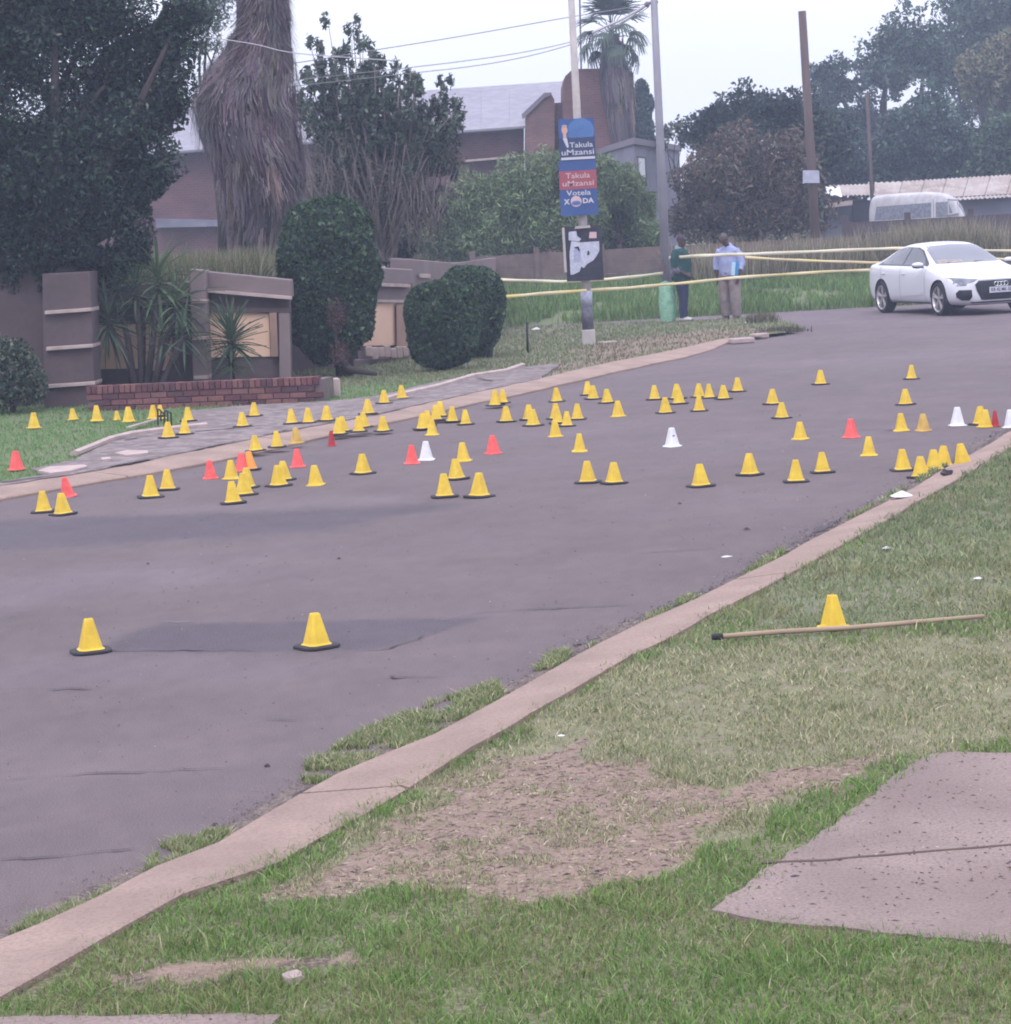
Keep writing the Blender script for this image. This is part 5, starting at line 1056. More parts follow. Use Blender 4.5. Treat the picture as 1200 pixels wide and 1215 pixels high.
GRP = {'y': 'yellow marker cones on black bases', 'n': 'yellow marker cones without black bases', 'r': 'red marker cones', 'w': 'white marker cones', 'd': 'dark red narrow cones', 'b': None, 'o': None}
def kindname(k): return {'y': 'yellow_cone', 'n': 'yellow_cone', 'b': 'yellow_cone', 'o': 'yellow_cone', 'r': 'red_cone', 'w': 'white_cone', 'd': 'dark_red_cone'}[k]
CONES = [
# px, base py, height, kind, surface height, label
(108, 775, 40, 'y', 0, 'yellow cone, nearest on the road, at the left end of the dark asphalt patch'),
(376, 769.5, 41, 'y', 0, 'yellow cone in mid road on the front edge of the near dark asphalt patch'),
(989, 746, 39, 'n', .06, 'yellow cone on the near grass verge touching the long wooden stick'),
(40.5, 509, 18, 'n', .07, 'yellow cone farthest left on the far lawn, below the grey shrub'),
(87, 499, 13, 'n', .07, 'small yellow cone on the lawn at the foot of the banded pillar'),
(115, 500.5, 18, 'n', .07, 'full size yellow cone on the lawn right of the banded pillar foot'),
(139, 499.5, 10.5, 'n', .07, 'tiniest yellow cone, half sunk in the lawn before the brick planter'),
(153, 501.5, 17.5, 'n', .07, 'yellow cone on the lawn directly right of the tiniest cone'),
(182, 498, 16, 'n', .07, 'yellow cone on the lawn just left of the black metal stand'),
(191, 498, 16, 'n', .07, 'yellow cone partly hidden behind the black metal stand'),
(223.5, 501, 16.5, 'y', .085, 'yellow cone at the lawn corner by the brick planter, right of the black stand'),
(200, 521, 19, 'y', .085, 'yellow cone on the old driveway just below the black metal stand'),
(219.5, 516.5, 18.5, 'y', .085, 'yellow cone on the old driveway, overlapping the cone at the lawn corner'),
(288, 507.5, 17, 'y', .085, 'yellow cone on the old driveway, lower left of the one nearest the planter middle'),
(302, 495, 16, 'y', .085, 'yellow cone closest to the brick planter foot, alone on the far driveway'),
(20, 558.5, 22, 'r', .07, 'red cone at the left picture edge where lawn meets the broken paving'),
(81, 590.5, 23, 'r', 0, 'leaning red cone in the left gutter behind a yellow pair'),
(52, 609, 25, 'y', 0, 'left one of the yellow pair in the road below the leaning red cone'),
(75, 612, 25.5, 'y', 0, 'right one of the yellow pair in the road below the leaning red cone'),
(179, 591.5, 26, 'y', 0, 'nearer yellow cone of the pair standing alone by the left kerb'),
(199, 582.5, 24, 'y', 0, 'farther yellow cone of the pair standing alone by the left kerb'),
(250, 569, 21.5, 'r', 0, 'red cone on the road left of the tight yellow cluster'),
(274.5, 569.5, 22, 'n', 0, 'yellow cone between two red cones, left of the tight cluster'),
(287.5, 560, 21, 'r', 0, 'red cone half hidden at the back of the tight cluster'),
(297, 559, 22, 'o', 0, 'orange yellow cone right behind the half hidden red cone'),
(293.5, 580, 23.5, 'y', 0, 'yellow cone in the middle of the tight cluster, mostly hidden by the one before it'),
(290, 588.5, 26, 'y', 0, 'second nearest yellow cone of the tight cluster left of mid road'),
(277, 598.5, 26, 'y', 0, 'yellow cone at the front of the tight cluster left of mid road'),
(331, 578, 24.5, 'y', 0, 'front yellow cone of the overlapping pair right of the tight cluster'),
(337, 571, 22.5, 'y', 0, 'rear yellow cone of the overlapping pair right of the tight cluster'),
(375, 577, 23.5, 'n', 0, 'yellow cone without black base, right of the overlapping pair'),
(353.5, 555.5, 21.5, 'r', 0, 'red cone on the road right of the cones standing along the left kerb'),
(394, 530.5, 18, 'd', 0, 'narrow dark red cone below the yellow pair at the left kerb'),
(303.5, 536.5, 18.5, 'y', .05, 'leftmost of three yellow cones on the beige left kerb strip'),
(329, 532, 19, 'y', .05, 'middle one of three yellow cones on the beige left kerb strip'),
(352, 527, 18, 'b', .05, 'dull yellow cone, rightmost of three on the beige left kerb strip'),
(346.5, 504, 17.5, 'y', .085, 'leftmost yellow cone of the driveway row of three right of the planter end'),
(366, 503, 17.5, 'y', .085, 'middle yellow cone of the driveway row of three below the planter end'),
(388, 500.5, 17.5, 'y', .085, 'rightmost yellow cone of the driveway row of three below the planter end'),
(402.5, 516.5, 19.5, 'y', .05, 'front yellow cone of the pair above the narrow dark red cone'),
(406.5, 513.5, 18, 'y', .05, 'rear yellow cone of the pair above the narrow dark red cone'),
(426, 513.5, 18, 'y', .05, 'yellow cone on the kerb right of the pair above the dark red cone'),
(432, 508.5, 17.5, 'y', .07, 'yellow cone on the kerb, right rear one touching its left neighbour'),
(455, 513, 17.5, 'y', .03, 'yellow cone at the road edge of the kerb between the kerb groups'),
(437, 492.5, 17.5, 'y', .085, 'yellow cone on the driveway, lowest of three stepping up towards the round hedges'),
(456, 480, 15.5, 'y', .085, 'yellow cone on the lawn edge, middle of three stepping up towards the round hedges'),
(477, 473, 14.5, 'n', .085, 'yellow cone nearest the round hedges, at the tip of the lawn'),
(431, 563.5, 23.5, 'y', 0, 'yellow cone standing alone on the road, left of the red and white neighbours'),
(489, 551.5, 22, 'r', 0, 'red cone directly left of the white cone in mid road'),
(506, 547, 22, 'w', 0, 'white cone beside a red cone, left of the picture middle'),
(550, 548.5, 22, 'n', 0, 'upper yellow cone of the two stacked in view right of the left white cone'),
(542, 570, 24, 'y', 0, 'lower yellow cone of the two stacked in view right of the left white cone'),
(528, 591, 27.5, 'y', 0, 'left cone of the large yellow pair in mid road'),
(569, 591, 28.5, 'y', 0, 'right cone of the large yellow pair in mid road'),
(502.5, 510.5, 19, 'y', .01, 'leftmost yellow cone of the bunch of five at the kerb'),
(508, 507, 18.5, 'y', .03, 'yellow cone hidden in the middle of the bunch of five at the kerb'),
(513, 517.5, 18, 'n', 0, 'nearest yellow cone of the bunch of five at the kerb'),
(517.5, 500, 18, 'y', .03, 'fourth yellow cone of the bunch of five, touching the farthest one'),
(523, 495.5, 18, 'y', .05, 'farthest yellow cone of the bunch of five at the kerb'),
(537, 501.5, 17.5, 'y', .01, 'first yellow cone to the right of the bunch of five'),
(553, 505, 17.5, 'y', 0, 'second yellow cone to the right of the bunch of five'),
(588, 482.5, 18, 'y', .03, 'left cone of the yellow pair on the beige kerb past the round hedges'),
(597, 479.5, 16, 'y', .05, 'right cone of the yellow pair on the beige kerb past the round hedges'),
(601, 502, 18.5, 'y', 0, 'yellow cone on the road straight below the pair on the far kerb'),
(628, 499.5, 18, 'y', 0, 'rear left cone of the overlapping pair right of the picture middle kerb'),
(633, 506.5, 19.5, 'y', 0, 'front right cone of the overlapping pair just left of the column of three'),
(661, 478, 16.5, 'y', 0, 'yellow cone standing alone above the column of three'),
(660, 498.5, 18.5, 'y', 0, 'farthest yellow cone of the column of three in mid road'),
(662, 503.5, 18.5, 'y', 0, 'middle yellow cone of the column of three, largely hidden'),
(659.5, 519.5, 19, 'n', 0, 'nearest yellow cone of the column of three in mid road'),
(673, 507, 17.5, 'y', 0, 'yellow cone touching the column of three on its right side'),
(685.5, 499, 18.5, 'y', 0, 'second yellow cone to the right of the column of three'),
(698, 470, 16, 'y', 0, 'rear one of the touching yellow pair near the far kerb'),
(704, 475, 16, 'y', 0, 'front one of the touching yellow pair near the far kerb'),
(721, 479.5, 16.5, 'y', 0, 'yellow cone just right of the touching pair near the far kerb'),
(734, 495.5, 18.5, 'n', 0, 'yellow cone below and right of the touching pair near the far kerb'),
(585.5, 539.5, 21.5, 'r', 0, 'red cone at the middle of the road above the large yellow pair'),
(688, 537, 21, 'n', 0, 'yellow cone above the two evenly spaced near middle cones'),
(698, 574, 25.5, 'y', 0, 'left one of the two evenly spaced yellow cones near the picture middle'),
(729, 575, 25, 'y', 0, 'right one of the two evenly spaced yellow cones near the picture middle'),
(777, 475.5, 17, 'y', 0, 'leftmost yellow cone of the far row below the poster pole and people'),
(790, 491.5, 18.5, 'y', 0, 'yellow cone just below the leftmost of the far row'),
(804, 474.5, 17.5, 'y', 0, 'rear cone of the overlapping pair in the far row'),
(806, 480.5, 18, 'y', 0, 'front cone of the overlapping pair in the far row'),
(830, 472.5, 16, 'y', 0, 'yellow cone in the far row right of its overlapping pair'),
(842, 473.5, 16.5, 'y', 0, 'yellow cone in the far row touching its left neighbour'),
(859, 475, 16.5, 'y', 0, 'second last yellow cone at the right of the far row'),
(830, 489, 18, 'y', 0, 'yellow cone standing in front of the middle of the far row'),
(875.5, 466, 16.5, 'y', 0, 'last yellow cone at the right end of the far row'),
(798, 531, 22, 'w', 0, 'white cone standing alone in the middle of the road with a small dark mark'),
(832, 578.5, 26.5, 'y', 0, 'yellow cone below and right of the lone white cone'),
(890, 565, 25.5, 'y', 0, 'yellow cone up and right of the one below the lone white cone'),
(974, 457.5, 17, 'y', 0, 'yellow cone far out on the road in line with the timber pole'),
(917, 481, 18, 'y', 0, 'upper left cone of two close together below the far timber pole cone'),
(928, 497.5, 18.5, 'y', 0, 'lower right cone of two close together below the far timber pole cone'),
(950, 522.5, 20.5, 'n', 0, 'yellow cone without black base left of the right hand red cone'),
(1082, 451, 16.5, 'y', 0, 'farthest yellow cone of all, in front of the white sedan'),
(1075, 481.5, 18.5, 'y', 0, 'yellow cone between the farthest cone and the base free pair below it'),
(1010.5, 520.5, 22, 'r', 0, 'red cone on the right half of the road, alone among yellow ones'),
(1070, 512.5, 20.5, 'n', 0, 'bright yellow cone left of the dull brownish one'),
(1096, 512.5, 20, 'b', 0, 'dull brownish yellow cone left of the right hand white cone'),
(1031.5, 542, 22.5, 'n', 0, 'yellow cone just below right of the lone red cone on the right'),
(1136.5, 506.5, 22, 'w', 0, 'white cone left of the yellow pair near the right picture edge'),
(1164, 505, 21.5, 'y', 0, 'rear left cone of the yellow pair between white and dark red cones'),
(1169.5, 508, 20.5, 'n', 0, 'front right cone of the yellow pair touching the dark red cone'),
(1181.5, 507.5, 19, 'd', 0, 'narrow dark red cone near the right picture edge'),
(1200, 508.5, 21, 'w', 0, 'white cone cut by the right picture edge'),
(945, 573, 26, 'y', 0, 'nearer left cone of the two yellow ones left of the kerbside cluster'),
(976.5, 562, 24, 'y', 0, 'farther right cone of the two yellow ones left of the kerbside cluster'),
(1072, 559.5, 25, 'y', 0, 'leftmost yellow cone of the right kerbside cluster'),
(1093, 568, 25, 'y', 0, 'nearest yellow cone of the right kerbside cluster, front centre'),
(1109, 560, 25, 'y', 0, 'middle yellow cone of the right kerbside cluster, overlapping its right neighbour'),
(1120, 555, 24.5, 'y', 0, 'rear yellow cone of the right kerbside cluster with base at the kerb edge'),
(1143, 552.5, 25, 'n', .03, 'rightmost yellow cone of the right kerbside cluster, leaning on the beige kerb'),
]
first = {}
rc = random.Random(8)
def make_cone(k):
    t = thing(kindname(k), None, 'cone', (0, 0, 0))
    o = D.objects.new('cone_body', ME[k]); COL.objects.link(o); o.parent = t
    if k in ('y', 'o'): o = D.objects.new('cone_base', MEB); COL.objects.link(o); o.parent = t
    return t
for (px, py, h, k, z, lab) in CONES:
    if k not in first: c = first[k] = make_cone(k)
    else:
        c = first[k].copy(); COL.objects.link(c)
        for ch in first[k].children:
            q = ch.copy(); COL.objects.link(q); q.parent = c
    p = gp(px, py - 1.2, z); pred = HC * ppm(p.y) * .99; s_ = max(.55, min(1.12, h / pred)); sw = max(.8, s_) if s_ > .7 else s_
    c.location = (p.x, p.y, z + .002); c.rotation_euler = (rc.uniform(-.03, .03), rc.uniform(-.03, .03), rc.choice([.1, .3, .75, .6, -.2]) + rc.uniform(-.15, .15)); c.scale = (sw * (.62 if k == 'd' else 1), sw * (.62 if k == 'd' else 1), s_)
    if lab.startswith('leaning red'): c.rotation_euler = (.05, -.14, .3)
    if 'leaning on' in lab: c.rotation_euler = (0, -.13, .45)
    if px in (108, 376): c.rotation_euler = (0, .0, .62 if px == 376 else .35)
    c['label'] = lab
    if GRP[k]: c['group'] = GRP[k]
wc = [o for o in D.objects if o.get('label', '').startswith('white cone standing alone')][0]
a = MB(); a.box((-.012, -.036, .095), (.026, .008, .03), Matrix.Rotation(.0, 3, 'Z')); qo = a.build('dark_mark', M['darkhole'], None); qo.parent = wc

# small things on the ground
def small(name, lab, cat, px, py, z, shape, m, bevel=0):
    p = gp(px, py, z); root = thing(name, lab, cat, p); a = MB(); shape(a, p); o = fix(a.build({'leaf': 'blade', 'stone': 'body'}.get(name, 'piece'), m, root, bevel=bevel)); return root
M['wood'] = mat('pale_wood', (.36, .27, .19), (.27, .20, .14), 4, .8, stretch=(.3, 3, 3)); M['litter'] = mat('white_litter', (.62, .62, .66), (.5, .5, .55), 12, .7)
p0 = gp(846, 756, .085); p1 = gp(1168, 731, .085); st = thing('wooden_stick', 'long thin pale wooden stick lying on the near verge in front of a yellow cone', 'stick', p0.lerp(p1, .5))
a = MB(); md = p0.lerp(p1, .5) + Vector((0, -.02, -.003)); a.tube([p0, p0.lerp(md, .5) + Vector((0, .006, .003)), md, md.lerp(p1, .5), p1], [.0135, .0135, .013, .0125, .011], 8); a.build('shaft', M['wood'], st, True)
a = MB(); dd = (p1 - p0).normalized(); a.tube([p0 - dd * .004, p0 + dd * .05], .0165, 8); a.build('dark_tip', M['black'], st, True)
p0 = gp(152, 508, .1); p1 = gp(188, 497.5, .1); pk = thing('white_plank', 'short white plank lying on the far lawn beside the black metal stand', 'plank', p0.lerp(p1, .5))
a = MB(); d_ = (p1 - p0).normalized(); s_ = Vector((-d_.y, d_.x, 0)) * .022; a.hexa([p0 - s_, p0 + s_, p1 + s_, p1 - s_], [p + Vector((0, 0, .016)) for p in (p0 - s_, p0 + s_, p1 + s_, p1 - s_)]); fix(a.build('board', M['band'], pk))
sp = gp(196, 505, .07); mt = thing('metal_stand', 'small black metal stand of two bent hoops on the far lawn', 'stand', sp)
for i, (xa, xb, h0) in enumerate(((187.5, 195.5, 490), (195.5, 203.5, 488))):
    a = MB(); A = gp(xa, 504.5 + i * .5, .07); B = gp(xb, 506, .07); hA = dp(xa - .3, h0 - (5 if i == 0 else 0), A.y); hB = dp(xb - .5, h0 + 2, B.y); a.tube([A, hA, hA.lerp(hB, .3) + Vector((0, 0, .01)), hB, B], .011, 6); a.build('hoop', M['black'], mt)
a = MB(); A = gp(188, 504.5, .07); a.tube([dp(188, 494, A.y), dp(196, 493, A.y)], .014, 6); a.build('crossbar', M['black'], mt)
a = MB()
for xx in (191, 199): q = gp(xx, 500, .07); a.tube([q, dp(xx, 487, q.y)], .010, 6)
a.build('rear_leg', M['black'], mt)
def scrap(sz, h=.012):
    def f(a, p):
        r = random.Random(int(p.x * 100)); n = 7; P = [p + Vector((math.cos(6.28 * k / n) * sz * r.uniform(.6, 1.1), math.sin(6.28 * k / n) * sz * r.uniform(.4, 1.0), .004)) for k in range(n)]; base = len(a.v)
        a.v += [tuple(q) for q in P] + [tuple(p + Vector((sz * .1, 0, h)))]; a.f += [(base + k, base + (k + 1) % n, base + n) for k in range(n)] + [tuple(base + k for k in range(n))[::-1]]
    return f
def rock(sz):
    def f(a, p):
        b0_ = len(a.v); a.ball(p + Vector((0, 0, sz[2] * .5)), sz, 9, 6); 
        for i in range(b0_, len(a.v)): v = Vector(a.v[i]); a.v[i] = tuple(v + (v - p) * random.uniform(-.18, .18))
    return f
small('plastic_bag', 'crumpled white plastic bag on the near kerb below the kerbside cluster', 'bag', 1069, 589, .06, scrap(.10, 0.045), M['litter'])
small('paper_scrap', 'thin white paper scrap on the road near the right kerb', 'litter', 862, 661, 0, scrap(.045, 0.010), M['litter'])
small('paper_scrap', 'white paper scrap on the far road beside the left beige kerb', 'litter', 162, 563, 0, scrap(.12, 0.020), M['litter'])
small('paper_scrap', 'small white scrap on the near verge up and right of the wooden stick end', 'litter', 1052, 651, .07, scrap(.035, 0.016), M['litter'])
small('paper_scrap', 'white scrap on the near verge at the right picture edge', 'litter', 1161, 687, .07, scrap(.03, 0.013), M['litter'])
small('paper_scrap', 'white scrap in the near gutter at lower left', 'litter', 88, 1080, .02, scrap(.02, 0.009), M['litter'])
small('paper_scrap', 'pale curled scrap in the dry grass near the kerb joint', 'litter', 666, 874, .08, scrap(.02, 0.009), M['litter'])
small('paper_scrap', 'yellow scrap in front of the nearest left cone', 'litter', 98, 776, 0, scrap(.022, 0.010), M['band'])
small('paper_scrap', 'white bag scrap on the far grass beside the iron stake', 'litter', 636, 391, .08, scrap(.12, 0.054), M['litter'])
small('paper_scrap', 'white scrap at the right end of the far verge by the dark weeds', 'litter', 887, 383, .06, scrap(.10, 0.045), M['litter'])
small('stone', 'round pale stone in the grass at the bottom of the picture', 'stone', 348, 1166, .06, rock((.032, .028, .022)), M['band'])
small('stone', 'dark stone lying on the near kerb beside the kerbside cluster', 'stone', 1123.5, 563, .06, rock((.05, .035, .03)), M['crack'])
small('leaf', 'curled dark dead leaf on the large concrete slab', 'leaf', 943, 1041, .104, scrap(.018, 0.008), M['black'])
small('stone', 'small dark stone on the road left of the gutter weeds', 'stone', 317, 910, 0, rock((.012, .01, .009)), M['crack'])
small('stone', 'tiny dark stone on the road near the lower gutter tufts', 'stone', 255, 980, 0, rock((.014, .01, .008)), M['crack'])
for px, py, l_ in ((880, 404, 'left'), (901, 398.5, 'right')):
    p = gp(px, py, .05); kb = thing('kerb_stone', f'loose pale kerb stone, {l_} one of two past the end of the left kerb', 'stone', p, 'loose kerb stones'); MB().box(p, (.42 if l_ == 'left' else .3, .2, .09), Matrix.Rotation(.35, 3, 'Z')).build('block', M['band'], kb, bevel=.02)
def weed(lab, px, py, n, r, h, cols):
    p = gp(px, py, .05); x = rng.normal(p.x, r * .45, n); y = rng.normal(p.y, r * .45, n); o = grass('weed', lab, x, y, np.full(n, .03), rng.uniform(.3, 1, n) * h, rng.uniform(.01, .03, n), pick(n, cols, [1] * len(cols)), .5, 'weed'); return o
weed('brown tuft of weeds at the corner of the far verge behind the loose kerb stones', 905, 383, 700, .30, .26, [(.17, .15, .11), (.12, .12, .08), (.22, .19, .14)])
weed('dark sprawling weed at the tip of the far verge', 930, 393, 500, .38, .14, [(.08, .085, .06), (.13, .12, .09)])
weed('dark leafy weed clump on the bank right of the people', 888, 366, 1200, .5, .5, [(.04, .07, .045), (.06, .09, .05)])
# ================================================================== PEOPLE
def rem(o, vox, smooth=2):
    m = o.modifiers.new('r', 'REMESH'); m.mode = 'VOXEL'; m.voxel_size = vox; m.use_smooth_shade = True
    if smooth: s = o.modifiers.new('s', 'SMOOTH'); s.iterations = smooth; s.factor = .5
    return bake(o)
SKIN = mat('skin_dark', (.085, .048, .038), (.07, .04, .032), 20, .5, coord='obj', spec=.4)
def hand(a, wr, d, side, curl=.5, s=1.0):           # palm plus five fingers; d points from wrist to fingers, side is the thumb side
    d = Vector(d).normalized(); side = Vector(side); side = (side - d * side.dot(d)).normalized(); nrm = d.cross(side); wr = Vector(wr)
    a.tube([wr - d * .02, wr + d * .02, wr + d * .05 * s, wr + d * .09 * s], [(.026, .018), (.034, .016), (.042, .016), (.038, .012)], 10, ref=side)
    for i, (o, l) in enumerate(((.030, .070), (.010, .078), (-.010, .072), (-.029, .056))):
        b = wr + d * .085 * s + side * o; l *= s; p1 = b + d * l * .45 + nrm * l * .12 * curl * 2; p2 = p1 + (d * (1 - curl) + nrm * curl).normalized() * l * .32; p3 = p2 + (d * (1 - curl * 1.6) + nrm * curl * 1.4).normalized() * l * .28
        a.tube([b - d * .015, p1, p2, p3], [.0095, .009, .0085, .007], 7)
    b = wr + d * .03 + side * .03; p1 = b + (d * .6 + side * .8).normalized() * .035; p2 = p1 + (d * .9 + side * .25 + nrm * curl * .5).normalized() * .032
    a.tube([b - side * .012, p1, p2], [.013, .011, .009], 7)
def head(a, c, fwd, tilt=0, bald=True):             # c = centre of the head; fwd = where the face points
    f = Vector((fwd[0], fwd[1], 0)).normalized(); R = Matrix((( f.x, -f.y, 0), (f.y, f.x, 0), (0, 0, 1))) @ Matrix.Rotation(tilt, 3, 'Y'); c = Vector(c)
    def P(x, y, z): return c + R @ Vector((x, y, z))
    def B(p, r, nu=16, nv=12): a.ball(P(*p), r, nu, nv, R)
    B((-.010, 0, .025), (.098, .078, .090)); B((.018, 0, -.035), (.074, .062, .082)); B((.060, 0, -.080), (.030, .032, .030)); B((.072, 0, .035), (.024, .055, .020))
    a.tube([P(.088, 0, .022), P(.104, 0, -.012), P(.098, 0, -.026)], [.009, .015, .012], 8); B((.092, .013, -.024), (.011, .009, .008)); B((.092, -.013, -.024), (.011, .009, .008))
    for s in (-1, 1):
        B((-.008, s * .080, -.008), (.020, .010, .032)); B((.074, s * .030, .012), (.012, .014, .008)); B((.060, s * .040, -.022), (.020, .020, .018))
    B((.088, 0, -.052), (.012, .024, .007)); B((.086, 0, -.063), (.012, .022, .008))
    return P, R
def person(lab, foot, rz, sc, spec):
    root = thing('person', lab, 'person', (0, 0, 0))
    b = spec['body']; a = MB(); hc = b['head']; nk = b['neck']
    # torso, pelvis and legs as overlapping lofts, remeshed below into one continuous surface
    a.tube([Vector(p) for p in b['spine']], b['spiner'], 16, ref=(0, 1, 0)); a.tube([Vector(nk[0]), Vector(nk[1]), Vector(hc)], [.062, .056, .055], 12)
    P, R = head(a, hc, b['face'], b.get('tilt', 0))
    for leg in b['legs']:
        a.tube(leg, [.092, .085, .060, .058, .040, .036], 12)
        ank = Vector(leg[-1]); a.tube([ank + Vector((-.05, 0, -.035)), ank + Vector((.03, 0, -.04)), ank + Vector((.13, 0, -.058)), ank + Vector((.18, 0, -.062))], [(.03, .032), (.036, .034), (.03, .038), (.014, .026)], 10, ref=(0, 0, 1))
    for arm in b['arms']: a.tube(arm, [.055, .050, .040, .038, .026], 12)
    for h in b['hands']: hand(a, *h)
    o = a.build('body', SKIN, root, True); rem(o, .0085, 2)
    for nm, parts, vox, m in spec['clothes']:
        a = MB()
        for q in parts: a.tube([Vector(p) for p in q[0]], q[1], 18, ref=q[2] if len(q) > 2 else (0, 1, 0))
        o = a.build(nm, m, root, True); md = o.modifiers.new('r', 'REMESH'); md.mode = 'VOXEL'; md.voxel_size = vox; md.use_smooth_shade = True
        bake(o)
        V = np.array([v.co[:] for v in o.data.vertices]); Nn = np.array([v.normal[:] for v in o.data.vertices])
        k = (vn3(V * np.array([14, 14, 7]) + 5) - .5) * .022 + (vn3(V * np.array([30, 30, 12]) + 15) - .5) * .010; V = V + Nn * k[:, None]
        o.data.vertices.foreach_set('co', V.astype(np.float32).ravel()); o.data.update()
    return root, P, R
def stand(root, foot, rz, sc): root.location = foot; root.rotation_euler = (0, 0, rz); root.scale = (sc,) * 3; bpy.context.view_layer.update()
def cl(name, c1, c2, r=.85): return mat(name, c1, c2, 9, r, coord='obj', bump=.4, bscale=30)
green_c = cl('green_cloth', (.016, .062, .058), (.012, .045, .048)); grey_c = cl('grey_cloth', (.19, .18, .23), (.14, .13, .18)); navy_c = cl('navy_cloth', (.022, .028, .065), (.03, .035, .075)); blue_c = cl('light_blue_cloth', (.33, .36, .56), (.26, .29, .48)); khaki_c = cl('khaki_cloth', (.27, .225, .215), (.21, .175, .175)); shoe_w = mat('pale_shoe', (.5, .47, .47), None); shoe_b = mat('brown_shoe', (.09, .065, .065), None)
# person in the green jacket; local +x is where the body faces
LA = [[(0, .12, .92), (.01, .12, .72), (.02, .11, .50), (.0, .11, .36), (-.01, .11, .16), (-.01, .11, .09)], [(0, -.10, .92), (.03, -.10, .72), (.05, -.09, .50), (.05, -.09, .36), (.04, -.09, .16), (.05, -.09, .09)]]
SA = [[(0, .20, 1.43), (-.02, .25, 1.25), (-.03, .26, 1.12), (.05, .27, 1.00), (.13, .25, .90)], [(0, -.20, 1.43), (-.02, -.26, 1.25), (-.02, -.27, 1.12), (.08, -.25, 1.02), (.18, -.19, .95)]]
f_ = gp(810.5, 381, .06)
specA = dict(body=dict(head=(.05, 0, 1.615), neck=((0, 0, 1.42), (.02, 0, 1.50)), face=(1, -.15), tilt=.25, spine=[(0, 0, .86), (.0, 0, .98), (.02, 0, 1.12), (.02, 0, 1.28), (.0, 0, 1.40), (0, 0, 1.46)], spiner=[(.165, .115), (.165, .125), (.15, .13), (.175, .125), (.18, .10), (.08, .07)],
    legs=LA, arms=SA, hands=[((.13, .25, .90), (.6, -.1, -.8), (.5, -.8, .2), .6), ((.18, -.19, .95), (.9, .3, -.3), (.0, .3, .9), .6)]),
    clothes=[('jacket', [([(0, 0, .82), (.01, 0, .92), (.02, 0, 1.08), (.03, 0, 1.25), (.0, 0, 1.40), (-.005, 0, 1.475)], [(.235, .185), (.245, .20), (.24, .205), (.235, .185), (.215, .15), (.10, .09)]),
                          (SA[0][:4], [.092, .092, .082, .072]), (SA[1][:4], [.092, .092, .082, .072])], .012, green_c),
             ('trousers', [([(0, 0, .80), (0, 0, .95)], [(.165, .13), (.165, .13)])] + [([Vector(p) for p in l[:5]] + [Vector(l[5]) + Vector((0, 0, -.01))], [.105, .098, .082, .080, .074, .074]) for l in LA], .012, navy_c),
             ('shoe', [([(-.08, .11, .045), (.0, .11, .05), (.10, .11, .04), (.17, .11, .03)], [(.04, .045), (.048, .05), (.05, .035), (.03, .025)], (0, 1, 0)), ([(-.03, -.09, .045), (.05, -.09, .05), (.15, -.09, .04), (.22, -.09, .03)], [(.04, .045), (.048, .05), (.05, .035), (.03, .025)], (0, 1, 0))], .010, shoe_w)])
ra, P, R = person('person in a dark green jacket and navy trousers standing beside the grey pole', (f_.x, f_.y, .06), math.radians(-12), 1.0, specA)
a = MB(); a.ball(P(-.018, 0, .045), (.100, .084, .082), 18, 12, R); a.tube([P(.04, 0, .075), P(.10, 0, .062), P(.125, 0, .055)], [(.07, .012), (.062, .009), (.04, .006)], 12, ref=(0, 1, 0)); a.build('cap', mat('dark_cap', (.05, .035, .05), None), ra, True)
a = MB(); a.tube([(-.02, 0, 1.43), (-.01, 0, 1.47), (.005, 0, 1.51)], [(.115, .10), (.10, .09), (.085, .08)], 16, ref=(0, 1, 0)); a.build('collar', mat('teal_collar', (.17, .24, .27), None), ra, True)
a = MB(); a.tube([(-.03, -.262, 1.13), (-.015, -.265, 1.09)], .088, 14); a.build('sleeve_band', grey_c, ra, True)
a = MB(); a.tube([(-.02, -.268, 1.10), (.03, -.262, 1.05), (.085, -.25, 1.01)], [.086, .080, .070], 14); a.tube([(-.06, -.17, 1.08), (-.05, -.17, .90)], [(.09, .06), (.09, .06)], 12, ref=(1, 0, 0)); a.build('lower_sleeve', grey_c, ra, True)
stand(ra, (f_.x, f_.y, .06), math.radians(-25), 1.0)

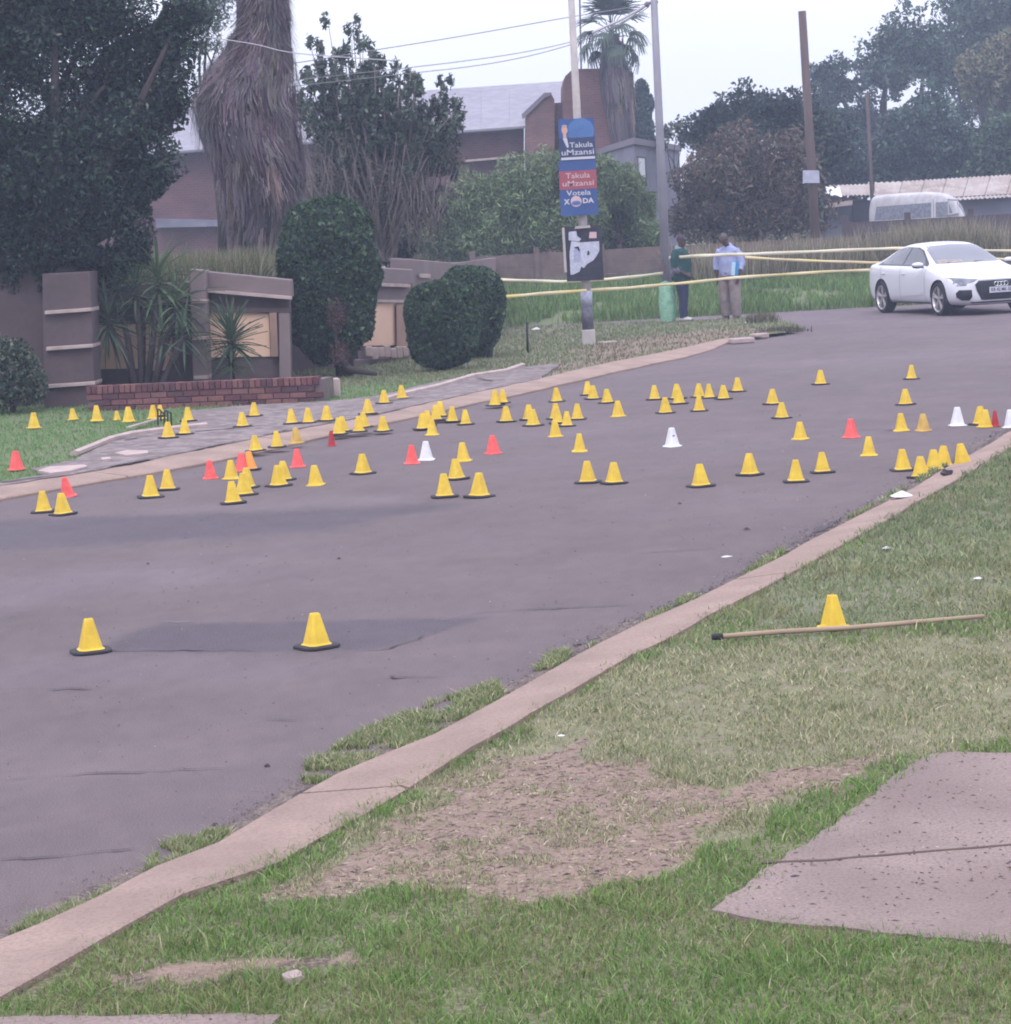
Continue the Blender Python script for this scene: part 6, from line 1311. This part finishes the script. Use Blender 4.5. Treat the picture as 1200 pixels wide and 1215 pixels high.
# person in the light blue shirt, head bowed, folder under the arm
f_ = gp(868, 380, .02)
LB = [[(0, .11, .92), (.02, .12, .72), (.03, .13, .50), (.02, .13, .36), (.0, .13, .16), (.0, .13, .09)], [(0, -.11, .92), (.0, -.12, .72), (.0, -.13, .50), (-.01, -.13, .36), (-.03, -.13, .16), (-.03, -.13, .09)]]
SB = [[(.02, .165, 1.385), (-.01, .235, 1.25), (-.02, .27, 1.12), (.06, .28, .98), (.10, .26, .86)], [(.02, -.165, 1.385), (.0, -.235, 1.25), (.0, -.27, 1.12), (.04, -.27, .99), (.05, -.24, .86)]]
specB = dict(body=dict(head=(.16, 0, 1.60), neck=((.02, 0, 1.43), (.07, 0, 1.50)), face=(1, .0), tilt=.6, spine=[(0, 0, .86), (.0, 0, .98), (.02, 0, 1.12), (.03, 0, 1.28), (.01, 0, 1.40), (.01, 0, 1.46)], spiner=[(.165, .115), (.17, .135), (.165, .14), (.18, .125), (.185, .10), (.08, .07)],
    legs=LB, arms=SB, hands=[((.10, .26, .86), (.2, -.1, -.95), (.8, -.5, 0), .45), ((.05, -.24, .86), (.1, .1, -.95), (.9, .2, 0), .45)]),
    clothes=[('shirt', [([(0, 0, .90), (.01, 0, .98), (.025, 0, 1.12), (.03, 0, 1.27), (.01, 0, 1.41), (.01, 0, 1.475)], [(.19, .16), (.20, .17), (.195, .165), (.205, .15), (.20, .125), (.085, .08)]),
                         (SB[0][:4], [.080, .082, .078, .066]), (SB[1][:4], [.080, .082, .078, .066])], .012, blue_c),
             ('trousers', [([(0, 0, .80), (0, 0, .97)], [(.18, .15), (.18, .155)])] + [([Vector(p) for p in l[:5]] + [Vector(l[5]) + Vector((0, 0, -.01))], [.125, .120, .110, .105, .095, .085]) for l in LB], .012, khaki_c),
             ('shoe', [([(-.07, .13, .04), (.0, .13, .05), (.10, .13, .04), (.18, .13, .03)], [(.04, .045), (.048, .05), (.05, .035), (.03, .025)], (0, 1, 0)), ([(-.10, -.13, .04), (-.03, -.13, .05), (.07, -.13, .04), (.15, -.13, .03)], [(.04, .045), (.048, .05), (.05, .035), (.03, .025)], (0, 1, 0))], .010, shoe_b)])
rb, P, R = person('person in a light blue shirt and khaki trousers and bowed head', (f_.x, f_.y, .02), math.radians(-125), 1.03, specB)
a = MB(); a.ball(P(-.022, 0, .042), (.094, .080, .078), 18, 12, R); a.build('hair', mat('short_hair', (.05, .04, .045), (.12, .11, .12), 30), rb, True)
a = MB(); a.tube([(.0, 0, 1.455), (.02, 0, 1.50)], [(.098, .09), (.078, .07)], 16, ref=(0, 1, 0)); a.build('collar', blue_c, rb, True)
a = MB(); a.tube([(.0, 0, .925), (.0, 0, .955)], [(.196, .170), (.197, .171)], 24, ref=(0, 1, 0)); a.build('belt', M['black'], rb, True)
stand(rb, (f_.x, f_.y, .02), math.radians(-125), 1.03)
hp = rb.matrix_world @ Vector((.12, .20, 1.02)); fo = thing('folder', 'bright blue and white folder tucked under the arm of the blue shirted person', 'folder', hp)
fr_ = Matrix.Rotation(math.radians(-35), 3, 'Z') @ Matrix.Rotation(.12, 3, 'Y')
MB().box(hp, (.15, .02, .30), fr_).build('cover', mat('blue_folder', (.06, .30, .60), None, rough=.4), fo, bevel=.004); MB().box(hp + Vector((-.035, -.018, .0)), (.09, .012, .27), fr_).build('papers', mat('folder_paper', (.45, .62, .80), None), fo)

# green rubbish bag against the pole
gb_ = gp(792, 381, .06); bag = thing('rubbish_bag', 'tall pale green rubbish bag standing at the foot of the grey pole', 'bag', gb_)
V = []; F = []; n = 22; lv = 12
for j in range(lv + 1):
    t = j / lv; z = .76 * t; rad = .155 * (1 + .12 * math.sin(t * 3.1)) * (1 if t < .93 else .9)
    for k in range(n):
        g = 6.283 * k / n; q = rad * (1 + .16 * (vn3(np.array([[math.cos(g) * 2 + 4, math.sin(g) * 2 + 4, t * 5]]))[0] - .5)); V.append((gb_.x + q * math.cos(g), gb_.y - .25 + q * math.sin(g), gb_.z + z))
    if j:
        for k in range(n): F.append(((j - 1) * n + k, (j - 1) * n + (k + 1) % n, j * n + (k + 1) % n, j * n + k))
F.append(tuple(lv * n + k for k in range(n))); a = MB(); a.add(V, F)
a.build('sack', mat('green_sack', (.33, .60, .43), (.24, .50, .35), 9, .45, (.48, .70, .56), 22, .6, .4, 25, trans=.3), bag, True)
a = MB(); a.tube([gb_ + Vector((-.13, -.25, .76)), gb_ + Vector((-.02, -.28, .80)), gb_ + Vector((.12, -.25, .765))], [.03, .035, .025], 8); a.build('rim', mat('green_rim', (.16, .38, .26), None), bag, True)

# ================================================================== VEHICLES
def car_loft(stations, L, sub=2):
    V = []; F = []; K = None
    for (d, zb, wl, zs, ws, zte, wt, zt) in stations:
        x = L / 2 - d
        h = [(0, zb), (wl - .16, zb), (wl - .01, zb + .05), (ws + .004, zb + (zs - zb) * .42), (ws, zs - .13), (ws - .035, zs), (wt + (ws - wt) * .68, zs + (zte - zs) * .10 + .012), (wt + .025, zte - .012), (wt - .05, zte + (zt - zte) * .55), (wt * .45, zt - .008), (0, zt)]
        ring = [(x, -y, z) for y, z in h] + [(x, y, z) for y, z in h[1:-1][::-1]]; K = len(ring); V += ring
    for i in range(len(stations) - 1):
        for k in range(K): F.append((i * K + k, i * K + (k + 1) % K, (i + 1) * K + (k + 1) % K, (i + 1) * K + k))
    F.append(tuple(range(K))[::-1]); F.append(tuple((len(stations) - 1) * K + k for k in range(K)))
    return V, F
M['carwhite'] = mat('white_car_paint', (.60, .60, .65), None, rough=.25, spec=.4, coat=.3); M['glass'] = mat('dark_car_glass', (.05, .052, .065), None, rough=.12, spec=.7); M['tyre'] = mat('tyre_rubber', (.018, .018, .022), None, rough=.85)
M['screen'] = mat('windscreen_glass', (.12, .125, .16), (.09, .095, .12), .8, .10, spec=.8, coord='obj'); M['rim'] = mat('alloy', (.46, .43, .45), None, rough=.35, metal=.55); M['blk'] = mat('gloss_black', (.015, .016, .022), None, rough=.3); M['lamp'] = mat('lamp_glass', (.16, .17, .22), (.07, .075, .10), 10, .15, spec=.8, coord='obj'); M['chrome'] = mat('silver', (.6, .6, .64), None, rough=.25, metal=.8); M['plate'] = mat('number_plate', (.52, .52, .56), None, rough=.5)
CST = [(.0, .30, .50, .50, .62, .60, .50, .64), (.05, .22, .66, .55, .76, .67, .62, .70), (.22, .185, .80, .60, .855, .735, .70, .775), (.50, .18, .865, .68, .895, .80, .72, .85), (.90, .19, .885, .77, .905, .865, .74, .915), (1.22, .19, .885, .84, .905, .925, .74, .965), (1.42, .19, .885, .875, .905, .99, .70, 1.035), (1.75, .19, .885, .90, .905, 1.155, .63, 1.205), (2.10, .19, .89, .91, .905, 1.30, .565, 1.355), (2.45, .19, .89, .92, .905, 1.345, .55, 1.40), (2.85, .19, .89, .93, .905, 1.34, .545, 1.405), (3.25, .19, .89, .94, .905, 1.295, .54, 1.365), (3.65, .195, .89, .95, .90, 1.185, .55, 1.25), (3.98, .21, .88, .955, .89, 1.055, .60, 1.10), (4.14, .25, .86, .955, .87, 1.02, .66, 1.05), (4.27, .32, .80, .93, .82, 1.00, .66, 1.04), (4.32, .40, .68, .86, .74, .95, .60, 1.00)]
def project(bvh, pts2d, plane, off, div=3, side=-1):          # lay a polygon onto the body: 'x' = from the front, 'y' = from the side
    bm = bmesh.new()
    vs = [bm.verts.new((p[0], p[1], 0)) for p in pts2d]; bm.faces.new(vs); bmesh.ops.triangulate(bm, faces=bm.faces[:])
    for _ in range(div): bmesh.ops.subdivide_edges(bm, edges=[e for e in bm.edges if e.calc_length() > .06], cuts=1, use_grid_fill=False); bmesh.ops.triangulate(bm, faces=[f for f in bm.faces if len(f.verts) > 3])
    dead = []
    for v in bm.verts:
        u, z = v.co.x, v.co.y
        if plane == 'x': o, d = Vector((4, u, z)), Vector((-1, 0, 0))
        elif plane == 'r': o, d = Vector((-4, u, z)), Vector((1, 0, 0))
        else: o, d = Vector((u, side * 3, z)), Vector((0, -side, 0))
        h = bvh.ray_cast(o, d)
        if h[0] is None: dead.append(v)
        else: v.co = h[0] - d * off
    bmesh.ops.delete(bm, geom=dead, context='VERTS')
    return bm
def decal(root, name, bvh, pts, plane, m, off=.006, side=-1, div=3, thick=.004):
    bm = project(bvh, pts, plane, off, div, side); bmesh.ops.recalc_face_normals(bm, faces=bm.faces); me = D.meshes.new(name); bm.to_mesh(me); bm.free(); o = link(name, me, m, root, True)
    return o
def wheel(root, x, y, r, wdt, side):
    w = D.objects.new('wheel', None); COL.objects.link(w); w.parent = root; w.location = (x, y, r)
    V = []; F = []; n = 36; prof = [(r - .075, -.5), (r - .02, -.5), (r - .004, -.42), (r, -.25), (r, .25), (r - .004, .42), (r - .02, .5), (r - .075, .5)]
    for k in range(n):
        g = 6.2832 * k / n
        for rad, t in prof: V.append((rad * math.cos(g), t * wdt, rad * math.sin(g)))
    K = len(prof)
    for k in range(n):
        k2 = (k + 1) % n
        for c in range(K): F.append((k * K + c, k * K + (c + 1) % K, k2 * K + (c + 1) % K, k2 * K + c))
    me = D.meshes.new('tyre'); me.from_pydata(V, [], F); link('tyre', me, M['tyre'], w, True)
    a = MB(); yo = side * wdt * .40; n = 28
    for k in range(n):
        g0, g1 = 6.2832 * k / n, 6.2832 * (k + 1) / n; 
        for ra_, rb_, y0, y1 in ((r - .072, r - .095, side * wdt * .5, yo * .8), (r - .095, r - .10, yo * .8, -side * wdt * .2)): a.add([(ra_ * math.cos(g0), y0, ra_ * math.sin(g0)), (ra_ * math.cos(g1), y0, ra_ * math.sin(g1)), (rb_ * math.cos(g1), y1, rb_ * math.sin(g1)), (rb_ * math.cos(g0), y1, rb_ * math.sin(g0))], [(0, 1, 2, 3)])
    for s in range(5):
        for dd in (-.13, .13):
            g = 6.2832 * s / 5 + .3; c0 = Vector((math.cos(g), 0, math.sin(g))); c1 = Vector((math.cos(g + dd), 0, math.sin(g + dd)))
            a.tube([c0 * .03 + Vector((0, yo * .9, 0)), c1 * (r - .09) + Vector((0, yo, 0))], [(.012, .020), (.010, .018)], 6, ref=(0, 1, 0))
    a.tube([(0, yo * .6, 0), (0, yo * 1.05, 0)], .045, 14, ref=(1, 0, 0)); a.build('rim', M['rim'], None).parent = w
    a = MB(); a.tube([(0, -side * .04, 0), (0, side * .03, 0)], r - .11, 24, ref=(1, 0, 0)); a.build('brake_disc', M['fascia'], None).parent = w
    return w
def carve(body, ax, L, ra_, w_in=.58, w_out=1.1):             # wheel arches
    for x in ax:
        for s in (-1, 1):
            q = MB(); q.tube([(x, s * w_in, .335), (x, s * w_out, .335)], ra_, 36, ref=(0, 0, 1)); c = q.build('cutter', None); fix(c); c.data.materials.append(M['carwhite']); c.data.materials.append(M['tyre'])
            for pl_ in c.data.polygons: pl_.material_index = 1
            m = body.modifiers.new('b', 'BOOLEAN'); m.object = c; m.operation = 'DIFFERENCE'; m.solver = 'EXACT'; bake(body); D.objects.remove(c)
L = 4.47; car = thing('sedan', 'white four door sedan turning towards the camera on the far road', 'car')
V, F = car_loft(CST, L); me = D.meshes.new('body'); me.from_pydata(V, [], F); body = link('body', me, [M['carwhite'], M['tyre']], car); s_ = body.modifiers.new('s', 'SUBSURF'); s_.levels = s_.render_levels = 2; bake(body); fix(body)
bm = bmesh.new(); bm.from_mesh(body.data); bvh = BVHTree.FromBMesh(bm); bm.free()
FX, RX = L / 2 - .87, L / 2 - .87 - 2.63
carve(body, (FX, RX), L, .365); body.data.polygons.foreach_set('use_smooth', [True] * len(body.data.polygons))
e_ = body.modifiers.new('e', 'EDGE_SPLIT'); e_.split_angle = math.radians(38)
for x in (FX, RX):
    for s in (-1, 1): wheel(car, x, s * .80, .325, .21, s)
X = lambda d: L / 2 - d
decal(car, 'windscreen', bvh, [(-.68, .985), (.68, .985), (.64, 1.10), (.565, 1.29), (.50, 1.325), (0, 1.345), (-.50, 1.325), (-.565, 1.29), (-.64, 1.10)], 'x', M['screen'], .008, div=4)
decal(car, 'dash_paper', bvh, [(-.62, .995), (-.12, 1.005), (-.12, 1.045), (-.60, 1.06)], 'x', mat('tan_paper', (.36, .28, .23), (.22, .18, .17), 12, .6), .012)
for s in (-1, 1):
    decal(car, 'side_window', bvh, [(X(1.62), .965), (X(2.57), .975), (X(2.57), 1.30), (X(2.30), 1.285), (X(2.10), 1.24), (X(1.80), 1.10)], 'y', M['glass'], .006, s)
    decal(car, 'side_window', bvh, [(X(2.64), .975), (X(3.50), .99), (X(3.66), 1.02), (X(3.70), 1.05), (X(3.45), 1.17), (X(3.20), 1.25), (X(2.90), 1.295), (X(2.64), 1.30)], 'y', M['glass'], .006, s)
    decal(car, 'window_trim', bvh, [(X(1.50), .945), (X(3.80), .965), (X(3.76), 1.02), (X(3.3), 1.262), (X(2.9), 1.318), (X(2.3), 1.305), (X(2.05), 1.25), (X(1.52), .99)], 'y', M['blk'], .003, s)
    decal(car, 'headlight', bvh, [(s * .845, .735), (s * .66, .715), (s * .44, .69), (s * .56, .640), (s * .66, .615), (s * .70, .575), (s * .81, .57), (s * .86, .66)], 'x', M['lamp'], .008)
    decal(car, 'air_intake', bvh, [(s * .60, .495), (s * .80, .50), (s * .84, .44), (s * .83, .36), (s * .76, .30), (s * .64, .295), (s * .59, .36)], 'x', M['blk'], .008)
    decal(car, 'tail_light', bvh, [(s * .45, .92), (s * .80, .92), (s * .82, .80), (s * .5, .82)], 'r', mat('tail_red', (.3, .02, .03), None, rough=.3), .006)
    for d in (1.46, 2.60): decal(car, 'door_seam', bvh, [(X(d), .26), (X(d) + .012, .26), (X(d) + .012, .93), (X(d), .93)], 'y', M['fascia'], .003, s, 4)
    decal(car, 'door_seam', bvh, [(X(3.30), .42), (X(3.30) + .012, .42), (X(3.50) + .012, .70), (X(3.56) + .012, .95), (X(3.56), .95), (X(3.50), .70)], 'y', M['fascia'], .003, s, 4)
    decal(car, 'side_skirt', bvh, [(X(1.28), .20), (X(3.08), .20), (X(3.08), .255), (X(1.28), .255)], 'y', M['fascia'], .003, s, 4)
    decal(car, 'side_crease', bvh, [(X(1.55), .40), (X(3.05), .34), (X(3.05), .352), (X(1.60), .46)], 'y', M['carwhite'], .018, s, 4)
    a = MB(); a.ball((X(1.55), s * .985, .985), (.060, .125, .050), 14, 10); a.build('mirror', M['carwhite'] if s > 0 else M['carwhite'], car, True)
    a = MB(); a.ball((X(1.56), s * .985, .958), (.062, .122, .045), 12, 8); a.tube([(X(1.55), s * .86, .93), (X(1.55), s * .94, .945)], .02, 8); a.build('mirror_housing', M['fascia'], car, True)
    for d in (2.42, 3.38):
        a = MB(); a.box((X(d), s * .909, .80), (.17, .018, .022)); a.build('door_handle', M['carwhite'], car, bevel=.006)
decal(car, 'grille', bvh, [(-.45, .66), (.45, .66), (.53, .59), (.50, .47), (.41, .305), (.37, .29), (-.37, .29), (-.41, .305), (-.50, .47), (-.53, .59)], 'x', M['blk'], .010, -1, 4)
decal(car, 'lower_lip', bvh, [(-.80, .262), (.80, .262), (.76, .235), (-.76, .235)], 'x', M['blk'], .008); decal(car, 'bonnet_seam', bvh, [(-.66, .672), (.66, .672), (.66, .678), (-.66, .678)], 'x', M['fascia'], .008)
def fx(y, z, off):
    h = bvh.ray_cast(Vector((4, y, z)), Vector((-1, 0, 0))); return (h[0].x if h[0] else L / 2) + off
a = MB(); a.box((fx(0, .47, .022), 0, .475), (.012, .50, .11)); a.build('number_plate', M['plate'], car)
t_ = text(None, 'plate_lettering', 'KR 42 MK GP', Vector((0, 0, 0)), .09, M['pnavy'], .44, .001); t_.parent = car; t_.location = (fx(0, .47, .034), 0, .475); t_.rotation_euler = (0, 0, math.radians(90))
a = MB()
for i in range(4):
    c = Vector((fx((i - 1.5) * .068, .585, .022), (i - 1.5) * .068, .585)); P_ = [c + Vector((0, .042 * math.cos(6.2832 * k / 16), .042 * math.sin(6.2832 * k / 16))) for k in range(17)]; a.tube(P_, .006, 5, ref=(1, 0, 0), cap=False)
a.build('ring_badge', M['chrome'], car)
a = MB(); a.tube([(X(1.33), -.45, 1.0), (X(1.45), -.05, 1.02)], .008, 5); a.tube([(X(1.30), .10, 1.0), (X(1.42), .52, 1.015)], .008, 5); a.build('wiper', M['blk'], car)
fw = gp(1119.5, 374.5, 0); head_ = math.radians(-75.3); RZ = Matrix.Rotation(head_, 3, 'Z'); off = RZ @ Vector((FX, -.80, 0)); car.location = fw - off; car.rotation_euler = (0, 0, head_)
car.location.z = 0.0

# the white van behind the far wall
VST = [(.0, .45, .70, .70, .82, .95, .72, 1.0), (.08, .35, .80, .80, .88, 1.12, .74, 1.18), (.45, .30, .88, .95, .93, 1.62, .72, 1.72), (.9, .30, .90, 1.0, .93, 1.92, .70, 2.02), (1.6, .30, .90, 1.0, .93, 2.0, .72, 2.10), (2.6, .30, .90, 1.0, .93, 2.02, .72, 2.12), (3.6, .30, .90, 1.0, .93, 2.0, .72, 2.10), (4.2, .32, .90, 1.0, .93, 1.97, .72, 2.08), (4.38, .32, .90, 1.0, .93, 1.90, .70, 2.03), (4.5, .40, .88, .95, .91, 1.3, .80, 1.5)]
van = thing('white_van', 'old white minibus standing behind the far wall with one front door open', 'van'); V, F = car_loft(VST, 4.5)
me = D.meshes.new('body'); me.from_pydata(V, [], F); vb = link('body', me, [mat('faded_white_paint', (.50, .49, .53), (.40, .38, .41), 2.2, .6, (.30, .25, .24), 5, .35, coord='obj')], van); s_ = vb.modifiers.new('s', 'SUBSURF'); s_.levels = s_.render_levels = 2; bake(vb); fix(vb); vb.data.polygons.foreach_set('use_smooth', [True] * len(vb.data.polygons))
bm = bmesh.new(); bm.from_mesh(vb.data); bvh2 = BVHTree.FromBMesh(bm); bm.free(); XV = lambda d: 2.25 - d
for s in (-1, 1):
    decal(van, 'side_window', bvh2, [(XV(1.62), 1.25), (XV(4.2), 1.25), (XV(4.1), 1.70), (XV(1.62), 1.74)], 'y', M['lamp'], .008, s); decal(van, 'front_window', bvh2, [(XV(.62), 1.25), (XV(1.42), 1.25), (XV(1.42), 1.74), (XV(.85), 1.74)], 'y', M['lamp'], .008, s)
    decal(van, 'door_seam', bvh2, [(XV(1.53), .5), (XV(1.50), .5), (XV(1.50), 1.86), (XV(1.53), 1.86)], 'y', M['fascia'], .006, s)
decal(van, 'windscreen', bvh2, [(-.72, 1.2), (.72, 1.2), (.62, 1.68), (-.62, 1.68)], 'x', M['lamp'], .008)
a = MB(); A0 = Vector((XV(.85), -.93, .6)); dr = Vector((.55, -.62, 0)); fr = [A0 + dr * s + Vector((0, 0, z)) for s, z in ((0, 0), (1, 0), (1, .75), (.9, 1.18), (.05, 1.22), (0, .7))]
for p, q in ((fr[2], fr[3]), (fr[3], fr[4]), (fr[4], fr[5]), (fr[5], fr[2])): a.tube([p, q], .035, 6)
a.prism([fr[0], fr[1], fr[2], fr[5]], (.03, .03, 0)); fix(a.build('open_door', vb.data.materials[0], van))
for x in (XV(.85), XV(3.5)):
    for s in (-1, 1): wheel(van, x, s * .82, .32, .2, s)
vp = dp(1092, 262, 72); van.location = (vp.x, 72, .60); van.rotation_euler = (0, 0, math.radians(-16)); van.scale = (.66, .88, .90)

# ================================================================== HAZE
m = D.materials.new('haze'); m.use_nodes = True; t = m.node_tree; t.nodes.clear()
pv = t.nodes.new('ShaderNodeVolumePrincipled'); pv.inputs['Color'].default_value = (.66, .76, 1.0, 1); pv.inputs['Density'].default_value = .0019; pv.inputs['Anisotropy'].default_value = .1
mo = t.nodes.new('ShaderNodeOutputMaterial'); t.links.new(pv.outputs[0], mo.inputs['Volume'])
a = MB(); a.box((0, 175, 12), (500, 430, 26.1)); hz = a.build('haze', m); hz['kind'] = 'stuff'; hz['label'] = 'thin pale bluish haze over the whole street'
